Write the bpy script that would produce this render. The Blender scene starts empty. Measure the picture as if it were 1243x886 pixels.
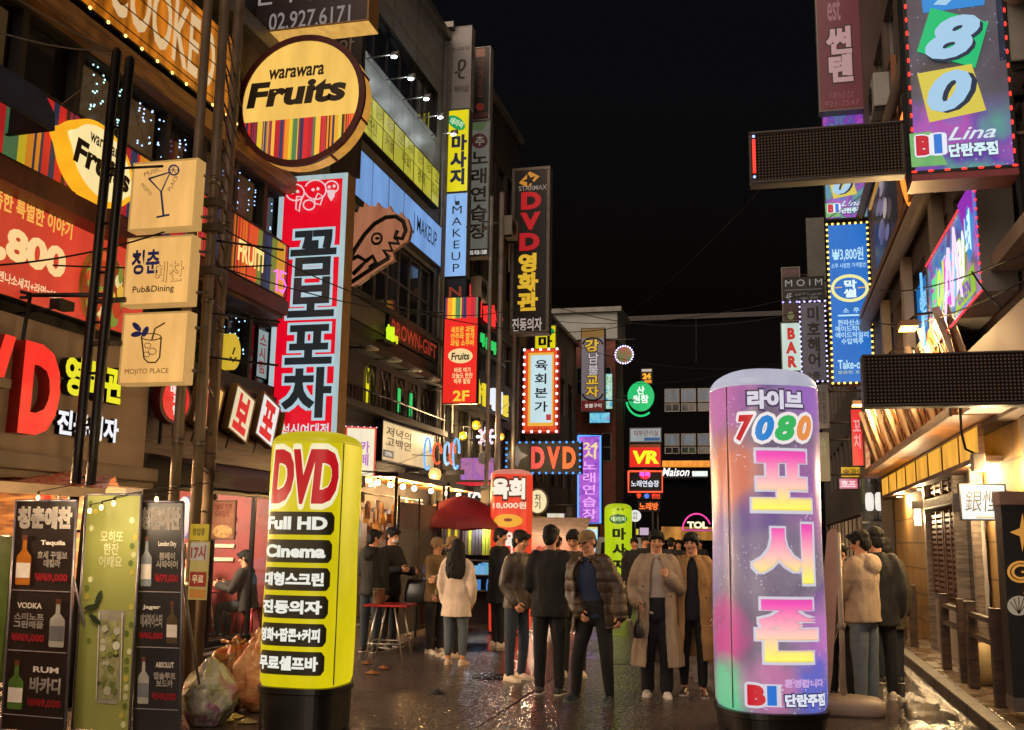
import bpy, bmesh, math, random
import numpy as np
from mathutils import Vector, Matrix, noise as mnoise
random.seed(7)
np.random.seed(7)
sc = bpy.context.scene
COL = sc.collection
# ------------------------------------------------------------------ camera
PW, PH, FPX = 1243.0, 886.0, 1230.0
YAW, PIT, ROL, EYE = math.radians(14.05), math.radians(9.8), math.radians(0.9), 1.62
cf = Vector((-math.sin(YAW) * math.cos(PIT), math.cos(YAW) * math.cos(PIT), math.sin(PIT)))
r0 = Vector((math.cos(YAW), math.sin(YAW), 0))
u0 = r0.cross(cf)
cr = r0 * math.cos(ROL) + u0 * math.sin(ROL)
cu = u0 * math.cos(ROL) - r0 * math.sin(ROL)
cam = bpy.data.cameras.new('street_camera')
cam.sensor_width = 36
cam.lens = 36 * FPX / PW
cam.clip_end = 600
camo = bpy.data.objects.new('street_camera', cam)
COL.objects.link(camo)
camo.matrix_world = Matrix(((cr.x, cu.x, -cf.x, 0), (cr.y, cu.y, -cf.y, 0), (cr.z, cu.z, -cf.z, EYE), (0, 0, 0, 1)))
sc.camera = camo
# ------------------------------------------------------------------ night sky, added warm fill light, exposure
w = bpy.data.worlds.new('World')
sc.world = w
w.use_nodes = True
nt = w.node_tree
bg = nt.nodes['Background']
sky = nt.nodes.new('ShaderNodeTexSky')
sky.sky_type = 'NISHITA'
sky.sun_disc = False
sky.sun_elevation = math.radians(-4)
sky.sun_rotation = math.radians(160)
nt.links.new(sky.outputs[0], bg.inputs[0])
bg.inputs[1].default_value = 0.1
sun = bpy.data.lights.new('night_fill', 'SUN')  # added broad fill from behind the camera, front-lights people and banners
sun.energy = 2.1
sun.angle = math.radians(90)
sun.color = (1.0, .76, .58)
suno = bpy.data.objects.new('night_fill', sun)
COL.objects.link(suno)
suno.rotation_euler = (math.radians(66), 0, math.radians(-20))
sc.view_settings.view_transform = 'Standard'
sc.view_settings.look = 'None'
sc.view_settings.exposure = 1.0
sc.view_settings.gamma = 1
sc.view_settings.use_curve_mapping = False
sc.cycles.use_denoising = True
sc.cycles.max_bounces = 6
sc.cycles.diffuse_bounces = 3
sc.cycles.glossy_bounces = 4
sc.cycles.transmission_bounces = 4
sc.cycles.sample_clamp_indirect = 4
sc.cycles.caustics_reflective = False
sc.cycles.caustics_refractive = False

def ray(px, py):
    return cf + cr * ((px - PW / 2) / FPX) - cu * ((py - PH / 2) / FPX)
def PY(px, py, Y):                        # point seen at a pixel, on the plane y = Y
    d = ray(px, py)
    return d * (Y / d.y) + Vector((0, 0, EYE))
def PX(px, py, X):
    d = ray(px, py)
    return d * (X / d.x) + Vector((0, 0, EYE))
def PG(px, py, z=0.0):                    # ... on the ground
    d = ray(px, py)
    return d * ((z - EYE) / d.z) + Vector((0, 0, EYE))

# ------------------------------------------------------------------ materials
def lin(h):
    h = h.lstrip('#')
    o = []
    for i in (0, 2, 4):
        c = int(h[i:i + 2], 16) / 255
        o.append(c / 12.92 if c <= .04045 else ((c + .055) / 1.055) ** 2.4)
    return (o[0], o[1], o[2], 1)
MC = {}
def newmat(name):
    m = bpy.data.materials.new(name)
    m.use_nodes = True
    return m, m.node_tree, m.node_tree.nodes['Principled BSDF']
def node(t, kind, **kw):
    n = t.nodes.new('ShaderNode' + kind)
    for k, v in kw.items():
        setattr(n, k, v)
    return n
def coords(t, scale=None):
    tc = node(t, 'TexCoord')
    if scale is None:
        return tc.outputs['Object']
    mp = node(t, 'Mapping')
    mp.inputs['Scale'].default_value = scale
    t.links.new(tc.outputs['Object'], mp.inputs[0])
    return mp.outputs[0]
def ramp(t, fac, stops, interp='LINEAR'):
    r = node(t, 'ValToRGB')
    r.color_ramp.interpolation = interp
    e = r.color_ramp.elements
    e[0].position, e[0].color = stops[0]
    e[1].position, e[1].color = stops[-1]
    for p, c in stops[1:-1]:
        x = e.new(p)
        x.color = c
    t.links.new(fac, r.inputs[0])
    return r.outputs[0]
def M(key, col='#808080', rough=.6, metal=0.0, var=.25, vs=5.0, bump=0.0, bs=60.0, spec=.5, stretch=(1, 1, 1)):
    """plain surface: base colour broken up by two scales of noise, with roughness and bump that follow"""
    if key in MC:
        return MC[key]
    m, t, b = newmat(key)
    c = lin(col) if isinstance(col, str) else (*col, 1)
    co = coords(t, stretch)
    n1 = node(t, 'TexNoise')
    n1.inputs['Scale'].default_value = vs
    n1.inputs['Detail'].default_value = 6
    t.links.new(co, n1.inputs[0])
    lo = tuple(x * (1 - var) for x in c[:3]) + (1,)
    hi = tuple(min(1, x * (1 + var)) for x in c[:3]) + (1,)
    t.links.new(ramp(t, n1.outputs[0], [(.3, lo), (.7, hi)]), b.inputs['Base Color'])
    rr = node(t, 'MapRange')
    rr.inputs[3].default_value = max(.02, rough - .12)
    rr.inputs[4].default_value = min(1, rough + .12)
    t.links.new(n1.outputs[0], rr.inputs[0])
    t.links.new(rr.outputs[0], b.inputs['Roughness'])
    b.inputs['Metallic'].default_value = metal
    b.inputs['Specular IOR Level'].default_value = spec
    if bump:
        n2 = node(t, 'TexNoise')
        n2.inputs['Scale'].default_value = bs
        n2.inputs['Detail'].default_value = 4
        t.links.new(co, n2.inputs[0])
        bp = node(t, 'Bump')
        bp.inputs['Strength'].default_value = bump
        bp.inputs['Distance'].default_value = .02
        t.links.new(n2.outputs[0], bp.inputs['Height'])
        t.links.new(bp.outputs[0], b.inputs['Normal'])
    MC[key] = m
    return m
EK = 0.55
def E(col, k=1.0, sample=False, var=0.0, vs=2.0, key=None):
    """backlit sign colour: emits, with the uneven glow of tubes behind acrylic when var is set"""
    kk = key or ('lit', col, k, sample, var)
    if kk in MC:
        return MC[kk]
    m, t, b = newmat('lit_sign_' + str(len(MC)))
    c = lin(col)
    b.inputs['Base Color'].default_value = tuple(x * .15 for x in c[:3]) + (1,)
    b.inputs['Roughness'].default_value = .35
    b.inputs['Emission Color'].default_value = c
    b.inputs['Emission Strength'].default_value = k * EK
    if var:
        n = node(t, 'TexNoise')
        n.inputs['Scale'].default_value = vs
        n.inputs['Detail'].default_value = 3
        t.links.new(coords(t, (2.2, 1, .45)), n.inputs[0])
        rr = node(t, 'MapRange')
        rr.inputs[1].default_value = .3
        rr.inputs[2].default_value = .7
        rr.inputs[3].default_value = k * EK * (1 - var)
        rr.inputs[4].default_value = k * EK * (1 + var)
        t.links.new(n.outputs[0], rr.inputs[0])
        t.links.new(rr.outputs[0], b.inputs['Emission Strength'])
    m.cycles.emission_sampling = 'AUTO' if sample else 'NONE'
    MC[kk] = m
    return m
def F(col, k=1.0, var=.17, vs=2.0):        # lit sign face
    return E(col, k, True, var, vs)
def stripes_mat(key, cols, freq, k, axis=0):
    if key in MC:
        return MC[key]
    m, t, b = newmat(key)
    sp = node(t, 'SeparateXYZ')
    t.links.new(coords(t), sp.inputs[0])
    mu = node(t, 'Math', operation='MULTIPLY')
    mu.inputs[1].default_value = freq
    t.links.new(sp.outputs[axis], mu.inputs[0])
    n1 = node(t, 'TexNoise', noise_dimensions='1D')
    n1.inputs['Scale'].default_value = .8
    t.links.new(mu.outputs[0], n1.inputs['W'])
    ad = node(t, 'Math', operation='MULTIPLY_ADD')
    ad.inputs[1].default_value = 4
    t.links.new(n1.outputs[0], ad.inputs[0])
    t.links.new(mu.outputs[0], ad.inputs[2])
    fl = node(t, 'Math', operation='FLOOR')
    t.links.new(ad.outputs[0], fl.inputs[0])
    n = node(t, 'TexWhiteNoise', noise_dimensions='1D')
    t.links.new(fl.outputs[0], n.inputs['W'])
    o = ramp(t, n.outputs[0], [(i / len(cols), lin(c)) for i, c in enumerate(cols)], 'CONSTANT')
    t.links.new(o, b.inputs['Emission Color'])
    t.links.new(o, b.inputs['Base Color'])
    b.inputs['Emission Strength'].default_value = k * EK
    MC[key] = m
    return m
def led_mat(key, pitch, dot, back, k):
    """switched-off LED matrix: a lattice of dull diodes with a weak glow added"""
    if key in MC:
        return MC[key]
    m, t, b = newmat(key)
    sp = node(t, 'SeparateXYZ')
    t.links.new(coords(t), sp.inputs[0])
    sq = []
    for ax in (0, 2):
        mu = node(t, 'Math', operation='DIVIDE')
        mu.inputs[1].default_value = pitch
        t.links.new(sp.outputs[ax], mu.inputs[0])
        fr = node(t, 'Math', operation='FRACT')
        t.links.new(mu.outputs[0], fr.inputs[0])
        su = node(t, 'Math', operation='SUBTRACT')
        su.inputs[1].default_value = .5
        t.links.new(fr.outputs[0], su.inputs[0])
        pw = node(t, 'Math', operation='POWER')
        pw.inputs[1].default_value = 2
        ab = node(t, 'Math', operation='ABSOLUTE')
        t.links.new(su.outputs[0], ab.inputs[0])
        t.links.new(ab.outputs[0], pw.inputs[0])
        sq.append(pw)
    ad = node(t, 'Math', operation='ADD')
    t.links.new(sq[0].outputs[0], ad.inputs[0])
    t.links.new(sq[1].outputs[0], ad.inputs[1])
    n = node(t, 'TexNoise')
    n.inputs['Scale'].default_value = 1.3
    t.links.new(coords(t), n.inputs[0])
    o = ramp(t, ad.outputs[0], [(.03, lin(dot)), (.11, lin(back))])
    mx = node(t, 'MixRGB', blend_type='MULTIPLY')
    mx.inputs[0].default_value = .8
    t.links.new(o, mx.inputs[1])
    t.links.new(n.outputs[0], mx.inputs[2])
    t.links.new(mx.outputs[0], b.inputs['Base Color'])
    t.links.new(mx.outputs[0], b.inputs['Emission Color'])
    b.inputs['Emission Strength'].default_value = k  # weak glow put into the colour so the switched-off diodes show
    b.inputs['Specular IOR Level'].default_value = .15
    b.inputs['Roughness'].default_value = .7
    m.cycles.emission_sampling = 'NONE'
    MC[key] = m
    return m
def art_mat(key, cols, scale, k, dots=0.0, dotcol='#ffffff', dist=1.5, low=None):
    """printed backlit artwork: cloudy colours with a scatter of bright specks"""
    if key in MC:
        return MC[key]
    m, t, b = newmat(key)
    n = node(t, 'TexNoise')
    n.inputs['Scale'].default_value = scale
    n.inputs['Detail'].default_value = 3
    n.inputs['Distortion'].default_value = dist
    t.links.new(coords(t), n.inputs[0])
    st = [(.26 + .48 * i / (len(cols) - 1), lin(c)) for i, c in enumerate(cols)]
    o = ramp(t, n.outputs[0], st)
    if low:                                # a second set of colours towards the bottom of the print
        o2 = ramp(t, n.outputs[0], [(.26 + .48 * i / (len(low[0]) - 1), lin(c)) for i, c in enumerate(low[0])])
        sp = node(t, 'SeparateXYZ')
        t.links.new(coords(t), sp.inputs[0])
        ml = node(t, 'Math', operation='MULTIPLY_ADD')
        ml.inputs[1].default_value = low[3]
        t.links.new(n.outputs[0], ml.inputs[0])
        t.links.new(sp.outputs[2], ml.inputs[2])
        mr = node(t, 'MapRange')
        mr.inputs[1].default_value = low[1]
        mr.inputs[2].default_value = low[2]
        t.links.new(ml.outputs[0], mr.inputs[0])
        mx = node(t, 'MixRGB')
        t.links.new(mr.outputs[0], mx.inputs[0])
        t.links.new(o2, mx.inputs[1])
        t.links.new(o, mx.inputs[2])
        o = mx.outputs[0]
    if dots:
        v = node(t, 'TexVoronoi')
        v.inputs['Scale'].default_value = dots
        t.links.new(coords(t), v.inputs[0])
        d = ramp(t, v.outputs['Distance'], [(.1, (1, 1, 1, 1)), (.2, (0, 0, 0, 1))])
        n2 = node(t, 'TexNoise')
        n2.inputs['Scale'].default_value = scale * 1.7
        t.links.new(coords(t), n2.inputs[0])
        dm = ramp(t, n2.outputs[0], [(.5, (0, 0, 0, 1)), (.62, (.7, .7, .7, 1))])
        ml = node(t, 'Math', operation='MULTIPLY')
        t.links.new(d, ml.inputs[0])
        t.links.new(dm, ml.inputs[1])
        mx = node(t, 'MixRGB')
        mx.inputs[2].default_value = lin(dotcol)
        t.links.new(ml.outputs[0], mx.inputs[0])
        t.links.new(o, mx.inputs[1])
        o = mx.outputs[0]
    t.links.new(o, b.inputs['Emission Color'])
    b.inputs['Base Color'].default_value = (.1, .1, .1, 1)
    b.inputs['Roughness'].default_value = .35
    b.inputs['Emission Strength'].default_value = k * EK
    MC[key] = m
    return m
def glass_mat(key, tint=(.9, .95, .95), dirt=.15):
    if key in MC:
        return MC[key]
    m, t, b = newmat(key)
    tr = node(t, 'BsdfTransparent')
    tr.inputs[0].default_value = (*tint, 1)
    gl = node(t, 'BsdfGlossy')
    gl.inputs['Roughness'].default_value = .04
    df = node(t, 'BsdfDiffuse')
    df.inputs[0].default_value = (.5, .5, .5, 1)
    fr = node(t, 'Fresnel')
    fr.inputs[0].default_value = 1.5
    m1 = node(t, 'MixShader')
    m2 = node(t, 'MixShader')
    m2.inputs[0].default_value = dirt * .4
    t.links.new(fr.outputs[0], m1.inputs[0])
    t.links.new(tr.outputs[0], m1.inputs[1])
    t.links.new(gl.outputs[0], m1.inputs[2])
    t.links.new(m1.outputs[0], m2.inputs[1])
    t.links.new(df.outputs[0], m2.inputs[2])
    t.links.new(m2.outputs[0], t.nodes['Material Output'].inputs[0])
    MC[key] = m
    return m
def tile_mat(key, c1, c2, mortar, scale, rough=.6, brick=True, w_=.5, h_=.25, axis='x'):
    """bricks / tiles / cladding panels in wall coordinates"""
    if key in MC:
        return MC[key]
    m, t, b = newmat(key)
    sp = node(t, 'SeparateXYZ')
    t.links.new(coords(t), sp.inputs[0])
    cb = node(t, 'CombineXYZ')
    t.links.new(sp.outputs[1 if axis == 'y' else 0], cb.inputs[0])
    t.links.new(sp.outputs[2], cb.inputs[1])
    br = node(t, 'TexBrick')
    br.offset = .5 if brick else 0
    br.inputs['Color1'].default_value = lin(c1)
    br.inputs['Color2'].default_value = lin(c2)
    br.inputs['Mortar'].default_value = lin(mortar)
    br.inputs['Scale'].default_value = scale
    br.inputs['Brick Width'].default_value = w_
    br.inputs['Row Height'].default_value = h_
    br.inputs['Mortar Size'].default_value = .012
    t.links.new(cb.outputs[0], br.inputs[0])
    n = node(t, 'TexNoise')
    n.inputs['Scale'].default_value = 3
    n.inputs['Detail'].default_value = 6
    t.links.new(coords(t), n.inputs[0])
    mx = node(t, 'MixRGB', blend_type='MULTIPLY')
    mx.inputs[0].default_value = .6
    t.links.new(br.outputs[0], mx.inputs[1])
    t.links.new(ramp(t, n.outputs[0], [(.3, (.45, .45, .45, 1)), (.7, (1, 1, 1, 1))]), mx.inputs[2])
    t.links.new(mx.outputs[0], b.inputs['Base Color'])
    b.inputs['Roughness'].default_value = rough
    bp = node(t, 'Bump')
    bp.inputs['Strength'].default_value = .4
    bp.inputs['Distance'].default_value = .01
    bp.invert = True
    t.links.new(br.outputs['Fac'], bp.inputs['Height'])
    t.links.new(bp.outputs[0], b.inputs['Normal'])
    MC[key] = m
    return m
def wood_mat(key, dark, light, scale=(1, 1, 12), rough=.5):
    if key in MC:
        return MC[key]
    m, t, b = newmat(key)
    n = node(t, 'TexNoise')
    n.inputs['Scale'].default_value = 3
    n.inputs['Detail'].default_value = 7
    n.inputs['Distortion'].default_value = .6
    t.links.new(coords(t, scale), n.inputs[0])
    t.links.new(ramp(t, n.outputs[0], [(.35, lin(dark)), (.65, lin(light))]), b.inputs['Base Color'])
    b.inputs['Roughness'].default_value = rough
    bp = node(t, 'Bump')
    bp.inputs['Strength'].default_value = .25
    bp.inputs['Distance'].default_value = .01
    t.links.new(n.outputs[0], bp.inputs['Height'])
    t.links.new(bp.outputs[0], b.inputs['Normal'])
    MC[key] = m
    return m

# ------------------------------------------------------------------ objects
def link(o, parent=None):
    COL.objects.link(o)
    if parent is not None:
        o.parent = parent
    return o
def tag(o, label=None, cat=None, group=None, kind=None):
    if label: o['label'] = label
    if cat: o['category'] = cat
    if group: o['group'] = group
    if kind: o['kind'] = kind
    return o
def thing(name, label, cat, loc=(0, 0, 0), rz=0.0, group=None):
    o = bpy.data.objects.new(name, None)
    o.empty_display_size = .1
    COL.objects.link(o)
    o.location = loc
    o.rotation_euler = (0, 0, rz)
    return tag(o, label, cat, group)
def copy_tree(o, parent=None):
    c = o.copy()
    COL.objects.link(c)
    c.parent = parent
    for ch in o.children:
        copy_tree(ch, c)
    return c
def frame_from(d):
    d = Vector(d).normalized()
    a = Vector((0, 0, 1)) if abs(d.z) < .9 else Vector((1, 0, 0))
    x = d.cross(a).normalized()
    return x, d.cross(x).normalized()
TXT = {}
FCU = bpy.data.curves.new('lettering', 'FONT')
FOB = bpy.data.objects.new('lettering', FCU)
def txt(body, bold=0.0, shear=0.0, line=1.0, align='CENTER', res=3, space=1.0):
    k = (body, bold, shear, line, align, res, space)
    if k not in TXT:
        c = FCU
        c.body = body
        c.offset = bold
        c.shear = shear
        c.space_line = line
        c.space_character = space
        c.align_x = align
        c.resolution_u = res
        me = bpy.data.meshes.new_from_object(FOB)
        v = np.zeros(len(me.vertices) * 3)
        me.vertices.foreach_get('co', v)
        fs = [tuple(p.vertices) for p in me.polygons]
        TXT[k] = (v.reshape(-1, 3)[:, :2].copy(), fs)
        bpy.data.meshes.remove(me)
    return TXT[k]
class MB:
    def __init__(s):
        s.v, s.f, s.m, s.mats, s.sm = [], [], [], [], []
    def mi(s, mat):
        if mat not in s.mats:
            s.mats.append(mat)
        return s.mats.index(mat)
    def add(s, vs, fs, mat, smooth=False, T=None):
        n = len(s.v)
        if T is not None:
            vs = [T @ Vector(p) for p in vs]
        s.v += [tuple(p) for p in vs]
        i = s.mi(mat)
        for f in fs:
            s.f.append(tuple(n + q for q in f))
            s.m.append(i)
            s.sm.append(smooth)
        return s
    def box(s, c, d, mat, T=None):
        x, y, z = (q / 2 for q in d)
        vs = [(c[0] + a * x, c[1] + b * y, c[2] + e * z) for a in (-1, 1) for b in (-1, 1) for e in (-1, 1)]
        return s.add(vs, [(0, 1, 3, 2), (4, 6, 7, 5), (0, 4, 5, 1), (2, 3, 7, 6), (0, 2, 6, 4), (1, 5, 7, 3)], mat, False, T)
    def bx(s, a, b, mat, T=None):
        return s.box([(a[i] + b[i]) / 2 for i in range(3)], [abs(b[i] - a[i]) for i in range(3)], mat, T)
    def loft(s, rings, mat, smooth=True, cap=True, T=None, closed=True):
        n = len(rings[0])
        vs = [p for r in rings for p in r]
        fs = []
        for i in range(len(rings) - 1):
            for j in range(n if closed else n - 1):
                k = (j + 1) % n
                fs.append((i * n + j, i * n + k, (i + 1) * n + k, (i + 1) * n + j))
        if cap:
            fs.append(tuple(range(n - 1, -1, -1)))
            fs.append(tuple((len(rings) - 1) * n + j for j in range(n)))
        return s.add(vs, fs, mat, smooth, T)
    def tube(s, pts, r, mat, n=8, cap=True):
        pts = [Vector(p) for p in pts]
        rs = r if isinstance(r, (list, tuple)) else [r] * len(pts)
        rings = []
        x = None
        for i, p in enumerate(pts):
            d = (pts[min(i + 1, len(pts) - 1)] - pts[max(i - 1, 0)]).normalized()
            if x is None:
                x, y = frame_from(d)
            else:
                x = (x - d * x.dot(d)).normalized()
                y = d.cross(x)
            rings.append([p + x * (rs[i] * math.cos(a)) + y * (rs[i] * math.sin(a)) for a in [2 * math.pi * j / n for j in range(n)]])
        return s.loft(rings, mat, True, cap)
    def limb(s, pts, rs, mat, n=12):
        """tube with rounded ends"""
        pts = [Vector(p) for p in pts]
        d0 = (pts[0] - pts[1]).normalized()
        d1 = (pts[-1] - pts[-2]).normalized()
        P = [pts[0] + d0 * rs[0] * .95, pts[0] + d0 * rs[0] * .7] + pts + [pts[-1] + d1 * rs[-1] * .7, pts[-1] + d1 * rs[-1] * .95]
        R = [rs[0] * .3, rs[0] * .72] + list(rs) + [rs[-1] * .72, rs[-1] * .3]
        return s.tube(P, R, mat, n)
    def ell(s, c, r, mat, nu=12, nv=8, T=None):
        rings = []
        for i in range(1, nv):
            a = math.pi * i / nv
            rings.append([(c[0] + r[0] * math.sin(a) * math.cos(2 * math.pi * j / nu), c[1] + r[1] * math.sin(a) * math.sin(2 * math.pi * j / nu), c[2] - r[2] * math.cos(a)) for j in range(nu)])
        return s.loft(rings, mat, True, True, T)
    def lathe(s, prof, mat, n=32, T=None, cap=True, c=(0, 0)):
        rings = [[(c[0] + r * math.cos(2 * math.pi * j / n), c[1] + r * math.sin(2 * math.pi * j / n), z) for j in range(n)] for r, z in prof]
        return s.loft(rings, mat, True, cap, T)
    def poly(s, pts, mat, T=None):
        return s.add(pts, [tuple(range(len(pts)))], mat, False, T)
    def prism(s, pts2, y0, y1, mat, mside=None):
        """outline in the x-z plane, extruded from y0 (front) to y1"""
        n = len(pts2)
        vs = [(p[0], y0, p[1]) for p in pts2] + [(p[0], y1, p[1]) for p in pts2]
        s.add(vs, [tuple(range(n)), tuple(range(2 * n - 1, n - 1, -1))], mat)
        return s.add(vs, [(j, n + j, n + (j + 1) % n, (j + 1) % n) for j in range(n)], mside or mat)
    def text(s, body, x0, x1, z0, z1, y, mat, bold=.02, shear=0, line=1.0, outline=None, ext=0.0, warp=None, align='CENTER', space=1.0, step=.03, sidemat=None, keep=False, rot=0.0):
        cap = .03 if any(ord(q) > 0x2000 for q in body) else .05
        fat = max(0.0, bold - cap)             # past this the glyph outlines fold over: thicken by shifted copies instead
        bold = min(bold, cap)
        v, fs = txt(body, bold, shear, line, align, 3, space)
        if len(v) == 0:
            return s
        mn, mx = v.min(0), v.max(0)
        sx, sz = (x1 - x0) / max(1e-6, mx[0] - mn[0]), (z1 - z0) / max(1e-6, mx[1] - mn[1])
        if keep:
            sx = sz = min(sx, sz)
        cx, cz = (x0 + x1) / 2, (z0 + z1) / 2
        mid = (mn + mx) / 2
        lay = []
        def fatten(e, yy, mm):
            for i in range(8 if e else 0):
                lay.append((v + e * np.array(((1, 0), (1, 1), (0, 1), (-1, 1), (-1, 0), (-1, -1), (0, -1), (1, -1))[i]) * (1 if i % 2 == 0 or ord(body[0]) > 0x2000 else .7), fs, yy + .00015 * (i + 1), mm))
            lay.append((v, fs, yy, mm))
        if outline:
            fatten(fat + outline[1], y + .0, outline[0])
            fatten(fat, y - .004, mat)
        else:
            fatten(fat, y, mat)
        ca, sa = math.cos(rot), math.sin(rot)
        for vv, ff, yy, mm in lay:
            q = (vv - mid) * (sx, sz)
            px = cx + q[:, 0] * ca - q[:, 1] * sa
            pz = cz + q[:, 0] * sa + q[:, 1] * ca
            P = [(a, yy, b) for a, b in zip(px, pz)]
            if warp:
                bm = bmesh.new()
                bv = [bm.verts.new(p) for p in P]
                for f in ff:
                    try: bm.faces.new([bv[i] for i in f])
                    except ValueError: pass
                a = px.min() + step
                while a < px.max():
                    bmesh.ops.bisect_plane(bm, geom=bm.verts[:] + bm.edges[:] + bm.faces[:], plane_co=(a, 0, 0), plane_no=(1, 0, 0))
                    a += step
                bm.verts.index_update()
                P = [warp(p.co.x, p.co.y, p.co.z) for p in bm.verts]
                ff = [tuple(q.index for q in f.verts) for f in bm.faces]
                bm.free()
            if ext:
                n = len(P)
                Q = [(p[0], p[1] - ext, p[2]) for p in P]
                ed = {}
                for f in ff:
                    for i in range(len(f)):
                        e = (f[i], f[(i + 1) % len(f)])
                        if (e[1], e[0]) in ed: del ed[(e[1], e[0])]
                        else: ed[e] = 1
                s.add(Q, ff, mm)
                s.add(P + Q, [(a, b, n + b, n + a) for a, b in ed], sidemat or mm)
            else:
                s.add(P, ff, mm)
        return s
    def mesh(s, name):
        me = bpy.data.meshes.new(name)
        me.from_pydata(s.v, [], s.f)
        for m in s.mats:
            me.materials.append(m)
        me.polygons.foreach_set('material_index', s.m)
        me.polygons.foreach_set('use_smooth', s.sm)
        me.update()
        return me
    def build(s, name, parent=None, bevel=0.0, loc=None):
        if not s.v:
            return None
        o = bpy.data.objects.new(name, s.mesh(name))
        link(o, parent)
        if loc is not None:
            o.location = loc
        if bevel:
            b = o.modifiers.new('bevel', 'BEVEL')
            b.width = bevel
            b.segments = 2
            b.limit_method = 'ANGLE'
        return o
LK = 7.5
def lamp(parent, loc, energy, col=(1, .75, .45), size=.05, kind='POINT', rot=None, spot=None):
    l = bpy.data.lights.new('lamp_light', kind)
    l.energy = energy * LK
    l.color = col
    if kind == 'POINT': l.shadow_soft_size = size
    if kind == 'SPOT':
        l.shadow_soft_size = size
        l.spot_size = spot or 1.6
        l.spot_blend = .6
    o = bpy.data.objects.new('lamp_light', l)
    link(o, parent)
    o.location = loc
    if rot: o.rotation_euler = rot
    return o

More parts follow.
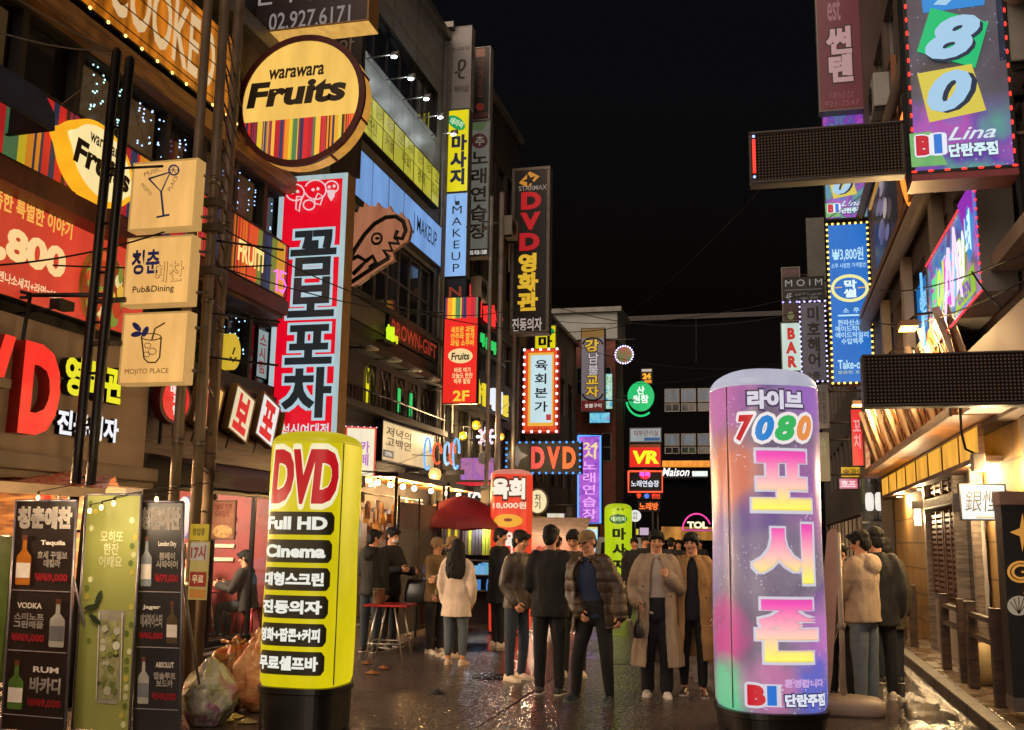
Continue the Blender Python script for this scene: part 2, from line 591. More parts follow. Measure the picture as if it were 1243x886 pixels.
# ------------------------------------------------------------------ signs
POLE = lambda: M('grey_steel', '#5b5148', .45, .6, .25, 8)
BLACKM = lambda: M('black_metal', '#121113', .4, .4, .3, 6)
class Sign:
    """a sign with a case, a face, lettering and its bracket.  plane 'Y': faces the viewer down the street and is placed by
    photo pixels at its real distance; plane 'X-'/'X+': lies on the left / right facade and is given in metres."""
    def __init__(s, name, label, cat, box, at, t=.18, plane='Y', group=None, wall=None, case=None, yaw=0.0):
        s.at, s.plane, s.t = at, plane, t
        if plane == 'Y':
            x0, y0, x1, y1 = box
            xm, ym = (x0 + x1) / 2, (y0 + y1) / 2
            a, b = PY(x0, ym, at), PY(x1, ym, at)
            tp, bt = PY(xm, y0, at), PY(xm, y1, at)
            s.w, s.h = b.x - a.x, tp.z - bt.z
            s.o = Vector(((a.x + b.x) / 2, at + t / 2, bt.z))
            rz = yaw
        else:
            y0, y1, z0, z1 = box
            s.w, s.h = y1 - y0, z1 - z0
            sg = -1 if plane == 'X-' else 1
            s.o = Vector((at + sg * t / 2, (y0 + y1) / 2, z0))
            rz = math.pi / 2 if plane == 'X-' else -math.pi / 2
        s.root = thing(name, label, cat, s.o, rz, group)
        s.case, s.face, s.let, s.bul, s.brk, s.emb = MB(), MB(), MB(), MB(), MB(), MB()
        s.yf = -t / 2
        s.lay = 0
        if wall is not None:
            sd = 1 if wall > s.o.x else -1
            for q in (.14, .86):
                s.brk.tube([(sd * s.w * .45, 0, s.h * q), (wall - s.o.x, 0, s.h * q)], .025, POLE(), 8)
    def L(s, p):
        """photo pixel or fraction (from the top left) -> local x, z"""
        if s.plane == 'Y':
            q = PY(p[0], p[1], s.at)
            return q.x - s.o.x, q.z - s.o.z
        return (p[0] - .5) * s.w, (1 - p[1]) * s.h
    def body(s, mat, face=None, rim=.03, back=True, rc=None):
        """case with a raised rim and the face sheet inside it"""
        w, h, t = s.w, s.h, s.t
        s.case.bx((-w / 2, -t / 2 + .012, 0), (w / 2, t / 2, h), mat)
        if rim:
            rm = rc or mat
            for a, b in (((-w / 2, 0), (w / 2, rim)), ((-w / 2, h - rim), (w / 2, h)), ((-w / 2, rim), (-w / 2 + rim, h - rim)), ((w / 2 - rim, rim), (w / 2, h - rim))):
                s.case.bx((a[0], -t / 2 - .012, a[1]), (b[0], -t / 2 + .012, b[1]), rm)
        if face:
            r = rim
            s.face.bx((-w / 2 + r, -t / 2, r), (w / 2 - r, -t / 2 + .011, h - r), face)
        return s
    def y(s):
        s.lay += 1
        return s.yf - .004 * s.lay
    def rc(s, box):
        if s.plane == 'Y':
            x0, y0, x1, y1 = box
            xm, ym = (x0 + x1) / 2, (y0 + y1) / 2
            return s.L((x0, ym))[0], s.L((x1, ym))[0], s.L((xm, y1))[1], s.L((xm, y0))[1]
        a, b = s.L((box[0], box[1])), s.L((box[2], box[3]))
        return a[0], b[0], b[1], a[1]
    def T(s, body, box, mat, **kw):
        x0, x1, z0, z1 = s.rc(box)
        if kw.get('outline'):
            s.lay += 1
        s.let.text(body, x0, x1, z0, z1, s.y() + (.004 if kw.get('outline') else 0), mat, **kw)
        return s
    def R(s, box, mat, round_=0.0):
        x0, x1, z0, z1 = s.rc(box)
        y = s.y()
        if round_:
            r = round_ * min(x1 - x0, z1 - z0)
            pts = []
            for cx, cz, a0 in ((x1 - r, z0 + r, -90), (x1 - r, z1 - r, 0), (x0 + r, z1 - r, 90), (x0 + r, z0 + r, 180)):
                for i in range(6):
                    a = math.radians(a0 + 18 * i)
                    pts.append((cx + r * math.cos(a), y, cz + r * math.sin(a)))
            s.emb.poly(pts, mat)
        else:
            s.emb.poly([(x0, y, z0), (x1, y, z0), (x1, y, z1), (x0, y, z1)], mat)
        return s
    def G(s, pts, mat):                    # filled outline
        y = s.y()
        s.emb.poly([(q[0], y, q[1]) for q in map(s.L, pts)], mat)
        return s
    def D(s, c, rx, rz, mat, n=28, a0=0, a1=360, rot=0):   # ellipse given by local radii in pixels / fractions
        y = s.y()
        pts = []
        for i in range(n):
            a = math.radians(a0 + (a1 - a0) * i / (n if a1 - a0 == 360 else n - 1))
            dx, dz = rx * math.cos(a), rz * math.sin(a)
            cr_, sr_ = math.cos(rot), math.sin(rot)
            q = s.L((c[0] + dx * cr_ + dz * sr_, c[1] + dx * sr_ - dz * cr_))
            pts.append((q[0], y, q[1]))
        s.emb.poly(pts, mat)
        return s
    def N(s, pts, r, mat, n=6, off=.02, close=False):      # drawn line / neon tube
        s.lay += 1
        q = [Vector((a, s.yf - .004 * s.lay - off, b)) for a, b in map(s.L, pts)]
        if close: q.append(q[0])
        s.emb.tube(q, r, mat, n)
        return s
    def arc(s, c, rx, rz, a0=0, a1=360, n=28):
        return [(c[0] + rx * math.cos(math.radians(a0 + (a1 - a0) * i / n)), c[1] - rz * math.sin(math.radians(a0 + (a1 - a0) * i / n))) for i in range(n + 1)]
    def B(s, mat, sp, r, inset=.0, sides='tblr', long_=1.0):
        """bulbs round the edge"""
        w, h = s.w - 2 * inset, s.h - 2 * inset
        pts = []
        nx, nz = max(1, round(w / sp)), max(1, round(h / sp))
        if 't' in sides: pts += [(-w / 2 + w * i / nx, s.h - inset, 0) for i in range(nx + 1)]
        if 'b' in sides: pts += [(-w / 2 + w * i / nx, inset, 0) for i in range(nx + 1)]
        if 'l' in sides: pts += [(-w / 2, inset + h * i / nz, 1) for i in range(1, nz)]
        if 'r' in sides: pts += [(w / 2, inset + h * i / nz, 1) for i in range(1, nz)]
        for x, z, v in pts:
            s.bul.ell((x, s.yf - .014, z), (r * (1 if v else long_), r, r * (long_ if v else 1)), mat, 8, 6)
        return s
    def done(s, caseb=0.0, names=None):
        nm = dict(case='case', face='face', let='lettering', bul='bulb_border', brk='bracket', emb='artwork')
        nm.update(names or {})
        s.case.build(nm['case'], s.root, caseb)
        for k in ('face', 'emb', 'let', 'bul', 'brk'):
            getattr(s, k).build(nm[k], s.root)
        return s.root

# ================================================================== the ground
def wet_asphalt():
    m, t, b = newmat('wet_asphalt')
    co = coords(t)
    n = node(t, 'TexNoise'); n.inputs['Scale'].default_value = .55; n.inputs['Detail'].default_value = 7; n.inputs['Roughness'].default_value = .62
    f = node(t, 'TexNoise'); f.inputs['Scale'].default_value = 11; f.inputs['Detail'].default_value = 8; f.inputs['Roughness'].default_value = .7
    g = node(t, 'TexVoronoi'); g.inputs['Scale'].default_value = 26
    for q in (n, f, g): t.links.new(co, q.inputs[0])
    t.links.new(ramp(t, f.outputs[0], [(.3, (.022, .017, .016, 1)), (.7, (.10, .078, .07, 1))]), b.inputs['Base Color'])
    wet = ramp(t, n.outputs[0], [(.5, (0, 0, 0, 1)), (.66, (1, 1, 1, 1))])     # 1 = standing water film
    r = node(t, 'MapRange'); r.inputs[3].default_value = .22; r.inputs[4].default_value = .09
    t.links.new(wet, r.inputs[0]); t.links.new(r.outputs[0], b.inputs['Roughness'])
    h_ = node(t, 'TexNoise'); h_.inputs['Scale'].default_value = 5.5; h_.inputs['Detail'].default_value = 3; t.links.new(co, h_.inputs[0])
    br = node(t, 'TexBrick'); br.inputs['Scale'].default_value = 1; br.inputs['Brick Width'].default_value = .21; br.inputs['Row Height'].default_value = .11; br.inputs['Mortar Size'].default_value = .012; br.inputs['Mortar Smooth'].default_value = .6
    mp = node(t, 'Mapping'); mp.inputs['Rotation'].default_value = (0, 0, .785); t.links.new(co, mp.inputs[0]); t.links.new(mp.outputs[0], br.inputs[0])
    a0 = node(t, 'Math', operation='MULTIPLY_ADD'); a0.inputs[1].default_value = -.55
    t.links.new(br.outputs['Fac'], a0.inputs[0]); t.links.new(g.outputs['Distance'], a0.inputs[2])
    ad = node(t, 'Math', operation='MULTIPLY_ADD'); ad.inputs[1].default_value = 1.2
    t.links.new(h_.outputs[0], ad.inputs[0]); t.links.new(a0.outputs[0], ad.inputs[2])
    s = node(t, 'MapRange'); s.inputs[3].default_value = .3; s.inputs[4].default_value = .08
    t.links.new(wet, s.inputs[0])
    bp = node(t, 'Bump'); bp.inputs['Distance'].default_value = .035
    t.links.new(s.outputs[0], bp.inputs['Strength']); t.links.new(ad.outputs[0], bp.inputs['Height'])
    t.links.new(bp.outputs[0], b.inputs['Normal'])
    b.inputs['Specular IOR Level'].default_value = .85
    return m
ASPH = wet_asphalt()
PATCH = ASPH.copy(); PATCH.name = 'newer_asphalt'
for n_ in PATCH.node_tree.nodes:
    if n_.type == 'VALTORGB' and n_.color_ramp.elements[1].color[0] < .5:
        for e_ in n_.color_ramp.elements: e_.color = tuple(q * .55 for q in e_.color[:3]) + (1,)
m = MB()
m.poly([(-260, -120, 0), (260, -120, 0), (260, 400, 0), (-260, 400, 0)], ASPH)
tag(m.build('ground'), kind='structure')
PAVE = tile_mat('paving', '#6b5a45', '#57493a', '#241d17', 1.0, .32, True, .3, .3)
def pave_mat():
    m, t, b = newmat('wet_paving')
    br = node(t, 'TexBrick'); br.inputs['Scale'].default_value = 1; br.inputs['Brick Width'].default_value = .4; br.inputs['Row Height'].default_value = .4
    br.inputs['Color1'].default_value = (.13, .09, .06, 1); br.inputs['Color2'].default_value = (.09, .065, .045, 1); br.inputs['Mortar'].default_value = (.02, .015, .012, 1)
    br.inputs['Mortar Size'].default_value = .01
    t.links.new(coords(t), br.inputs[0]); t.links.new(br.outputs[0], b.inputs['Base Color'])
    n = node(t, 'TexNoise'); n.inputs['Scale'].default_value = 4; n.inputs['Detail'].default_value = 5
    t.links.new(coords(t), n.inputs[0])
    r = node(t, 'MapRange'); r.inputs[1].default_value = .35; r.inputs[2].default_value = .65; r.inputs[3].default_value = .12; r.inputs[4].default_value = .5
    t.links.new(n.outputs[0], r.inputs[0]); t.links.new(r.outputs[0], b.inputs['Roughness'])
    return m
PAVE = pave_mat()
KERB = M('kerb_stone', '#332a22', .6, 0, .3, 7, .3, 40)
m = MB()
m.bx((2.0, -10, -.05), (4.2, 42, .12), PAVE)
tag(m.build('pavement', None, .01), kind='structure')
m = MB()
for i in range(52):
    m.bx((1.84, -10 + i, -.05), (1.995, -10 + i + .985, .125), KERB)
tag(m.build('kerb', None, .012), kind='structure')
m = MB()
m.bx((-12.5, -10, -.05), (-7.3, 60, .045), M('step_concrete', '#4c443c', .4, 0, .3, 4, .2, 30))
tag(m.build('pavement', None, .01), kind='structure')
# gutter channel with puddle along the kerb, worn patches
WATER = M('puddle_water', (.010, .008, .007), .14, 0, .1, 2, .12, 9, .9)
for cx, cy, rx, ry, a in ((1.5, 13.6, .2, 1.3, 0), (1.5, 11.2, .22, .7, 0), (-4.6, 15.3, .9, .7, 0), (-.6, 13.3, .4, 1.2, .1)):
    m = MB()
    pts = []
    for i in range(72):
        th = 2 * math.pi * i / 72
        k = 1 + .5 * mnoise.noise((math.cos(th) * 1.6 + cx, math.sin(th) * 1.6 + cy, 3)) + .3 * mnoise.noise((math.cos(th) * 5 + cx, math.sin(th) * 5 + cy, 1))
        x, y = rx * k * math.cos(th), ry * k * math.sin(th)
        pts.append((cx + x * math.cos(a) - y * math.sin(a), cy + x * math.sin(a) + y * math.cos(a), .004))
    m.poly(pts, WATER)
    tag(m.build('puddle'), kind='structure')

# ================================================================== building helpers
UL = lambda u, z, d, X=-7.5: (X - d, u, z)
UR = lambda u, z, d, X=2.3: (X + d, u, z)
def facade(mb, U, u0, u1, z0, z1, holes, mat, depth=.2, rmat=None):
    us = sorted({u0, u1} | {min(max(h[i], u0), u1) for h in holes for i in (0, 1)})
    zs = sorted({z0, z1} | {min(max(h[i], z0), z1) for h in holes for i in (2, 3)})
    for a, b in zip(us, us[1:]):
        for c, d in zip(zs, zs[1:]):
            mu, mz = (a + b) / 2, (c + d) / 2
            if any(h[0] < mu < h[1] and h[2] < mz < h[3] for h in holes):
                continue
            mb.poly([U(a, c, 0), U(b, c, 0), U(b, d, 0), U(a, d, 0)], mat)
    for a, b, c, d in holes:
        for p, q in (((a, c), (b, c)), ((b, c), (b, d)), ((b, d), (a, d)), ((a, d), (a, c))):
            mb.poly([U(*p, 0), U(*q, 0), U(*q, depth), U(*p, depth)], rmat or mat)
def ubox(mb, U, u0, u1, z0, z1, d0, d1, mat):
    mb.bx(U(u0, z0, d0), U(u1, z1, d1), mat)
def window(parent, U, h, nx, nz, fm, pm, d=.14, bar=.04, sill=None):
    a, b, c, e = h
    f = MB()
    for x in [a + (b - a) * i / nx for i in range(nx + 1)]:
        x = min(max(x, a + bar / 2), b - bar / 2)
        ubox(f, U, x - bar / 2, x + bar / 2, c, e, d - .03, d + .03, fm)
    for z in [c + (e - c) * i / nz for i in range(nz + 1)]:
        z = min(max(z, c + bar / 2), e - bar / 2)
        ubox(f, U, a, b, z - bar / 2, z + bar / 2, d - .026, d + .026, fm)
    o = f.build('window', parent)
    p = MB()
    p.poly([U(a, c, d), U(b, c, d), U(b, e, d), U(a, e, d)], pm)
    p.build('pane', o)
    if sill:
        q = MB()
        ubox(q, U, a - .06, b + .06, c - .06, c - .001, -.07, d - .03, sill)
        q.build('sill', o)
    return o
DGLASS = M('dark_window_glass', (.012, .014, .018), .06, 0, .3, .8, 0, 1, .8)
WGLASS = E('#3a2a18', .8, False, .5, .9, key='warm_dim_glass')
FRAME = M('window_frame_dark', '#1d1a1a', .4, .5)
FRAMEL = M('window_frame_grey', '#6c6a66', .4, .4)
CONC = M('old_concrete', '#6b635a', .8, 0, .3, 1.6, .3, 25)
TANW = M('tan_render', '#7d6850', .75, 0, .25, 1.4, .25, 30)
BROWNW = wood_mat('brown_boards', '#2c1b0f', '#5a3c22', (1, .6, 9))
DARKW = M('dark_facade', '#2b2723', .7, 0, .35, 1.2, .25, 20)
GREYP = tile_mat('grey_cladding', '#8c8f8b', '#7e827f', '#3c3e3d', 1, .45, False, 1.5, .85, 'y')
BRICK = tile_mat('red_brick', '#9a4a32', '#803c2a', '#5a5048', 1, .8, True, .22, .075, 'x')
ROOFM = M('roof_felt', '#2a2a2c', .9)
TRIM = M('stone_trim', '#8d7d68', .6, 0, .2, 2, .2, 25)

# ------------------------------------------------------------------ A: the near left building (eateries)
A = thing('shop_building', 'brown multi-storey eatery building nearest on the left with a timber sign band', 'building', (-9.5, 4, 0))
def inv(mb_builder, name, root, bevel=0):
    """build in world coordinates under a root that stands elsewhere"""
    o = mb_builder.build(name, root, bevel)
    if o is not None:
        o.matrix_parent_inverse = Matrix.Identity(4)
        o.location = root.matrix_basis.to_translation() * -1 if root.rotation_euler.z == 0 else o.location
    return o
class At:
    """root placed at its base; meshes written in world metres are shifted into it"""
    def __init__(s, root): s.r, s.l = root, Vector(root.location)
    def U(s, f): return lambda u, z, d: tuple(Vector(f(u, z, d)) - s.l)
    def __call__(s, p): return tuple(Vector(p) - s.l)
a = At(A)
U = a.U(UL)
wl = MB()
ha = [(11.95, 15.45, .08, 2.28), (4.5, 11.2, .08, 2.2)]
h2 = [(10.9 + i * .93, 10.9 + i * .93 + .85, 3.95, 4.92) for i in range(4)]
h3 = [(2.2 + i * .9, 2.2 + i * .9 + .8, 6.35, 7.1) for i in range(14)]
facade(wl, U, -10, 15.6, 0, 12, ha + h2 + h3, DARKW, .25)
wl.poly([a((-7.5, 15.6, 0)), a((-12, 15.6, 0)), a((-12, 15.6, 12)), a((-7.5, 15.6, 12))], CONC)
wl.poly([a((-7.5, -10, 0)), a((-12, -10, 0)), a((-12, -10, 12)), a((-7.5, -10, 12))], CONC)
wl.build('wall', A)
r = MB(); r.bx(a((-12, -10, 12)), a((-7.4, 15.6, 12.25)), ROOFM); r.build('roof', A)
for i, h in enumerate(h3): window(A, U, h, 1, 1, FRAME, WGLASS if i % 3 != 1 else DGLASS, .16)  # dim glow in these panes stands in for brownish reflections
for h in h2: window(A, U, h, 2, 2, FRAME, DGLASS, .16)
# boards, fascias and beams on the facade
t_ = MB()
ubox(t_, U, 10.75, 14.9, 2.62, 3.78, -.05, -.001, BROWNW)
t_.build('board_panel', A)
t_ = MB()
ubox(t_, U, 7.0, 14.0, 4.98, 5.2, -.42, -.0, M('rust_fascia', '#5b2417', .5, 0, .3, 3))
ubox(t_, U, 11.0, 14.0, 4.93, 4.979, -.34, -.0, BROWNW)
t_.build('eave', A)
t_ = MB()
ubox(t_, U, -6, 14.9, 7.14, 7.40, -.20, -.001, wood_mat('tan_beam', '#6a4a2a', '#a87b48', (1, .5, 6)))
ubox(t_, U, -6, 14.9, 7.401, 7.46, -.10, -.001, FRAME)
t_.build('beam', A)
t_ = MB()
ubox(t_, U, 12.7, 15.6, 7.5, 9.0, -.06, -.001, CONC)
ubox(t_, U, -6, 15.6, 9.0, 9.25, -.3, -.001, FRAMEL)
ubox(t_, U, -6, 15.6, 10.6, 10.8, -.2, -.001, FRAMEL)
t_.build('cornice', A)
# beige backing board of the film-room letters, with a stone ledge under it
t_ = MB()
ubox(t_, U, 5.5, 10.95, 2.42, 3.8, -.14, -.001, M('beige_board', '#a08a74', .6, 0, .15, 1.5))
t_.build('sign_backing', A)
t_ = MB()
ubox(t_, U, 5.0, 10.95, 2.24, 2.40, -.36, -.001, TRIM)
ubox(t_, U, 5.0, 10.95, 2.16, 2.239, -.30, -.001, TRIM)
ubox(t_, U, 7.6, 8.3, 2.41, 3.0, -.30, -.145, TRIM)
ubox(t_, U, 7.55, 8.35, 3.0, 3.1, -.36, -.145, TRIM)
t_.build('ledge', A, .015)
# open shop front with a warm interior behind the banners
sh = MB()
WARMW = wood_mat('warm_panelling', '#3b2415', '#7a5530', (1, 1, 6))
sh.poly([a((-10, 4.5, .05)), a((-10, 11.2, .05)), a((-10, 11.2, 2.3)), a((-10, 4.5, 2.3))], WARMW)
sh.poly([a((-10, 11.2, .05)), a((-7.75, 11.2, .05)), a((-7.75, 11.2, 2.3)), a((-10, 11.2, 2.3))], WARMW)
sh.poly([a((-10, 4.5, .05)), a((-7.75, 4.5, .05)), a((-7.75, 4.5, 2.3)), a((-10, 4.5, 2.3))], WARMW)
sh.poly([a((-10, 4.5, 2.21)), a((-7.75, 4.5, 2.21)), a((-7.75, 11.2, 2.21)), a((-10, 11.2, 2.21))], WARMW)
for z in (.9, 1.35, 1.8): sh.bx(a((-9.95, 5, z)), a((-9.6, 11, z + .03)), WARMW)
sh.build('shop_interior', A)
# dining room behind the glass
ro = MB()
REDW = M('red_wall', '#6e1d16', .6, 0, .5, 1.3)
FLO = M('dining_floor', '#5b4a38', .3, 0, .3, 3)
y0, y1 = 11.8, 15.55
ro.poly([a((-11.4, y0, .05)), a((-11.4, y1, .05)), a((-11.4, y1, 2.5)), a((-11.4, y0, 2.5))], REDW)
ro.poly([a((-11.4, y1, .05)), a((-7.75, y1, .05)), a((-7.75, y1, 2.5)), a((-11.4, y1, 2.5))], REDW)
ro.poly([a((-11.4, y0, .05)), a((-7.75, y0, .05)), a((-7.75, y0, 2.5)), a((-11.4, y0, 2.5))], REDW)
ro.poly([a((-11.4, y0, 2.45)), a((-7.75, y0, 2.45)), a((-7.75, y1, 2.45)), a((-11.4, y1, 2.45))], M('ceiling_dark', '#4a4038', .8))
ro.poly([a((-11.4, y0, .05)), a((-7.75, y0, .05)), a((-7.75, y1, .05)), a((-11.4, y1, .05))], FLO)
for i in range(4):
    z = 1.2 + i * .22
    ro.bx(a((-9.6, 15.51, z)), a((-8.6, 15.54, z + .06)), M('menu_strip', '#b8a890', .6))
ro.build('dining_room', A)
gl = MB()
for x in [11.95 + 3.5 * i / 3 for i in range(4)]:
    x = min(max(x, 11.98), 15.42)
    ubox(gl, U, x - .03, x + .03, .08, 2.28, .09, .15, FRAME)
ubox(gl, U, 11.95, 15.45, .08, .16, .092, .148, FRAME)
ubox(gl, U, 11.95, 15.45, 2.2, 2.28, .092, .148, FRAME)
g = gl.build('window', A)
p = MB(); p.poly([U(11.95, .08, .12), U(15.45, .08, .12), U(15.45, 2.28, .12), U(11.95, 2.28, .12)], glass_mat('shop_glass')); p.build('pane', g)
# fabric awning over the dining room
aw = MB()
AWN = M('plum_awning', '#4a3442', .6, 0, .3, 4, .2, 20)
aw.add([U(11.3, 2.62, 0), U(15.6, 2.62, 0), U(15.6, 2.36, -1.15), U(11.3, 2.36, -1.15), U(11.3, 2.18, -1.15), U(15.6, 2.18, -1.15)], [(0, 1, 2, 3), (3, 2, 5, 4)], AWN)
aw.build('awning', A)
tb = thing('tube_lamp', 'long fluorescent tube glowing on the dining room ceiling', 'lamp', (-9.4, 13.4, 2.36))
m = MB(); m.tube([(-.9, -1.2, 0), (.3, 1.3, 0)], .022, E('#fff0d0', 6, True)); m.build('tube', tb)
m = MB(); m.bx((-.35, -.05, .03), (-.2, .05, .09), FRAMEL); m.build('holder', tb)
lamp(tb, (0, 0, -.12), 60, (1, .78, .55), .2)
for i, (x, yy, z, rr) in enumerate(((-8.3, 9.2, 1.95, .10), (-8.3, 10.4, 2.0, .10), (-8.7, 7.4, 2.0, .1))):
    pl = thing('pendant_lamp', ['red pendant lamp hanging in the shop front just right of the black poles', 'red pendant lamp hanging deepest right behind the green drink banner', 'small red pendant lamp hanging behind the far left banner'][i], 'lamp', (x, yy, z), 0, 'pendant lamps in the open shop front')
    m = MB(); m.lathe([(.02, .16), (rr, .02), (rr, -.06)], E('#d8341e', 1.2), 16, None, False); m.build('lamp_shade', pl)
    m = MB(); m.tube([(0, 0, .15), (0, 0, .25)], .006, BLACKM(), 6); m.build('cord', pl)
    lamp(pl, (0, 0, -.1), 22, (1, .6, .3), .05)

# ------------------------------------------------------------------ B: grey clad building with the lit bands
B_ = thing('shop_building', 'grey clad building with dark glass bands and arched windows behind the spiky cut-out sign', 'building', (-9.5, 19, 0))
a = At(B_); U = a.U(UL)
wl = MB()
hb = [(15.9, 22.1, 11.2, 12.35), (16.0, 22.2, 6.3, 7.85), (15.9, 22.2, .1, 2.2)]
arch = []
for i in range(5):
    y = 18.15 + i * .84
    arch.append((y, y + .62, 4.2, 5.0))
facade(wl, U, 15.62, 22.65, 0, 5.6, [(15.9, 22.2, .1, 2.2)] + arch, M('black_gothic_wall', '#221f22', .6, 0, .3, 2, .3, 20), .2)
facade(wl, U, 15.62, 22.65, 5.6, 14.0, hb[:2], GREYP, .2, FRAME)
wl.poly([a((-7.5, 22.65, 0)), a((-12, 22.65, 0)), a((-12, 22.65, 14)), a((-7.5, 22.65, 14))], CONC)
wl.poly([a((-7.5, 15.62, 0)), a((-12, 15.62, 0)), a((-12, 15.62, 14)), a((-7.5, 15.62, 14))], CONC)
wl.build('wall', B_)
m = MB(); m.bx(a((-12, 15.6, 14.0)), a((-7.36, 22.68, 14.16)), FRAMEL); m.build('roof', B_)
window(B_, U, hb[0], 8, 1, FRAME, DGLASS, .12)
window(B_, U, hb[1], 9, 2, FRAMEL, DGLASS, .12)
window(B_, U, hb[2], 6, 1, FRAME, E('#4a3018', .9, False, .6, 1.2, key='warm_bar_glass'), .15)
for i, h in enumerate(arch):
    # pointed arch tracery in front of the pane
    o = window(B_, U, h, 2, 1, FRAMEL, E('#d8cf20', 1.0, True, .25, 5) if i == 0 else DGLASS, .12, .05)
    f = MB()
    for s_ in (0, 1):
        y_ = h[0] + s_ * .31
        pts = [U(y_, 4.62, .04), U(y_ + .03, 4.8, .04), U(y_ + .155, 4.98, .04), U(y_ + .28, 4.8, .04), U(y_ + .31, 4.62, .04)]
        f.tube(pts, .022, FRAMEL, 6)
    f.build('tracery', o)
for k, (y_, z_) in enumerate(((20.0, 4.25), (20.75, 4.25))):
    m = MB(); m.bx(U(y_, z_, -.01), U(y_ + .12, z_ + .5, -.04), E('#1fae5a', 1.1, True)); o = m.build('green_neon_strip', B_)
m = MB()
ubox(m, U, 15.62, 22.65, 5.14, 5.3, -.25, -.001, DARKW); ubox(m, U, 15.62, 22.65, 5.3, 5.62, -.12, -.001, DARKW)
ubox(m, U, 15.62, 22.65, 6.14, 6.24, -.18, -.001, DARKW); ubox(m, U, 15.62, 22.65, 3.98, 4.1, -.3, -.001, DARKW)
m.build('cornice', B_)
m = MB()
ubox(m, U, 16.6, 18.95, 5.68, 6.12, -.08, -.001, M('grey_notice_board', '#57534f', .6, 0, .3, 5))
m.build('notice_panel', B_)
m = MB()
for i in range(40):
    y_ = 15.8 + i * .17
    m.tube([U(y_, 4.1, -.24), U(y_, 4.36, -.24)], .012, BLACKM(), 5)
m.tube([U(15.7, 4.37, -.24), U(22.6, 4.37, -.24)], .02, BLACKM(), 6)
m.build('railing', B_)
m = MB(); m.tube([U(22.35, .1, -.09), U(22.35, 13.8, -.09)], .06, FRAMEL, 10); m.tube([U(22.58, 4, -.09), U(22.58, 13.8, -.09)], .05, CONC, 10); m.build('drainpipe', B_)
# lit cladding strip under the glass with its five spotlights
for i in range(5):
    y_ = 17.7 + i * 1.0
    o = thing('spotlight', ['spotlight nearest the round fruit sign', 'second', 'third', 'fourth', 'spotlight farthest from the round fruit sign'][i] + ('' if i in (0, 4) else ' spotlight from the round fruit sign') + ' on the grey cladding', 'spotlight', (-7.5, y_, 11.1), 0, 'spotlights washing the grey cladding')
    m = MB(); m.tube([(0, 0, 0), (.55, 0, .03)], .014, FRAMEL, 6); m.build('arm', o)
    m = MB(); m.loft([[(.55 + d, .06 * math.cos(q * .785) * k, .03 + .06 * math.sin(q * .785) * k) for q in range(8)] for d, k in ((-.05, .8), (.1, 1))], FRAMEL); m.build('housing', o)
    m = MB(); m.ell((.55, 0, -.03), (.07, .05, .03), E('#f4fbff', 5), 8, 6); m.build('lens', o)
    lamp(o, (.5, 0, -.08), .5, (.85, .95, 1), .05)
# downlights over the arches
for i in range(4):
    y_ = 17.4 + i * 1.25
    o = thing('wall_lamp', ['first', 'second', 'third', 'fourth'][i] + ' dim saucer lamp over the arched windows counting from the red and white sign', 'lamp', (-7.5, y_, 5.1), 0, 'saucer lamps over the arches')
    m = MB(); m.tube([(0, 0, .03), (.4, 0, .03)], .012, FRAME, 6); m.build('arm', o)
    m = MB(); m.lathe([(.02, .07), (.16, .0), (.15, -.02)], M('lamp_enamel', '#8d8880', .4), 16, Matrix.Translation((.42, 0, 0))); m.build('lamp_shade', o)

# ------------------------------------------------------------------ C, D: dark buildings further on the left
C_ = thing('shop_building', 'dark five-storey building behind the tall karaoke sign on the left', 'building', (-9.5, 27, 0))
a = At(C_); U = a.U(UL)
wl = MB()
hc = [(23.3 + i * 1.15, 24.2 + i * 1.15, z, z + 1.3) for z in (3.6, 6.2, 8.8, 11.4) for i in range(6)]
facade(wl, U, 22.7, 30.6, 0, 14.4, hc + [(23.2, 30.2, .1, 2.3)], DARKW, .2)
for y_ in (22.7, 30.6): wl.poly([a((-7.5, y_, 0)), a((-12, y_, 0)), a((-12, y_, 14.4)), a((-7.5, y_, 14.4))], DARKW)
wl.build('wall', C_)
m = MB(); m.bx(a((-12, 22.7, 14.4)), a((-7.35, 30.6, 14.55)), FRAMEL); m.build('roof', C_)
for i, h in enumerate(hc): window(C_, U, h, 2, 1, FRAME, WGLASS if i in (1, 4, 9) else DGLASS, .12)
window(C_, U, (23.2, 30.2, .1, 2.3), 6, 1, FRAME, E('#5a3515', 1.0, False, .6, .8, key='bar_glass_two'), .15)
D_ = thing('shop_building', 'dark low building behind the white raw-meat sign on the left', 'building', (-9.5, 36, 0))
a = At(D_); U = a.U(UL)
wl = MB()
hd = [(31.2 + i * 1.6, 32.3 + i * 1.6, z, z + 1.4) for z in (3.6, 6.4) for i in range(6)]
facade(wl, U, 30.62, 41, 0, 9.6, hd + [(31, 40.6, .1, 2.5)], CONC, .2)
for y_ in (30.62, 41): wl.poly([a((-7.5, y_, 0)), a((-12, y_, 0)), a((-12, y_, 9.6)), a((-7.5, y_, 9.6))], CONC)
wl.build('wall', D_)
m = MB(); m.bx(a((-12, 30.6, 9.6)), a((-7.35, 41, 9.75)), FRAMEL); m.build('roof', D_)
for i, h in enumerate(hd): window(D_, U, h, 2, 1, FRAME, WGLASS if i % 5 == 2 else DGLASS, .12)
window(D_, U, (31, 40.6, .1, 2.5), 6, 1, FRAME, E('#6a4420', 1.0, False, .6, .6, key='bar_glass_three'), .15)
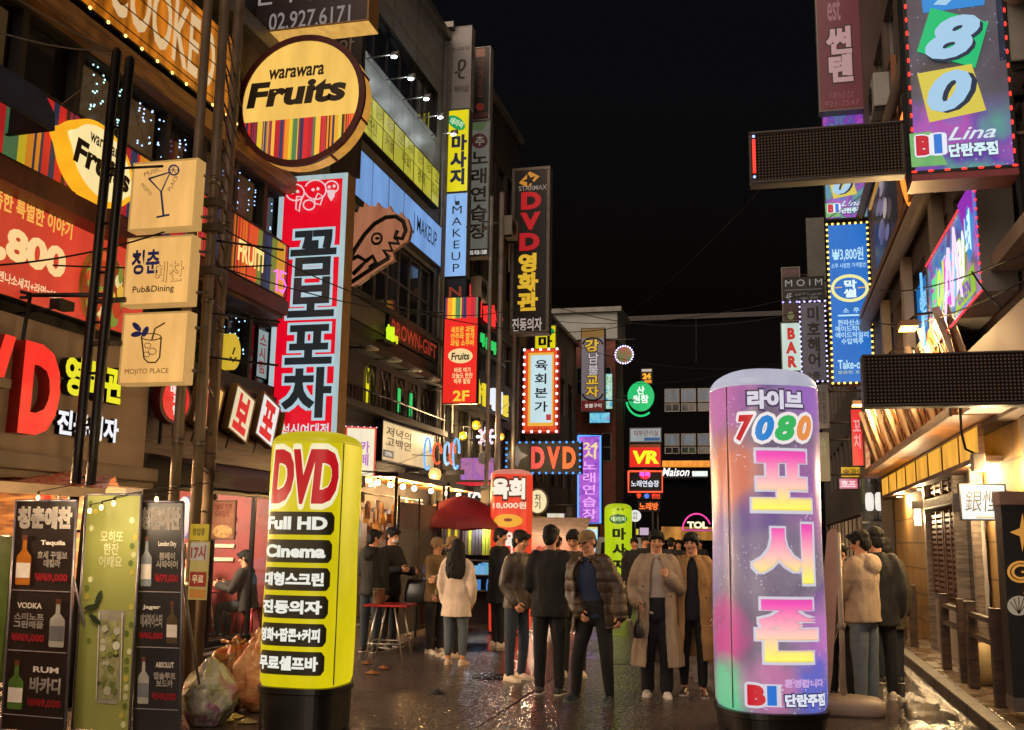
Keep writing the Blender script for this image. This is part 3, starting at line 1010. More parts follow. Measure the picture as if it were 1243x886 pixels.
# white-topped brick building whose front faces down the street
q0, q1 = PY(697, 450, 42), PY(747, 450, 42)
zt = PY(725, 380, 42).z
zm = PY(725, 412, 42).z
Wb = thing('shop_building', 'brick building with a pale concrete top floor behind the brown vertical sign', 'building', ((q0.x + q1.x) / 2, 43, 0))
a = At(Wb)
PALEC = M('pale_concrete', '#8f9490', .7, 0, .2, .6, .1, 10)
m = MB()
m.bx(a((q0.x - 3, 42, 0)), a((q1.x, 44.4, zm)), BRICK)
m.bx(a((q0.x - 3.05, 41.9, zm)), a((q1.x + .1, 44.5, zt)), PALEC)
m.build('wall', Wb)
m = MB(); m.bx(a((q0.x - 3.2, 41.7, zt)), a((q1.x + .3, 44.7, zt + .2)), FRAMEL); m.build('roof', Wb)
UF = lambda u, z, d: a((u, 42 + d, z))
for i in range(3):
    for k, z in enumerate((zm - 2.4, zm - 5.2)):
        window(Wb, UF, (q0.x + .1 + i * .55, q0.x + .5 + i * .55, z, z + 1.2), 1, 2, FRAMEL, DGLASS, -.03)
# ------------------------------------------------------------------ E: black block closing the street
Eb = thing('office_block', 'dark block closing the street with two strips of pale windows', 'building', (-2, 70, 0))
a = At(Eb)
m = MB()
BLK = M('black_block_wall', '#07080a', .9, 0, .2, .3, 0, 1, .05)
zt = PY(830, 388, 62).z
m.bx(a((-9.5, 62, 0)), a((9, 78, zt)), BLK)
m.build('wall', Eb)
m = MB(); m.bx(a((-9.7, 61.8, zt)), a((9.2, 78, zt + .3)), FRAME); m.build('roof', Eb)
UF = lambda u, z, d: a((u, 62 + d, z))
def strip(y0p, y1p, ncol):
    A0, A1 = PY(806, y1p, 62), PY(866, y0p, 62)
    zmid = A0.z + (A1.z - A0.z) * .4
    for i in range(ncol):
        w_ = (A1.x - A0.x) / ncol
        window(Eb, UF, (A0.x + i * w_ + .05, A0.x + (i + 1) * w_ - .05, zmid, A1.z), 1, 1, FRAMEL, E('#565c62', .8, False, .4, .8, key='pale_office_pane'), -.04, .06)
        window(Eb, UF, (A0.x + i * w_ + .05, A0.x + (i + 1) * w_ - .05, A0.z, zmid - .06), 2, 1, FRAMEL, DGLASS, -.04, .06)
strip(471, 500, 3)
strip(526, 551, 3)
A0, A1 = PY(798, 567, 61.9), PY(872, 560, 61.9)
m = MB(); m.bx(a((A0.x, 61.2, A0.z)), a((A1.x, 61.99, A1.z)), E('#e08a2a', 1.0, True, .3, 3)); m.build('lit_eave', Eb)
A0, A1 = PY(803, 655, 61.9), PY(872, 640, 61.9)
m = MB(); m.bx(a((A0.x, 61.9, A0.z)), a((A1.x, 61.99, A1.z)), E('#a8702c', .8, True, .6, 1.2)); m.build('lit_shopfront', Eb)

# ------------------------------------------------------------------ right: R1 (wood and plaster eatery with upper floors), R3 beyond
R1 = thing('shop_building', 'right-hand eatery building with a yellow plaster front and a glowing amber canopy', 'building', (5, 10, 0))
a = At(R1); U = a.U(UR)
YEL = tile_mat('yellow_blocks', '#94713a', '#87652f', '#5a4420', 1.0, .75, True, .9, .42, 'y')
GUP = M('upper_wall_brown', '#4b3d33', .7, 0, .3, 1.5, .25, 20)
wl = MB()
hu = [(8.0 + i * 1.75, 9.4 + i * 1.75, 6.5, 8.0) for i in range(7)] + [(8.0 + i * 1.75, 9.4 + i * 1.75, 9.4, 11.0) for i in range(7)] + [(9.3 + i * 1.9, 10.8 + i * 1.9, 4.35, 5.75) for i in range(6)]
facade(wl, U, -10, 22.2, 2.9, 16, hu, GUP, .2)
wl.poly([a((2.3, 22.2, 0)), a((6.5, 22.2, 0)), a((6.5, 22.2, 16)), a((2.3, 22.2, 16))], GUP)
wl.poly([a((2.3, -10, 0)), a((6.5, -10, 0)), a((6.5, -10, 16)), a((2.3, -10, 16))], GUP)
wl.poly([a((2.3, -10, 2.9)), a((3.6, -10, 2.9)), a((3.6, 22.2, 2.9)), a((2.3, 22.2, 2.9))], GUP)
wl.build('wall', R1)
m = MB(); m.bx(a((2.2, -10, 16)), a((6.5, 22.2, 16.2)), FRAMEL); m.build('roof', R1)
for i, h in enumerate(hu): window(R1, U, h, 2, 1, FRAMEL, E('#27406a', .5, False, .6, 1.5, key='blue_pane') if i in (1, 2, 8) else DGLASS, .12, .05)
m = MB()
m.bx(a((2.49, 10.9, .12)), a((2.9, 13.0, 2.9)), YEL)
m.bx(a((2.49, 16.8, .12)), a((2.9, 21.6, 2.9)), YEL)
m.bx(a((2.49, 13.0, 2.62)), a((2.9, 16.8, 2.9)), YEL)
m.bx(a((2.9, 10.9, .12)), a((3.9, 11.1, 2.9)), YEL)
m.bx(a((3.7, -10, .12)), a((3.9, 10.9, 2.9)), DARKW)
m.build('plaster_front', R1, .01)
# timber sliding door with louvres
dr = MB()
GW = wood_mat('weathered_grey_wood', '#4e443b', '#857667', (1, 1, 9))
BW = wood_mat('louvre_wood', '#3a2416', '#6e4a2c', (1, 1, 9))
for y_ in (13.02, 14.2, 16.7): dr.bx(a((2.36, y_, .12)), a((2.56, y_ + .12, 2.62)), GW)
dr.bx(a((2.36, 13.0, 2.62)), a((2.56, 16.82, 2.76)), GW)
dr.bx(a((2.36, 14.3, 2.18)), a((2.5, 16.7, 2.32)), GW)
dr.bx(a((2.44, 14.32, .12)), a((2.5, 16.7, .85)), M('door_panel_grey', '#8a7c70', .6))
o = dr.build('door', R1, .008)
lv = MB()
for c0, c1, z0, z1 in ((14.4, 15.45, .95, 2.12), (15.55, 16.65, .95, 2.12), (14.4, 15.45, 2.36, 2.6), (15.55, 16.65, 2.36, 2.6)):
    lv.bx(a((2.5, c0, z0)), a((2.54, c1, z1)), BW)
    n = int((z1 - z0) / .075)
    for i in range(n):
        zz = z0 + .04 + i * .075
        lv.bx(a((2.43, c0 + .12, zz)), a((2.5, c1 - .12, zz + .04)), BW)
    for q in (c0, (c0 + c1) / 2 - .03, c1 - .07): lv.bx(a((2.42, q, z0)), a((2.5, q + .07, z1)), BW)
lv.build('louvre', o)
p = MB(); p.bx(a((2.5, 13.15, .2)), a((2.52, 14.2, 2.6)), DGLASS); p.build('pane', o)
# glowing canopy: amber panels, soffit, slanted timber fascia with pale struts
m = MB()
n = 8
for i in range(n):
    y_ = 11.9 + i * 1.22
    m.bx(a((2.28, y_ + .02, 2.60)), a((2.31, y_ + 1.2, 2.93)), E('#e0a032', 1.0, True, .35, 3.0))
cp = m.build('canopy', R1)
m = MB()
for i in range(n + 1):
    y_ = 11.9 + i * 1.22
    m.bx(a((2.265, y_ - .022, 2.58)), a((2.32, y_ + .018, 2.95)), BW)
m.bx(a((2.25, 11.85, 2.54)), a((2.5, 21.7, 2.598)), BW)
m.bx(a((2.25, 11.85, 2.932)), a((2.33, 21.7, 2.96)), BW)
m.build('canopy_frame', cp)
m = MB()
SOF = wood_mat('soffit_boards', '#7a4a1c', '#b0702c', (1, .4, 1))
m.bx(a((1.9, 11.2, 2.965)), a((2.31, 21.9, 3.0)), SOF)
m.bx(a((1.87, 11.2, 2.95)), a((1.9, 21.9, 3.06)), BW)
m.build('soffit', cp)
m = MB()
m.add([a((2.25, 11.2, 3.0)), a((2.25, 22, 3.0)), a((1.93, 22, 4.15)), a((1.93, 11.2, 4.15))], [(0, 1, 2, 3)], wood_mat('hatched_fascia', '#5a3818', '#8a5c2c', (1, 14, 14)))
m.build('slanted_fascia', R1)
m = MB()
for i in range(9):
    y_ = 11.6 + i * 1.15
    m.tube([a((2.2, y_, 3.03)), a((1.86, y_, 4.2))], .045, M('pale_strut', '#a8937c', .6), 8)
m.build('strut', R1)
m = MB()
for i in range(26):
    y_ = 11.4 + i * .4
    for s_ in (0, .4): m.tube([a((2.2, y_ + s_, 3.05)), a((1.93, y_ + .4 - s_, 4.05))], .012, BW, 5)
m.build('lattice', R1)
# cornice beams of the upper floor
m = MB()
m.tube([a((2.12, 6, 6.15)), a((2.12, 22.2, 6.15))], .12, TRIM, 10)
m.bx(a((2.02, 6, 6.3)), a((2.3, 22.2, 6.42)), M('ochre_fascia', '#7a5420', .5, 0, .2, 3))
m.bx(a((2.05, 6, 4.1)), a((2.3, 22.2, 4.25)), TRIM)
m.tube([a((2.14, 6, 8.6)), a((2.14, 22.2, 8.6))], .09, TRIM, 10)
m.build('cornice', R1)
for i in range(6): m = MB(); m.bx(a((2.16, 7.55 + i * 2.9, 4.26)), a((2.299, 7.85 + i * 2.9, 6.05)), TRIM); m.build('pilaster', R1)
# boxed-out pale shop-sign casing near the camera and the dark pillar below it
m = MB()
PINK = M('pinkish_panel', '#9c8a88', .6, 0, .12, 1)
m.bx(a((1.95, 5, 3.0)), a((2.29, 10.9, 3.5)), PINK)
m.bx(a((1.95, 5, 2.94)), a((3.7, 10.9, 2.999)), PINK)
m.build('casing', R1)
m = MB()
m.bx(a((2.45, 10.45, .12)), a((2.8, 10.85, 2.9)), M('dark_pillar', '#3c2e24', .6, 0, .3, 3))
m.build('pillar', R1, .02)

R3 = thing('shop_building', 'grey low building farther along the right side behind the small signs', 'building', (5, 36, 0))
a = At(R3); U = a.U(lambda u, z, d: (2.6 + d, u, z))
wl = MB()
hr = [(24 + i * 2, 25.3 + i * 2, z, z + 1.4) for z in (3.7, 6.4) for i in range(10)]
facade(wl, U, 22.25, 48, 0, 9.2, hr + [(22.8, 47.5, .15, 2.5)], CONC, .2)
for y_ in (22.25, 48): wl.poly([a((2.6, y_, 0)), a((7, y_, 0)), a((7, y_, 9.2)), a((2.6, y_, 9.2))], CONC)
wl.build('wall', R3)
m = MB(); m.bx(a((2.5, 22.25, 9.2)), a((7, 48, 9.35)), FRAMEL); m.build('roof', R3)
for i, h in enumerate(hr): window(R3, U, h, 2, 1, FRAMEL, WGLASS if i % 4 == 1 else DGLASS, .12)
window(R3, U, (22.8, 47.5, .15, 2.5), 14, 1, FRAME, E('#6a5238', 1.0, False, .6, .7, key='bar_glass_four'), .15)

# ================================================================== big signs on the left
WHITE, BLACKT = E('#e9e4da'), M('black_print', '#14110f', .5)
CASEG = M('sign_case_grey', '#6d6a66', .45, .3, .2, 5)
CASED = M('sign_case_dark', '#1c1a1b', .45, .3, .3, 5)
CASEW = M('sign_case_warm', '#8a6a42', .5, .1, .2, 5)
FRUIT = ['#c8272a', '#e0902a', '#d9c32e', '#7a8a34', '#2c3a5e', '#e35a2a', '#3a2418', '#d8a02c', '#b02030', '#4e7a50', '#e7b840', '#c83a3a', '#1f3050', '#df7a22', '#8c2b4a', '#cfc050']
# red-and-white tent-bar sign
s = Sign('lightbox_sign', 'tall red lightbox sign with black Korean letters and a pale frame, left of centre', 'sign', (331, 213, 415, 541), 14.5, .34, wall=-7.5)
s.body(CASEW, F('#c8051e', 1.15, .06), .09, rc=F('#a6bcc0', .9, .1, 4))
OUT = F('#a9c6d2', .9, .08)
s.T('꼼\n보\n포\n차', (347, 280, 406, 507), E('#2c3034', .5), bold=.035, line=.92, outline=(E('#a9c6d2', .92), .05))
s.T('성신여대점', (341, 514, 399, 531), E('#cfd8dc', .9), bold=.02)
dood = E('#e6c4c8', .9)
for c, r_ in (((359, 234), 11), ((384, 231), 13), ((404, 228), 8)):
    s.N(s.arc(c, r_, r_ * .9, 200, 520, 18), .012, dood, 5, .004)
    s.D((c[0] - 3, c[1]), 2, 2, dood, 10); s.D((c[0] + 3, c[1] - 1), 2, 2, dood, 10)
s.N([(362, 240), (361, 255), (365, 258), (366, 250), (369, 240)], .012, dood, 5, .004, True)
s.N(s.arc((377, 250), 7, 6, 0, 360, 14), .012, dood, 5, .004)
s.N([(384, 244), (388, 236), (394, 240), (391, 250), (384, 248)], .012, dood, 5, .004, True)
s.G([(399, 232), (409, 232), (408, 240), (404, 246), (400, 240)], dood)
s.brk.tube([(-s.w * .5, .05, s.h * .25), (-s.w * .5 - .5, .05, s.h * .25)], .04, POLE()); s.brk.tube([(-s.w * .5, .05, s.h * .75), (-s.w * .5 - .5, .05, s.h * .75)], .04, POLE())
s.done(.01)
# round fruit-bar sign on its red arm
Yc = 12.8
c0 = PY(364, 121, Yc)
R_ = (PY(440, 121, Yc).x - PY(288, 121, Yc).x) / 2
root = thing('round_sign', 'round yellow fruit bar lightbox sign with coloured stripes', 'sign', (c0.x, Yc + .15, c0.z - R_), .0)
def disc_pts(r, n=48, a0=0, a1=360): return [(r * math.cos(math.radians(a0 + (a1 - a0) * i / n)), r * math.sin(math.radians(a0 + (a1 - a0) * i / n)) + R_) for i in range(n)]
m = MB()
m.prism(disc_pts(R_), -.13, .15, F('#c98f3c', .75, .1), F('#c98f3c', .8, .2, 6))
for i in (0, 1, 2, 3): 
    q = math.radians(-60 + 40 * i)
    m.bx((R_ * math.cos(q) - .012, -.14, R_ + R_ * math.sin(q) - .012), (R_ * math.cos(q) + .02, .15, R_ + R_ * math.sin(q) + .02), M('maroon_rim', '#4a1210', .4))
m.build('case', root)
m = MB()
rg = [[((R_ - .02 + e * .035) * math.cos(t2), -.135 + f * .04, R_ + (R_ - .02 + e * .035) * math.sin(t2)) for e, f in ((-1.6, -.6), (1, -.6), (1, 1), (-1.6, 1))] for t2 in [2 * math.pi * i / 48 for i in range(49)]]
m.loft(rg, M('maroon_rim', '#4a1210', .4), False, False)
m.build('frame', root)
m = MB(); m.poly([(x, -.14, z) for x, z in disc_pts(R_ - .05)], F('#e3b557', 1.0, .14, 1.6)); m.build('face', root)
m = MB()
zc = R_ - R_ * .30
hw = math.sqrt((R_ - .055) ** 2 - (.30 * R_) ** 2)
pts = [(hw, -.146, zc + .05)] + [((R_ - .055) * math.cos(q), -.146, R_ + (R_ - .055) * math.sin(q)) for q in [math.asin(-.30) - (math.pi - 2 * math.asin(.30)) * i / 24 for i in range(25)]]
m.poly(pts[1:], stripes_mat('fruit_stripes', FRUIT, 21, .7))
m.build('artwork', root)
m = MB()
BRT = M('dark_olive_print', '#2a2210', .5)
m.text('Fruits', -R_ * .86, R_ * .72, R_ * .93, R_ * 1.33, -.15, BRT, bold=.045, shear=.12)
m.text('warawara', -R_ * .52, R_ * .36, R_ * 1.36, R_ * 1.52, -.15, BRT, bold=.025, shear=.15)
m.build('lettering', root)
m = MB()
m.bx((-R_ - .55, -.02, R_ * .6), (-R_ + .12, .1, R_ * 1.5), M('red_arm', '#7c1a12', .45, 0, .2, 4)); m.build('bracket', root)
# dark sign with a phone number at the top edge
s = Sign('lightbox_sign', 'dark sign cut by the top edge with a white phone number', 'sign', (304, -60, 449, 33), 13.2, .4, yaw=-.0)
s.body(CASEW, M('dark_plum_face', '#2a1c1f', .5, 0, .2, 2), .03)
s.T('02.927.6171', (327, 11, 425, 32), E('#8f8482', .7), bold=.01)
s.T('손터치유방', (312, -24, 430, 1), E('#9a8f8c', .7), bold=.02)
s.brk.tube([(-s.w * .3, 0, .2), (-1.2, .2, .2)], .05, POLE())
s.emb.bx((-s.w / 2, -s.t / 2, -.012), (s.w / 2, s.t / 2, -.001), E('#c99a4c', 1.0, True, .2, 4))
s.done(.01)
s = Sign('lightbox_sign', 'grey narrow sign tucked behind the round fruit sign', 'sign', (405, 28, 437, 214), 15.2, .15, wall=-7.5)
s.body(M('dim_board', '#2e2624', .6), None, .03)
s.T('하', (411, 40, 430, 66), M('dim_print', '#8b7a6a', .6), bold=.01)
s.done()
# three cream lightboxes on the utility pole
CREAM = lambda: F('#dca860', 1.0, .16, 2.5)
NAVY = M('navy_pen', '#203c96', .5)
lb = []
for i, (bx_, lab) in enumerate((((159, 195, 238, 278), 'top cream lightbox with a cocktail glass drawing on the utility pole'), ((152, 287, 232, 370), 'middle cream lightbox with blue and outlined Korean letters on the utility pole'), ((147, 379, 227, 466), 'bottom cream lightbox with a minty drink drawing on the utility pole'))):
    s = Sign('lightbox_sign', lab, 'sign', bx_, 9.4, .16, group='cream lightboxes on the utility pole')
    s.body(F('#c79a58', .7, .1), CREAM(), .02)
    x0, y0 = bx_[0], bx_[1]
    if i == 0:
        s.N([(x0 + 22, y0 + 22), (x0 + 48, y0 + 14), (x0 + 37, y0 + 38), (x0 + 22, y0 + 22)], .011, NAVY, 6, .0)
        s.N([(x0 + 37, y0 + 38), (x0 + 40, y0 + 67)], .011, NAVY, 6, .0); s.N([(x0 + 32, y0 + 69), (x0 + 47, y0 + 66)], .011, NAVY, 6, .0)
        s.N(s.arc((x0 + 53, y0 + 12), 6, 6, 0, 360, 16), .009, NAVY, 6, 0)
        for q in range(3): s.N([(x0 + 53 - 5 * math.cos(q), y0 + 12 - 5 * math.sin(q)), (x0 + 53 + 5 * math.cos(q), y0 + 12 + 5 * math.sin(q))], .004, NAVY, 4, 0)
        s.T('MUSIC', (x0 + 18, y0 + 12, x0 + 38, y0 + 17), M('brown_print', '#7a5c38', .5), bold=.0, rot=.25)
        s.T('PLACE', (x0 + 44, y0 + 26, x0 + 62, y0 + 31), M('brown_print', '#7a5c38', .5), bold=.0, rot=1.1)
        s.T('MOJITO', (x0 + 12, y0 + 34, x0 + 30, y0 + 39), M('brown_print', '#7a5c38', .5), bold=.0, rot=-.8)
    elif i == 1:
        s.T('청춘', (x0 + 8, y0 + 16, x0 + 42, y0 + 46), NAVY, bold=.03)
        s.T('예찬', (x0 + 36, y0 + 31, x0 + 71, y0 + 55), CREAM(), bold=.0, outline=(M('brown_print', '#7a5c38', .5), .02))
        s.T('Pub&Dining', (x0 + 10, y0 + 60, x0 + 60, y0 + 70), BLACKT, bold=.012)
    else:
        q = [(x0 + 25, y0 + 30), (x0 + 28, y0 + 56), (x0 + 33, y0 + 61), (x0 + 42, y0 + 61), (x0 + 47, y0 + 55), (x0 + 49, y0 + 30)]
        BR2 = M('dark_line', '#4a3524', .5)
        s.N(q, .008, BR2, 6, 0)
        s.N(s.arc((x0 + 37, y0 + 30), 12, 4, 0, 360, 18), .006, BR2, 6, 0)
        s.N([(x0 + 38, y0 + 34), (x0 + 42, y0 + 20), (x0 + 54, y0 + 13)], .008, BR2, 6, 0)
        for cx, cy, a_ in ((x0 + 20, y0 + 18, .8), (x0 + 20, y0 + 27, -.2), (x0 + 31, y0 + 24, -1.1)): s.D((cx, cy), 7, 3.4, NAVY, 14, rot=a_)
        for cx, cy, r_ in ((x0 + 34, y0 + 41, 4), (x0 + 40, y0 + 48, 5), (x0 + 33, y0 + 52, 4)): s.N(s.arc((cx, cy), r_, r_ * .8, 0, 360, 8), .004, BR2, 4, 0)
        s.T('MOJITO PLACE', (x0 + 7, y0 + 69, x0 + 60, y0 + 77), M('brown_print', '#7a5c38', .5), bold=.0)
    s.brk.tube([(s.w * .3, 0, s.h * .2), (s.w * .5 + .12, .1, s.h * .2)], .018, POLE()); s.brk.tube([(s.w * .3, 0, s.h * .8), (s.w * .5 + .12, .1, s.h * .8)], .018, POLE())
    s.done(.006)
# ---- flat signs on the near left facade (metres along the street, height)
def WL(name, label, cat, y0, y1, z0, z1, t=.12, X=-7.5, **k):
    return Sign(name, label, cat, (y0, y1, z0, z1), X + t + .004, t, 'X-', **k)
# plane 'X-' wants the front plane; t goes back to the wall
s = WL('wall_sign', 'long backlit sign of colourful vertical fruit stripes on the left facade', 'sign', 7.4, 14.4, 5.34, 6.22, .16)
s.body(CASED, stripes_mat('fruit_stripes_wall', FRUIT, 8.5, .5), .015)
s.T('FRUITI', (.775, .38, .885, .75), E('#f0c878', 1.2), bold=.03)
s.N([(.93, .62), (.945, .55), (.945, .95)], .014, E('#e86ad8', 1.4)); s.N([(.985, .55), (.96, .55), (.958, .7), (.975, .68), (.988, .78), (.975, .92), (.957, .9)], .014, E('#e86ad8', 1.4))
s.done()
root = thing('wall_sign', 'glowing lemon-shaped fruit bar sign over the striped band', 'sign', (-7.2, 9.42, 5.22), math.pi / 2)
def lemon(k):
    pts = []
    for i in range(48):
        q = 2 * math.pi * i / 48
        r_ = 1 + .2 * math.exp(-(math.sin(q) / .2) ** 2)
        pts.append((.6 * k * r_ * math.cos(q), .44 * k * math.sin(q)))
    ca, sa = math.cos(-.22), math.sin(-.22)
    return [(x * ca - z * sa, x * sa + z * ca + .5) for x, z in pts]
m = MB(); m.prism(lemon(1), -.05, .12, E('#f0a81e', 1.0, True, .1, 3)); m.build('case', root)
m = MB(); m.poly([(x, -.056, z) for x, z in lemon(.88)], F('#f1d898', 1.0, .1, 2)); m.build('face', root)
m = MB(); m.text('Fruits', -.5, .5, .33, .62, -.064, BRT, bold=.045, shear=.12, rot=-.05); m.text('warawara', -.26, .3, .66, .77, -.064, BRT, bold=.02, rot=-.05); m.build('lettering', root)
m = MB(); m.bx((-.3, .12, .4), (-.2, .3, .5), CASED); m.bx((.2, .12, .4), (.3, .3, .5), CASED); m.build('bracket', root)
s = WL('wall_sign', 'thin dark red strip sign with small pale letters under the fruit stripes', 'sign', 6.2, 10.75, 5.12, 5.33, .2)
s.body(M('deep_red_strip', '#5a0f12', .5, 0, .2, 3), None, 0)
s.T('파리웰리스프로츠 승신여대점', (.42, .25, .93, .8), E('#a88c80', .7), bold=.01)
s.done()
s = WL('wall_sign', 'large red menu banner with price and food picture on the left facade', 'sign', 5.8, 10.7, 3.95, 5.1, .14)
s.body(CASED, F('#c03a26', .95, .25, .7), .015)
s.T('6,800', (.43, .36, .70, .72), E('#efc486', 1.0), bold=.05)
s.T('다 만족한 특별한 이야기', (.40, .09, .71, .26), E('#e8a84a', 1.0), bold=.03)
s.T('계란+떡+비엔나소세지+라면=600g', (.40, .79, .695, .9), E('#efc898', 1.0), bold=.02)
s.D((.83, .62), .085, .42, M('plate_rim', '#b98a4a', .4), 28)
s.D((.83, .63), .075, .36, E('#8c3a18', .8), 28)
random.seed(3)
for i in range(26):
    q, r_ = random.random() * 6.28, random.random() ** .5
    s.D((.83 + .066 * r_ * math.cos(q), .63 + .32 * r_ * math.sin(q)), .008 + .014 * random.random(), .05 + .05 * random.random(), E(random.choice(['#d8862a', '#e0b040', '#b83a1c', '#d9552a', '#7a8a30', '#e8cf90']), .85), 10)
s.D((.765, .55), .015, .26, E('#e0a83a', .9), 14)
s.done()
# big channel letters
root = thing('letter_sign', 'huge red channel letters of a film room on beige board', 'sign', (-7.36, 8.8, 2.66), math.pi / 2)
m = MB()
RL, RS = F('#ee2a22', 1.0, .06), M('letter_return_red', '#8c1410', .4)
for ch, x0, x1 in (('D', -1.5, -1.0), ('V', -.93, -.36), ('D', -.22, .36)):
    m = MB(); m.text(ch, x0, x1, -.06, .88, -.001, RL, bold=.05, ext=.14, sidemat=RS, shear=.0); m.build('letter', root)
root = thing('letter_sign', 'yellow channel letters spelling film room beside the huge red letter', 'sign', (-7.36, 9.8, 3.1), math.pi / 2)
m = MB(); m.text('영화관', -.52, .5, 0, .42, -.001, F('#d8d41a', 1.0, .05), bold=.045, ext=.09, sidemat=CASED); m.build('lettering', root)
root = thing('letter_sign', 'white channel letters for massage chairs under the yellow letters', 'sign', (-7.36, 9.8, 2.66), math.pi / 2)
m = MB(); m.text('진동의자', -.54, .52, 0, .27, -.001, F('#dfe3ea', 1.0, .05), bold=.04, ext=.06, sidemat=CASED); m.build('lettering', root)
root = thing('wall_sign', 'small white rounded emblem at the left edge over the red letter', 'sign', (-7.1, PX(0, 447, -7.1).y - .2, PX(0, 460, -7.1).z), math.pi / 2)
m = MB(); m.prism([(.14 * math.cos(q * .35), .16 + .14 * math.sin(q * .35)) for q in range(18)], -.02, .03, E('#b83060', .9)); m.build('case', root)
m = MB(); m.text('보', -.08, .08, .08, .24, -.03, WHITE, bold=.03); m.build('lettering', root)
# floodlight and thin frame at the left edge
root = thing('floodlight', 'small black floodlight on an arm below the red menu banner', 'lamp', (-7.5, 8.75, 3.86))
m = MB(); m.tube([(0, 0, 0), (.5, 0, .05)], .012, BLACKM(), 6); m.build('arm', root)
m = MB(); m.bx((.46, -.11, .02), (.6, .11, .12), BLACKM()); m.build('housing', root, .01)
fr = thing('sign_frame', 'thin black bare bracket frame at the left edge', 'bracket', (-6.9, 8.6, 3.0))
m = MB()
p = [Vector(PY(*q, 8.6)) - Vector(fr.location) for q in ((-20, 342), (37, 357), (28, 410), (20, 500))]
m.tube(p[:2], .02, BLACKM(), 6); m.tube(p[1:], .02, BLACKM(), 6)
p2 = [Vector(PY(*q, 8.6)) - Vector(fr.location) for q in ((-20, 362), (36, 361))]
m.tube(p2, .018, BLACKM(), 6)
m.tube([p[0], (-.45, 0, p[0].z)], .02, BLACKM(), 6)
m.build('bar', fr)
# timber sign band with lit letters
s = WL('wall_sign', 'glowing timber sign band with pale capital letters at the top left', 'sign', 4.5, 12.55, 7.5, 8.75, .16)
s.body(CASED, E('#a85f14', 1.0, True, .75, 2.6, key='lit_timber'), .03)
s.T('HAND COOKED', (.40, .14, .915, .84), E('#e0bd8c', .8), bold=.02)
for q in (.1, .3, .5, .7, .9): s.N([(.0, q), (1, q)], .009, M('timber_gap', '#2a1605', .7), 4, -.004)
s.B(E('#ffc060', 4), .33, .022, .02, 'b')
s.done()
# red oval sign and tilted letter tiles
root = thing('wall_sign', 'red oval sign with white letters above the dining room', 'sign', (-7.18, 11.2, 2.98), math.pi / 2 - .35)
m = MB(); m.prism([(.24 * math.cos(q * .2094), .3 + .3 * math.sin(q * .2094)) for q in range(30)], -.06, .1, M('oval_rim', '#4a0d10', .4)); m.build('case', root)
m = MB(); m.poly([(.2 * math.cos(q * .2094), -.066, .3 + .26 * math.sin(q * .2094)) for q in range(30)], F('#d81f22', 1.0, .1)); m.build('face', root)
m = MB(); m.text('매운\n파\n탭', -.1, .1, .11, .49, -.074, WHITE, bold=.03); m.build('lettering', root)
m = MB(); m.bx((-.03, .1, .25), (.03, .32, .35), CASED); m.bx((-.1, .05, -.25), (-.08, .1, .1), CASED); m.bx((.1, .05, -.25), (.12, .1, .1), CASED); m.build('bracket', root)
for i, (ch, y_, c2) in enumerate((('꼼', 12.15, '#e0b060'), ('보', 13.05, '#d8c8a0'), ('포', 13.85, '#d9dcd6'), ('차', 14.65, '#e0c890'))):
    s = Sign('letter_tile', ['tilted yellow letter tile, nearest of the row above the dining room', 'second tilted letter tile of the row above the dining room', 'third tilted white letter tile of the row above the dining room', 'farthest tilted letter tile, partly behind the tall red sign'][i], 'sign', (y_ - .3, y_ + .3, 3.02, 3.72), -7.3, .1, 'X-', group='tilted letter tiles')
    s.body(CASEW, F(c2, 1.0, .1), .025)
    s.T(ch, (.2, .12, .82, .88), E('#c8201c', 1.0), bold=.05)
    s.brk.bx((-.02, .05, .3), (.02, .2, .36), CASED); s.brk.tube([(-.1, 0, 0), (-.1, .02, -.22)], .012, CASED, 5)
    s.root.rotation_euler = (0, .3, math.pi / 2)
    s.done()
s = Sign('wall_sign', 'pale rooftop strip sign with faint purple letters above the plum awning', 'sign', (12.9, 15.4, 2.42, 2.6), -6.28, .06, 'X-')
s.body(CASED, M('faded_strip', '#6a6480', .6), .01); s.T('정겨운 술한잔 포차', (.1, .2, .9, .85), M('purple_print', '#8a4a6a', .6), bold=.01); s.brk.bx((-1, .03, -.06), (1, .06, .0), CASED); s.done()
# signs behind second floor glass
s = Sign('wall_sign', 'small vertical pale sign in the second-floor window above the letter tiles', 'sign', (13.75, 14.1, 4.0, 4.75), -7.44, .05, 'X-')
s.body(CASED, F('#8fa3a6', .7, .2), .01); s.T('스\n시\n점', (.2, .1, .8, .9), E('#8c2a2a', .7), bold=.03); s.done()
root = thing('wall_sign', 'round yellow smiling disc sign beside the utility pole', 'sign', (-7.3, 12.75, 3.95), math.pi / 2)
m = MB(); m.prism([(.22 * math.cos(q * .2094), .24 + .26 * math.sin(q * .2094)) for q in range(30)], -.03, .1, E('#c8a828', .9)); m.tube([(-.08, -.04, .15), (0, -.04, .1), (.08, -.04, .17)], .012, BLACKT, 5); m.tube([(-.02, -.04, .2), (.03, -.04, .3)], .012, BLACKT, 5); m.build('face', root)
m = MB(); m.bx((-.03, .1, .2), (.03, .2, .28), CASED); m.build('bracket', root)
s = Sign('lightbox_sign', 'narrow red and blue vertical sign between the utility poles', 'sign', (247, 372, 257, 432), 10.6, .08)
s.body(CASED, art_mat('barber_art', ['#c02a3a', '#d8d0d0', '#2a4aa8', '#d0a030'], 6, .9), .01); s.brk.tube([(0, .04, .2), (-.3, .06, .2)], .015, POLE(), 6); s.done()
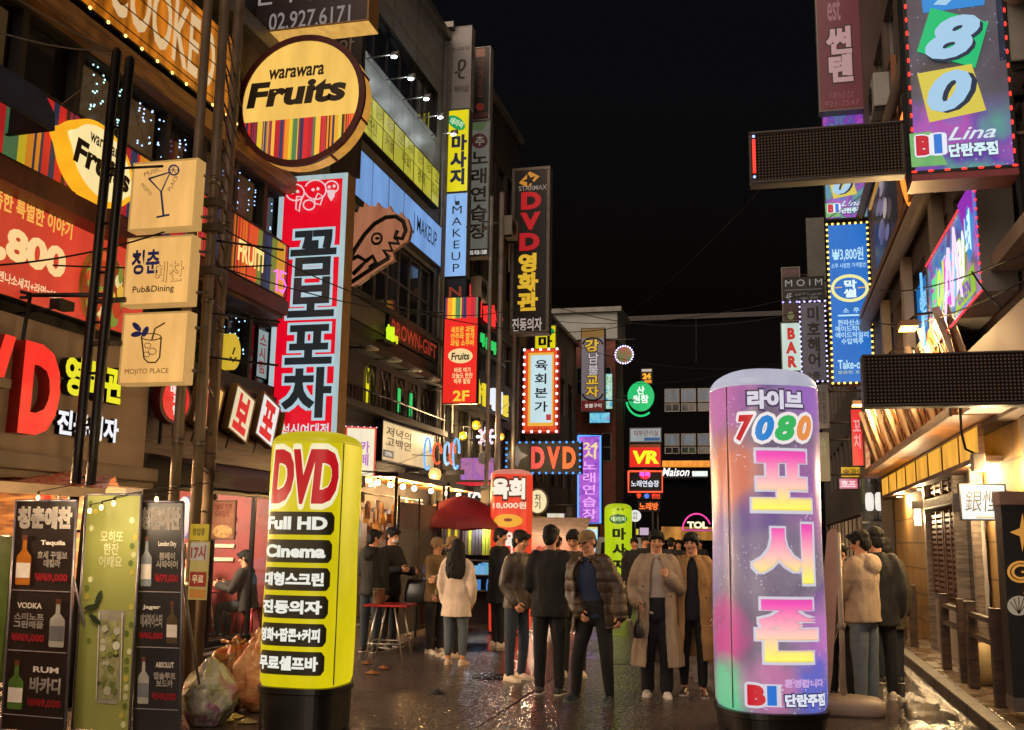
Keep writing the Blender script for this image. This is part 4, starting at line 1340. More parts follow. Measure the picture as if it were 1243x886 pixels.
# fairy lights in the windows
FL = E('#a8c8e8', 3.0)
random.seed(11)
for i, (y0, y1, z0, z1, n, col) in enumerate(((9.6, 10.3, 6.4, 7.1, 60, '#a8dcd8'), (10.45, 11.2, 6.4, 7.08, 40, '#a8c4f0'), (11.4, 12.2, 6.4, 7.0, 46, '#a8c4f0'), (12.5, 14.2, 6.36, 7.05, 60, '#9ab8f0'), (12.6, 13.6, 4.0, 4.9, 60, '#9ac8e8'))):
    o = thing('fairy_lights', ['greenish fairy lights in the window by the black poles', 'blue fairy lights in the window just right of the black poles', 'blue fairy lights in the window left of the utility pole', 'blue fairy lights in the windows under the round fruit sign', 'blue fairy lights in the low window over the letter tiles'][i], 'lights', (-7.56, (y0 + y1) / 2, z0), 0, 'fairy lights in the eatery windows')
    m = MB(); m2 = MB()
    L_ = E(col, 2.2)
    ns = max(4, n // 8)
    for k in range(ns):
        yy = (k + .5 + random.uniform(-.3, .3)) / ns * (y1 - y0) - (y1 - y0) / 2
        zt_ = (z1 - z0)
        m2.tube([(0, yy, zt_ * .99), (0, yy + .02, zt_ * .05)], .002, BLACKM(), 4)
        for j in range(n // ns):
            if random.random() < .8:
                m.ell((.01, yy + random.uniform(-.02, .02), zt_ * (.08 + .88 * random.random())), (.012,) * 3, L_, 6, 4)
    m2.build('wire', o); m.build('bulbs', o)
# dark-blue awning at the left edge
root = thing('awning', 'dark blue rounded fabric awning at the left edge', 'awning', (-7.5, 7.55, 5.55))
m = MB()
q = [(0, .62), (.3, .6), (.55, .45), (.7, .2), (.72, .02)]
m.loft([[(x, y_, z) for x, z in q] for y_ in (-1.2, .0, .62)], M('navy_fabric', '#1c2440', .7, 0, .2, 3), False, False, closed=False)
m.add([(0, .62, 0)] + [(x, .62, z) for x, z in q], [(0, 1, 2, 3, 4, 5)], M('navy_fabric', '#1c2440', .7))
m.build('fabric', root)
m = MB(); m.tube([(0, .6, .02), (.7, .6, .02), (.7, -1.2, .02)], .015, BLACKM(), 6); m.build('frame', root)

# ---- grey building's bands
s = WL('wall_sign', 'long yellow massage sign strip on the grey building', 'sign', 17.0, 21.9, 9.32, 10.22, .16)
s.body(CASED, F('#b5b03a', .8, .25, .8), .02)
for i in range(1, 8): s.N([(i / 8, 0), (i / 8, 1)], .008, M('strip_gap', '#4a4a20', .6), 4, -.006)
s.N([(0, .5), (1, .5)], .008, M('strip_gap', '#4a4a20', .6), 4, -.006)
for i in range(8): s.T(['마사지', '발관리', '아로마', '스포츠'][i % 4], (i / 8 + .025, .1, i / 8 + .1, .42), M('olive_print', '#6c6a28', .6) if i < 6 else BLACKT, bold=.01)
for i in range(5): s.T(['전신', '커플', '두피', '경락', '마사지'][i], (i / 5 + .04, .58, i / 5 + .15, .9), M('olive_print', '#6c6a28', .6), bold=.01)
s.done()
s = Sign('lightbox_sign', 'small yellow sign with a green leaf beside the spotlights', 'sign', (504, 136, 521, 190), 21.8, .1)
s.body(CASED, F('#b8ae10', .8, .1), .015); s.D((513, 147), 8, 5, E('#1c9a50', 1.0), rot=.5); s.brk.bx((-.6, 0, .3), (-.1, .05, .36), CASED); s.done()
s = WL('wall_sign', 'pale blue backlit band sign of a make-up studio', 'sign', 16.9, 22.2, 7.95, 8.95, .16)
s.body(CASED, F('#6d93c8', .95, .2, .8), .02)
s.T('J MAKEUP', (.62, .25, .93, .75), M('navy_print2', '#2a3a58', .5), bold=.005)
for i in range(1, 4): s.N([(i / 6, 0), (i / 6, 1)], .006, M('strip_gap_b', '#506a90', .6), 4, -.006)
s.done()
s = WL('wall_sign', 'dark brown gift shop sign with dim red letters above the arches', 'sign', 19.0, 22.2, 5.66, 6.13, .14)
s.body(CASED, M('brown_sign_face', '#22100d', .5), .02); s.T('BROWN-GIFT', (.05, .15, .97, .85), E('#8a2c1c', .9), bold=.02); s.done()
root = thing('wall_sign', 'small green and yellow neon words at the end of the gift shop sign', 'sign', (-7.2, 18.7, 5.5), math.pi / 2)
m = MB(); m.text('술집', -.3, .1, .0, .3, -.02, E('#b8e020', 1.2), bold=.03, ext=.03); m.text('바', .14, .35, 0, .16, -.02, E('#d8d020', 1.0), bold=.02, ext=.03); m.bx((-.32, 0, -.05), (.36, .3, -.02), CASED); m.build('lettering', root)
s = WL('wall_sign', 'cream wooden sign with handwritten Korean letters under the balcony', 'sign', 18.7, 22.0, 3.12, 3.94, .2)
s.body(CASED, E('#b8a274', 1.15, True, .35, .7), .03)
s.T('저녁의\n고백연', (.06, .14, .52, .62), M('brown_ink', '#2c2418', .6), bold=.015, shear=.1); s.R((.02, .72, .2, .9), M('teal_plate', '#24404a', .5)); s.T('OPEN', (.05, .76, .17, .86), WHITE, bold=.01); s.done()
# white and red lightbox standing out from the wall beside the cream sign
s = Sign('lightbox_sign', 'white lightbox with a red border behind the yellow inflatable column', 'sign', (417, 518, 452, 588), 17.2, .16, wall=-7.5, yaw=.5)
s.body(CASEG, F('#e8dcc0', 1.0, .1), .03, rc=E('#d8503a', .9)); s.T('카\n페', (434, 535, 445, 565), E('#b060c0', .9), bold=.02); s.B(E('#e0c8ff', 1.5), .12, .012, 0, 't'); s.done()
s = Sign('wall_sign', 'small white neon lettering strip just right of the white and red lightbox', 'sign', (447, 560, 455, 592), 17.8, .06)
s.body(CASEG, F('#d8e4f0', 1.0, .1), .01); s.brk.bx((-.4, 0, .2), (0, .03, .25), CASED); s.done()
# hedgehog cut-out sign
Yh = 17.0
pp = [(423, 350), (423, 268), (430, 258), (438, 252), (444, 246), (452, 250), (460, 246), (466, 252), (474, 250), (480, 258), (488, 258), (496, 266), (500, 280), (497, 292), (486, 300), (478, 306), (480, 316), (470, 322), (452, 334), (436, 346)]
c_ = PY(460, 350, Yh)
root = thing('cutout_sign', 'brown wooden animal-shaped cut-out sign with a spiky back', 'sign', (c_.x, Yh, c_.z))
def lc(p): 
    q = PY(p[0], p[1], Yh); return (q.x - c_.x, q.z - c_.z)
out = []
for i, p in enumerate(pp):
    out.append(lc(p))
    if 1 <= i <= 11:
        nx = pp[i + 1]; out.append(lc(((p[0] + nx[0]) / 2 + 1.5, (p[1] + nx[1]) / 2 + 4)))
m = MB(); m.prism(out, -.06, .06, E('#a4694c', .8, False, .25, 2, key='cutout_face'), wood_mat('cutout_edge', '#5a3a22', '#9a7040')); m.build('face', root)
m = MB()
for ln in ([(425, 318), (433, 303), (444, 286), (456, 273), (470, 265), (482, 264), (491, 270), (494, 281), (490, 291), (481, 289), (484, 281)], [(481, 289), (486, 297), (474, 296), (478, 306), (467, 305), (474, 314)], [(474, 314), (456, 325), (438, 337), (426, 345)], [(425, 318), (436, 312), (446, 318), (438, 326), (430, 334)], [(446, 318), (454, 312), (458, 320), (450, 326)], [(424, 300), (431, 306)]):
    m.tube([(lc(p)[0], -.064, lc(p)[1]) for p in ln], .042, BLACKT, 8)
q = lc((459, 291)); m.ell((q[0], -.065, q[1]), (.12, .02, .13), BLACKT); m.ell((q[0], -.08, q[1]), (.075, .014, .08), E('#a4694c', .8)); m.ell((q[0] + .02, -.09, q[1]), (.05, .012, .03), BLACKT)
m.build('artwork', root)
m = MB()
m.tube([(*lc((424, 345))[:1], .0, lc((424, 345))[1]), (lc((424, 345))[0] - .6, .05, lc((424, 345))[1] + .05)], .03, POLE()); m.tube([(lc((424, 280))[0], 0, lc((424, 280))[1]), (lc((424, 280))[0] - .6, .05, lc((424, 280))[1])], .03, POLE()); m.build('bracket', root)

# ---- vertical stack at the grey building's far corner
s = Sign('lightbox_sign', 'unlit white vertical sign with thin brush strokes at the top of the stack', 'sign', (544, 32, 572, 132), 22.9, .3, wall=-7.5)
s.body(M('off_white_case', '#8a8784', .5), M('off_white_face', '#7d7a78', .5, 0, .08, 1), .02); s.T('ℓ', (552, 72, 566, 96), BLACKT, bold=.0); s.T('그~라피', (546, 57, 570, 62), BLACKT, bold=.0); s.T('~ 헤어샵', (546, 104, 569, 112), BLACKT, bold=.0); s.done(.01)
s = Sign('lightbox_sign', 'yellow vertical massage sign under the unlit white sign', 'sign', (541, 133, 569, 233), 22.9, .3, wall=-7.5)
s.body(CASEG, F('#d0c20c', 1.0, .1), .02); s.D((554, 149), 12, 7, E('#128a4a', 1.0), rot=.62); s.T('태라피', (546, 145, 563, 153), E('#d0e8c0', .9), bold=.02, rot=-.5); s.T('마\n사\n지', (547, 164, 566, 224), M('navy_print', '#16234f', .5), bold=.05, line=1.05); s.done(.01)
s = Sign('lightbox_sign', 'light blue vertical make-up sign under the yellow massage sign', 'sign', (537, 234, 567, 336), 22.9, .3, wall=-7.5)
s.body(CASEG, F('#7fa8da', 1.0, .1), .02); s.T('J', (549, 240, 561, 246), M('navy_print2', '#2a3a58', .5), bold=0, rot=-1.57); s.let.text('MAKEUP', -.55 + .12, .55 + .12, .98, 1.12, s.y(), M('navy_print2', '#2a3a58', .5), bold=0, rot=-1.5708) if False else s.T('M\nA\nK\nE\nU\nP', (548, 250, 560, 330), M('navy_print2', '#2a3a58', .5), bold=.0); s.done(.01)
s = Sign('lightbox_sign', 'dark unlit box closing the bottom of the light blue sign', 'sign', (537, 337, 566, 362), 22.9, .3, wall=-7.5)
s.body(CASED, M('dark_blue_face', '#1a2030', .5), .02); s.T('N', (545, 348, 560, 360), E('#8a3a24', .7), bold=.02); s.done(.01)
s = Sign('lightbox_sign', 'unlit black vertical sign with tiny red emblems above the grey karaoke sign', 'sign', (571, 57, 595, 146), 24.2, .3, wall=-7.5)
s.body(M('off_white_case', '#8a8784', .5), M('black_face', '#141112', .5), .03); s.R((578, 59, 589, 69), E('#6e3420', .7)); s.T('대\n게\n주\n점', (580, 72, 587, 118), M('dim_red_print', '#6e3a30', .6), bold=.02); s.D((583, 130), 5, 5, E('#5e1c18', .7)); s.R((573, 137, 593, 143), M('dim_red', '#4a2020', .6)); s.done(.01)
s = Sign('lightbox_sign', 'grey-green vertical karaoke sign beside the yellow massage sign', 'sign', (569, 147, 594, 312), 24.2, .3, wall=-7.5)
s.body(CASEG, E('#5e5f56', .75, True, .12, 1), .03); s.D((582, 171), 10, 9, E('#3a1a1a', .8)); s.T('추', (577, 165, 588, 177), E('#6e6a60', .8), bold=.02); s.G([(571, 150), (592, 148), (586, 158), (574, 158)], E('#4a5a38', .7))
s.T('노\n래\n연\n습\n장', (571, 184, 592, 290), M('maroon_print', '#2a1214', .5), bold=.025, line=1.12); s.R((570, 302, 592, 311), M('black_face', '#141112', .5)); s.T('02-928-1588', (571, 304, 591, 309), WHITE, bold=0); s.done(.01)
s = Sign('lightbox_sign', 'red fruit bar banner sign marked 2F hanging below the light blue sign', 'sign', (538, 360, 580, 490), 21.6, .18, wall=-7.5)
s.body(CASED, F('#e02820', 1.0, .1), .02); s.R((540, 361, 580, 386), stripes_mat('fruit_stripes_small', FRUIT, 14, .9))
s.T('새로운 과일\n안주와 함께\n과일 소주바', (547, 396, 576, 420), E('#e8b23a', 1.0), bold=.03); s.D((559, 432), 15, 9, E('#e8c890', 1.0)); s.T('Fruits', (548, 428, 570, 437), BRT, bold=.03, shear=.1); s.T('바로 여기\n오늘도 한잔\n하루 힐링', (549, 446, 574, 466), E('#efd090', 1.0), bold=.02); s.T('2F', (550, 474, 570, 487), E('#e8c23a', 1.0), bold=.03); s.done(.01)
s = Sign('lightbox_sign', 'tall black film-room sign with red and yellow letters', 'sign', (620, 203, 667, 405), 29.5, .4, wall=-7.5)
s.body(M('weathered_case', '#6a625a', .5, .3), M('black_face', '#141112', .5), .1, rc=M('weathered_case', '#6a625a', .5, .3))
s.G([(630, 222), (643, 208), (655, 214), (641, 228)], E('#b87a28', .9)); s.T('★', (634, 209, 651, 227), BLACKT, bold=0, rot=.3); s.T('STARMAX', (630, 225, 664, 231), E('#8a7a70', .8), bold=.01)
for i, ch in enumerate('DVD'): s.T(ch, (633 - i, 233 + i * 25, 657 - i, 254 + i * 25), E('#a3161c', .95), bold=.06)
s.T('영\n화\n관', (629, 308, 653, 377), E('#c9a02a', 1.0), bold=.05, line=1.02); s.T('진동의자', (622, 386, 658, 402), E('#b9a8a0', .8), bold=.02); s.done(.01)
for i, (z, c2) in enumerate(((.35, '#a0622a'), (.8, '#a0622a'))): pass
# vertical LED strips and channel letters on the dark building
root = thing('letter_sign', 'row of red and green LED letters high on the dark building', 'sign', (-7.3, 26.5, 6.5), math.pi / 2)
for i in range(5): m = MB(); m.text('노래연습장'[i], -2.2 + i * .75, -1.7 + i * .75, 1.0, 1.6, 0, E('#e02828', 1.2), bold=.04, ext=.05); m.build('letter', root)
for i in range(6): m = MB(); m.text('단체석완비중'[i], -2.2 + i * .6, -1.8 + i * .6, .25, .6, 0, E('#28b858', 1.1), bold=.03, ext=.05); m.build('letter', root)
m = MB()
m.bx((-2.3, .02, .1), (2, .2, .2), CASED); m.bx((-2.3, .02, .85), (2, .2, .95), CASED); m.build('rail', root)
root = thing('letter_sign', 'row of yellow and white channel letters under the red fruit banner', 'sign', (-7.3, 27.0, 5.1), math.pi / 2)
for i, (ch, c2) in enumerate(zip('술집에서만', ('#d8c020', '#d8c020', '#d8e0f0', '#d8e0f0', '#d8c020'))): m = MB(); m.text(ch, -1.9 + i * .75, -1.35 + i * .75, .08, .68, 0, E(c2, 1.0), bold=.05, ext=.06); m.build('letter', root)
m = MB(); m.bx((-2.0, .02, -.03), (2.0, .2, .05), CASED); m.build('rail', root)

# ================================================================== far signs, left to right
s = Sign('lightbox_sign', 'small yellow massage sign above the white raw-meat sign', 'sign', (648, 394, 676, 426), 32, .3, wall=-7.5)
s.body(CASEG, F('#d0c20c', 1.0, .1), .05); s.D((664, 402), 9, 5, E('#128a4a', 1.0)); s.T('마', (654, 408, 670, 422), M('navy_print', '#16234f', .5), bold=.05); s.done()
s = Sign('lightbox_sign', 'white vertical raw-meat restaurant sign with a bulb-studded red border', 'sign', (635, 423, 677, 525), 30.7, .35, wall=-7.5)
s.body(E('#8a1c14', .8), F('#d2451f', 1.0, .1), .03)
s.R((641, 428, 672, 517), E('#dba53a', 1.0)); s.R((644, 431, 670, 513), F('#b9d3da', 1.0, .06))
s.T('육\n회\n본\n가', (649, 437, 665, 500), BLACKT, bold=.02, line=1.25); s.R((663, 503, 669, 510), E('#b8323a', .9)); s.T('02)922-3892', (647, 519, 668, 523), BLACKT, bold=.0)
s.B(E('#ffe0e0', 2.2), .24, .045, .03); s.done()
s = Sign('lightbox_sign', 'brown and pale vertical sign with chubby yellow letters on the brick building', 'sign', (705, 398, 734, 500), 40.5, .4, wall=-5.0)
s.body(CASED, E('#6a6064', .9, True, .08, 1), .03); s.R((706, 399, 733, 410), E('#7a5a26', .8)); s.R((706, 486, 733, 499), E('#5e1a16', .8))
s.N(s.arc((719.5, 418), 12, 8, 0, 180, 10), .04, BLACKT, 5, 0); s.N(s.arc((719.5, 478), 12, 8, 180, 360, 10), .04, BLACKT, 5, 0)
s.T('강', (710, 412, 727, 427), E('#c9a030', 1.0), bold=.03, outline=(BLACKT, .05)); s.T('남\n불', (714, 428, 727, 456), E('#b8aeb0', .9), bold=.02, outline=(BLACKT, .05)); s.T('교\n자', (711, 456, 727, 482), E('#c9a030', 1.0), bold=.03, outline=(BLACKT, .05)); s.T('숯불구이', (710, 490, 730, 495), WHITE, bold=0); s.done()
# big LED circle
Yq = 41.5
c = PY(758, 431, Yq)
root = thing('round_sign', 'small round sign ringed with white and violet bulbs', 'sign', (c.x, Yq, c.z - .42))
m = MB(); m.prism([(.36 * math.cos(q * .2618), .42 + .36 * math.sin(q * .2618)) for q in range(24)], -.08, .1, CASED); m.build('case', root)
m = MB(); m.poly([(.34 * math.cos(q * .2618), -.085, .42 + .34 * math.sin(q * .2618)) for q in range(24)], art_mat('round_art', ['#1c2a5a', '#5a7a2a', '#c0382a', '#2a3a8a'], 3, .6)); m.build('face', root)
m = MB()
for i in range(22): m.ell((.37 * math.cos(i * .2856), -.1, .42 + .37 * math.sin(i * .2856)), (.035,) * 3, E('#e0d0ff', 2.5), 8, 6)
m.build('bulb_border', root)
m = MB(); m.tube([(-.36, 0, .42), (-1.1, .1, .42)], .03, POLE()); m.build('bracket', root)
# green round sign with its swirl, and the 24-hour tag above it
Yq = 46
c = PY(778, 481, Yq)
root = thing('round_sign', 'bright green round neon sign with white letters and a swirl below', 'sign', (c.x, Yq, c.z - .75))
m = MB(); m.prism([(.6 * math.cos(q * .2094), .75 + .68 * math.sin(q * .2094)) for q in range(30)], -.1, .1, F('#17b565', 1.0, .1)); m.build('case', root)
m = MB(); m.tube([(-.55 + .02 * i, -.06, .75 - .2) if False else (.66 * math.cos(math.radians(190 + i * 9)), -.06, .62 + .78 * math.sin(math.radians(190 + i * 9))) for i in range(14)], .05, E('#19c46c', 1.1), 6); m.build('swirl', root)
m = MB(); m.text('산\n원참', -.36, .36, .42, 1.2, -.11, E('#e6f4ea', 1.1), bold=.03); m.build('lettering', root)
m = MB(); m.tube([(-.5, .1, .8), (-1.6, .2, .8)], .04, POLE()); m.build('bracket', root)
s = Sign('lightbox_sign', 'little amber 24-hour sign above the green round sign', 'sign', (778, 447, 792, 466), 46.5, .2)
s.body(CASED, E('#2a1608', .8), .02); s.T('24', (780, 453, 790, 460), E('#f0a020', 1.3), bold=.05); s.R((779, 448, 791, 451), E('#c0b0a0', .9)); s.R((782, 461, 791, 465), E('#d88018', 1.0)); s.brk.tube([(0, .1, 0), (0, .1, -.6)], .03, POLE()); s.done()
s = Sign('wall_sign', 'blue and green glowing picture sign on the side of the brick building', 'sign', (729, 453, 744, 497), 41.2, .15)
s.body(CASED, art_mat('blue_green_art', ['#1a5a9a', '#3aa8c8', '#b8d8c0', '#2a8a5a', '#2878c0'], 3, 1.0), .03); s.brk.bx((-.6, 0, .5), (0, .06, .6), CASED); s.done()
s = Sign('wall_sign', 'small cyan glowing panel under the brown vertical sign', 'sign', (715, 500, 741, 514), 41.0, .15)
s.body(CASED, art_mat('cyan_art', ['#1f7ab8', '#7ac8d8', '#2a90c8', '#d87a88'], 3, 1.0), .03); s.brk.bx((-.6, 0, .1), (0, .06, .2), CASED); s.done()
# black DVD sign with blue bulbs
s = Sign('lightbox_sign', 'black landscape film-room sign with red and orange letters and blue bulbs', 'sign', (614, 536, 705, 575), 28.6, .35, wall=-7.5)
s.body(CASED, M('black_face', '#141112', .5), .05)
for i, (ch, c2) in enumerate(zip('DVD', ('#e23a3a', '#ee4a2a', '#f0602a'))): s.T(ch, (645 + i * 19, 542, 661 + i * 19, 569), E(c2, 1.2), bold=.05)
s.G([(618, 548), (628, 540), (632, 548), (641, 553), (632, 558), (628, 568), (624, 560), (614, 556)], E('#5e5a58', .8))
s.B(E('#3a80e8', 2.0), .19, .035, .02); s.done()
s = Sign('lightbox_sign', 'violet vertical karaoke sign edged with blue neon', 'sign', (701, 528, 730, 636), 32.5, .35)
s.body(CASED, art_mat('violet_art', ['#5a2490', '#8a3ab8', '#a850c8', '#6a2aa0'], 2.5, 1.0, 18, '#e8d0ff'), .05)
s.T('24\n시', (708, 537, 726, 557), E('#d8c890', 1.1), bold=.03, line=.9); s.T('노\n래\n연\n습\n장', (707, 560, 724, 630), E('#e0a0e8', 1.1), bold=.01, line=1.12)
s.N([(702, 529), (729, 529), (729, 635), (702, 635)], .03, E('#4a8cf0', 1.8), 6, .02, True); s.brk.tube([(-s.w / 2, 0, .6), (-s.w / 2 - 1.4, 0, .6)], .04, POLE()); s.brk.tube([(-s.w / 2, 0, 2.4), (-s.w / 2 - 1.4, 0, 2.4)], .04, POLE()); s.done()
s = Sign('screen_sign', 'bright cyan poster screens under the violet karaoke sign', 'sign', (704, 638, 727, 672), 33.0, .2)
s.body(CASED, art_mat('screen_art', ['#1c5a98', '#5ab8d8', '#d0e8e8', '#2878b8', '#c850a0'], 1.6, 1.1), .04); s.R((704, 638, 727, 642), E('#d8c878', 1.0)); s.done()
# right-hand end of the street
s = Sign('wall_sign', 'white landscape clinic sign above the red VR sign', 'sign', (764, 519, 803, 537), 50, .3)
s.body(CASEG, E('#8f9798', .9, True, .1), .05); s.T('피부관리실', (769, 522, 799, 529), E('#7a3a30', .8), bold=.01); s.R((782, 531, 801, 535), E('#3a5a8a', .7)); s.brk.tube([(s.w * .2, .1, 0), (s.w * .2, .1, -8)], .06, POLE()); s.done()
s = Sign('lightbox_sign', 'red landscape VR arcade sign with yellow letters', 'sign', (763, 538, 803, 568), 50, .3)
s.body(CASED, F('#d8241a', 1.0, .08), .05); s.R((764, 538, 802, 543), E('#7a3a1a', .8)); s.T('VR', (768, 547, 800, 563), E('#dfe020', 1.15), bold=.05, shear=.1); s.done()
s = Sign('neon_sign', 'black karaoke sign framed in red neon under the VR sign', 'sign', (763, 572, 803, 597), 49.5, .3)
s.body(CASED, M('black_face', '#141112', .5), .03); s.N([(763, 572), (804, 572), (804, 597), (763, 597)], .05, E('#f05030', 1.6), 6, .03, True); s.D((783, 576), 7, 6, E('#e02a40', 1.1)); s.T('콕콕', (776, 572, 789, 579), E('#c060f0', 1.4), bold=.03); s.T('노래연습장', (766, 583, 800, 591), E('#d8dce8', 1.1), bold=.02); s.done()
s = Sign('neon_sign', 'red neon words and a blue spark just below the black karaoke sign', 'sign', (772, 598, 803, 606), 49.5, .2)
s.body(CASED, M('black_face', '#141112', .5), .02); s.T('♥', (773, 599, 778, 605), E('#f03a20', 1.5), bold=.03); s.D((785, 602), 3, 3, E('#4a70e0', 1.2)); s.T('연인', (791, 599, 801, 605), E('#f03a20', 1.5), bold=.03); s.done()
s = Sign('neon_sign', 'orange neon letters sign lowest in the red stack', 'sign', (774, 608, 801, 621), 48.5, .2)
s.body(CASED, M('black_face', '#141112', .5), .03); s.T('노래방', (776, 610, 799, 619), E('#f06a2a', 1.4), bold=.03); s.brk.tube([(s.w * .4, 0, 0), (s.w * .4, 0, -2.5)], .05, POLE()); s.done()
root = thing('round_sign', 'white round lit sign beside the lime massage column', 'sign', tuple(PY(771, 634, 40) + Vector((0, 0, 0))))
m = MB(); m.prism([(.23 * math.cos(q * .3142), .25 + .23 * math.sin(q * .3142)) for q in range(20)], -.06, .06, F('#d8d8d4', 1.0, .1)); m.build('case', root)
m = MB(); m.text('커\n피', -.08, .08, .1, .4, -.065, M('dim_print', '#8b7a6a', .6), bold=.01); m.build('lettering', root)
m = MB(); m.tube([(0, .03, .05), (0, .03, -1.6)], .03, POLE()); m.build('pole', root)
s = Sign('wall_sign', 'little lilac lit panel behind the walking couple', 'sign', (776, 640, 788, 650), 42, .1)
s.body(CASED, E('#b8a0b8', 1.0), .02); s.R((772, 642, 775, 649), E('#c8b83a', 1.0)); s.brk.tube([(0, .04, 0), (0, .04, -1.6)], .03, POLE()); s.done()
root = thing('neon_sign', 'pink neon arch over warm letters on the dark end block', 'sign', tuple(PY(846, 644, 60.5)))
m = MB(); m.tube([(.82 * math.cos(math.pi * (1 - i / 16)), -.03, .02 + .95 * math.sin(math.pi * (1 - i / 16))) for i in range(15)] , .045, E('#d8388a', 1.7), 6); m.tube([(-.82, -.03, .02), (.85, -.03, .02)], .035, E('#b03088', 1.5), 6); m.build('neon_tube', root)
m = MB(); m.text('TOL', -.55, .62, .12, .52, -.03, E('#f0dcae', 1.5), bold=.05); m.bx((-.8, .0, 0), (.8, 1.4, .08), CASED); m.build('lettering', root)
root = thing('letter_sign', 'white script letters under the amber eave of the end block', 'sign', tuple(PY(830, 580, 61.4)))
m = MB(); m.text('Maison', -1.3, .35, .1, .6, -.02, E('#e0e4e0', 1.3), bold=.02, shear=.3); m.bx((.5, -.02, .1), (1.4, .05, .4), E('#cdd8d4', 1.2)); m.bx((-1.4, .03, .0), (1.4, .6, .08), CASED); m.build('lettering', root)
root = thing('round_sign', 'beige round sign with dark ring beside the black film-room sign', 'sign', tuple(PY(653, 625, 27)))
m = MB(); m.prism([(.3 * math.cos(q * .2618), .36 + .36 * math.sin(q * .2618)) for q in range(24)], -.06, .08, M('dark_brown_ring', '#3a2a14', .5)); m.build('case', root)
m = MB(); m.poly([(.25 * math.cos(q * .2618), -.064, .36 + .31 * math.sin(q * .2618)) for q in range(24)], F('#d8cca0', 1.0, .1)); m.build('face', root)
m = MB(); m.text('차\n기', -.08, .1, .16, .56, -.07, BLACKT, bold=.02); m.build('lettering', root)
m = MB(); m.tube([(-.25, 0, .36), (-3.2, .05, .36)], .03, POLE()); m.build('bracket', root)
s = Sign('wall_sign', 'white and flowered lit board right of the round beige sign', 'sign', (663, 622, 686, 640), 31, .12)
s.body(CASED, art_mat('flower_art', ['#c8c0b0', '#d8d4c8', '#c0a878', '#d0ccc4'], 3, .9), .03); s.brk.bx((-2, .02, .1), (0, .05, .16), CASED); s.done()

# ================================================================== right-hand signs
s = Sign('lightbox_sign', 'dim maroon vertical sign with pink Korean letters at the top right', 'sign', (991, -60, 1048, 134), 22, .3, wall=2.3)
s.body(CASEG, E('#5e1c28', .62, True, .15, .8), .02); s.T('썬\n텐', (1004, 33, 1034, 99), E('#b08a8a', .75), bold=.05, outline=(E('#2a0c10', .5), .05)); s.T('est', (1004, -2, 1020, 26), E('#8a5a5e', .7), bold=.02, rot=0); s.T('b', (1004, -20, 1020, -3), E('#8a5a5e', .7), bold=.02); s.T('태닝샵\n921-2547', (1001, 111, 1043, 129), E('#8a4a50', .6), bold=0); s.done()
def lina(box, Y, sm, label, wall):
    s = Sign('lightbox_sign', label, 'sign', box, Y, .3 if not sm else .25, wall=wall, case=None)
    x0, y0, x1, y1 = box
    k = (x1 - x0) / 129.0
    yb = y1 - 210 * k
    def b(a0, b0, a1, b1): return (x0 + (a0 - 1097) * k, yb + b0 * k, x0 + (a1 - 1097) * k, yb + b1 * k)
    def c(a0, b0): return b(a0, b0, a0, b0)[:2]
    s.body(CASED, art_mat('night_club_top', ['#15161f', '#23242f', '#3a3c4c', '#2c2638', '#52305e'], 1.3, 1.0, 22, '#b8a8d8', .2, (['#7a2a98', '#2a62b0', '#a03aa0', '#5a3a98', '#3a8a80', '#2a6ab8', '#9a3ab0'], *((.75, 1.0, .6) if not sm else (.85, 1.1, .6)))) if not sm else art_mat('night_club_low', ['#7a2a98', '#2a62b0', '#a03aa0', '#5a3a98', '#3a8a80', '#2a6ab8', '#9a3ab0'], 2.2, 1.0, 16, '#d0d8f0', .5), .03)
    if y0 < 60:
        LBL, DKS = E('#9cc2de', .95), E('#24344c', .7)
        s.G([c(1117, -20), c(1200, -28), c(1196, 4), c(1121, 14)], E('#2a80c8', 1.0)); s.T('7', b(1130, -22, 1180, 4), LBL, bold=.05)
        s.G([c(1130, 8), c(1201, 26), c(1185, 82), c(1113, 62)], E('#14b06a', 1.0)); s.T('8', (*b(1126, 22, 1196, 74)[:2], *b(1126, 22, 1196, 74)[2:]), DKS, bold=.04, shear=.35); s.T('8', b(1122, 18, 1192, 71), LBL, bold=.05, shear=.35)
    s.G([c(1113, 90), c(1180, 78), c(1198, 135), c(1128, 150)], E('#c8b848', 1.0)); s.T('0', b(1130, 88, 1188, 138), E('#24344c', .7), bold=.05, shear=.3); s.T('0', b(1124, 86, 1181, 137), E('#9cc2de', .95), bold=.05, shear=.3)
    s.T('Lina', b(1150, 155, 1210, 171), E('#c8d8e0', 1.0), bold=.01, shear=.4)
    s.G([c(1103, 165), c(1130, 162), c(1150, 203), c(1106, 206)], art_mat('green_patch', ['#3a9a5a', '#6ab060', '#2a8a60'], 3, .9))
    s.T('B', b(1112, 168, 1130, 191), E('#b81c30', 1.0), bold=.08, outline=(E('#d8dce8', 1.0), .06)); s.T('1', b(1133, 166, 1143, 190), E('#2a70c8', 1.0), bold=.0, outline=(E('#d8dce8', 1.0), .06))
    s.T('단란주점', b(1151, 177, 1211, 193), E('#c8e0ea', 1.0), bold=.05, outline=(E('#24344c', .7), .05))
    if not sm:
        s.B(E('#ff2a20', 3), .125, .0095, .022, 'lrb', 2.4)
        s.case.bx((-s.w / 2, -s.t / 2 - .02, -.06), (s.w / 2, s.t / 2, -.004), M('pink_lit_rail', '#8a3a44', .4))
    return s.done()
lina((1097, -130, 1224, 209), 8.5, False, 'big glittering entertainment bar sign with 80 on tilted tiles and red bulbs', 2.3)
lina((999, 137, 1052, 266), 22.6, True, 'small copy of the tilted-tile bar sign above the blue menu sign', 2.3)
LED = lambda: led_mat('led_lattice', .0265, '#6e5644', '#050404', .16)
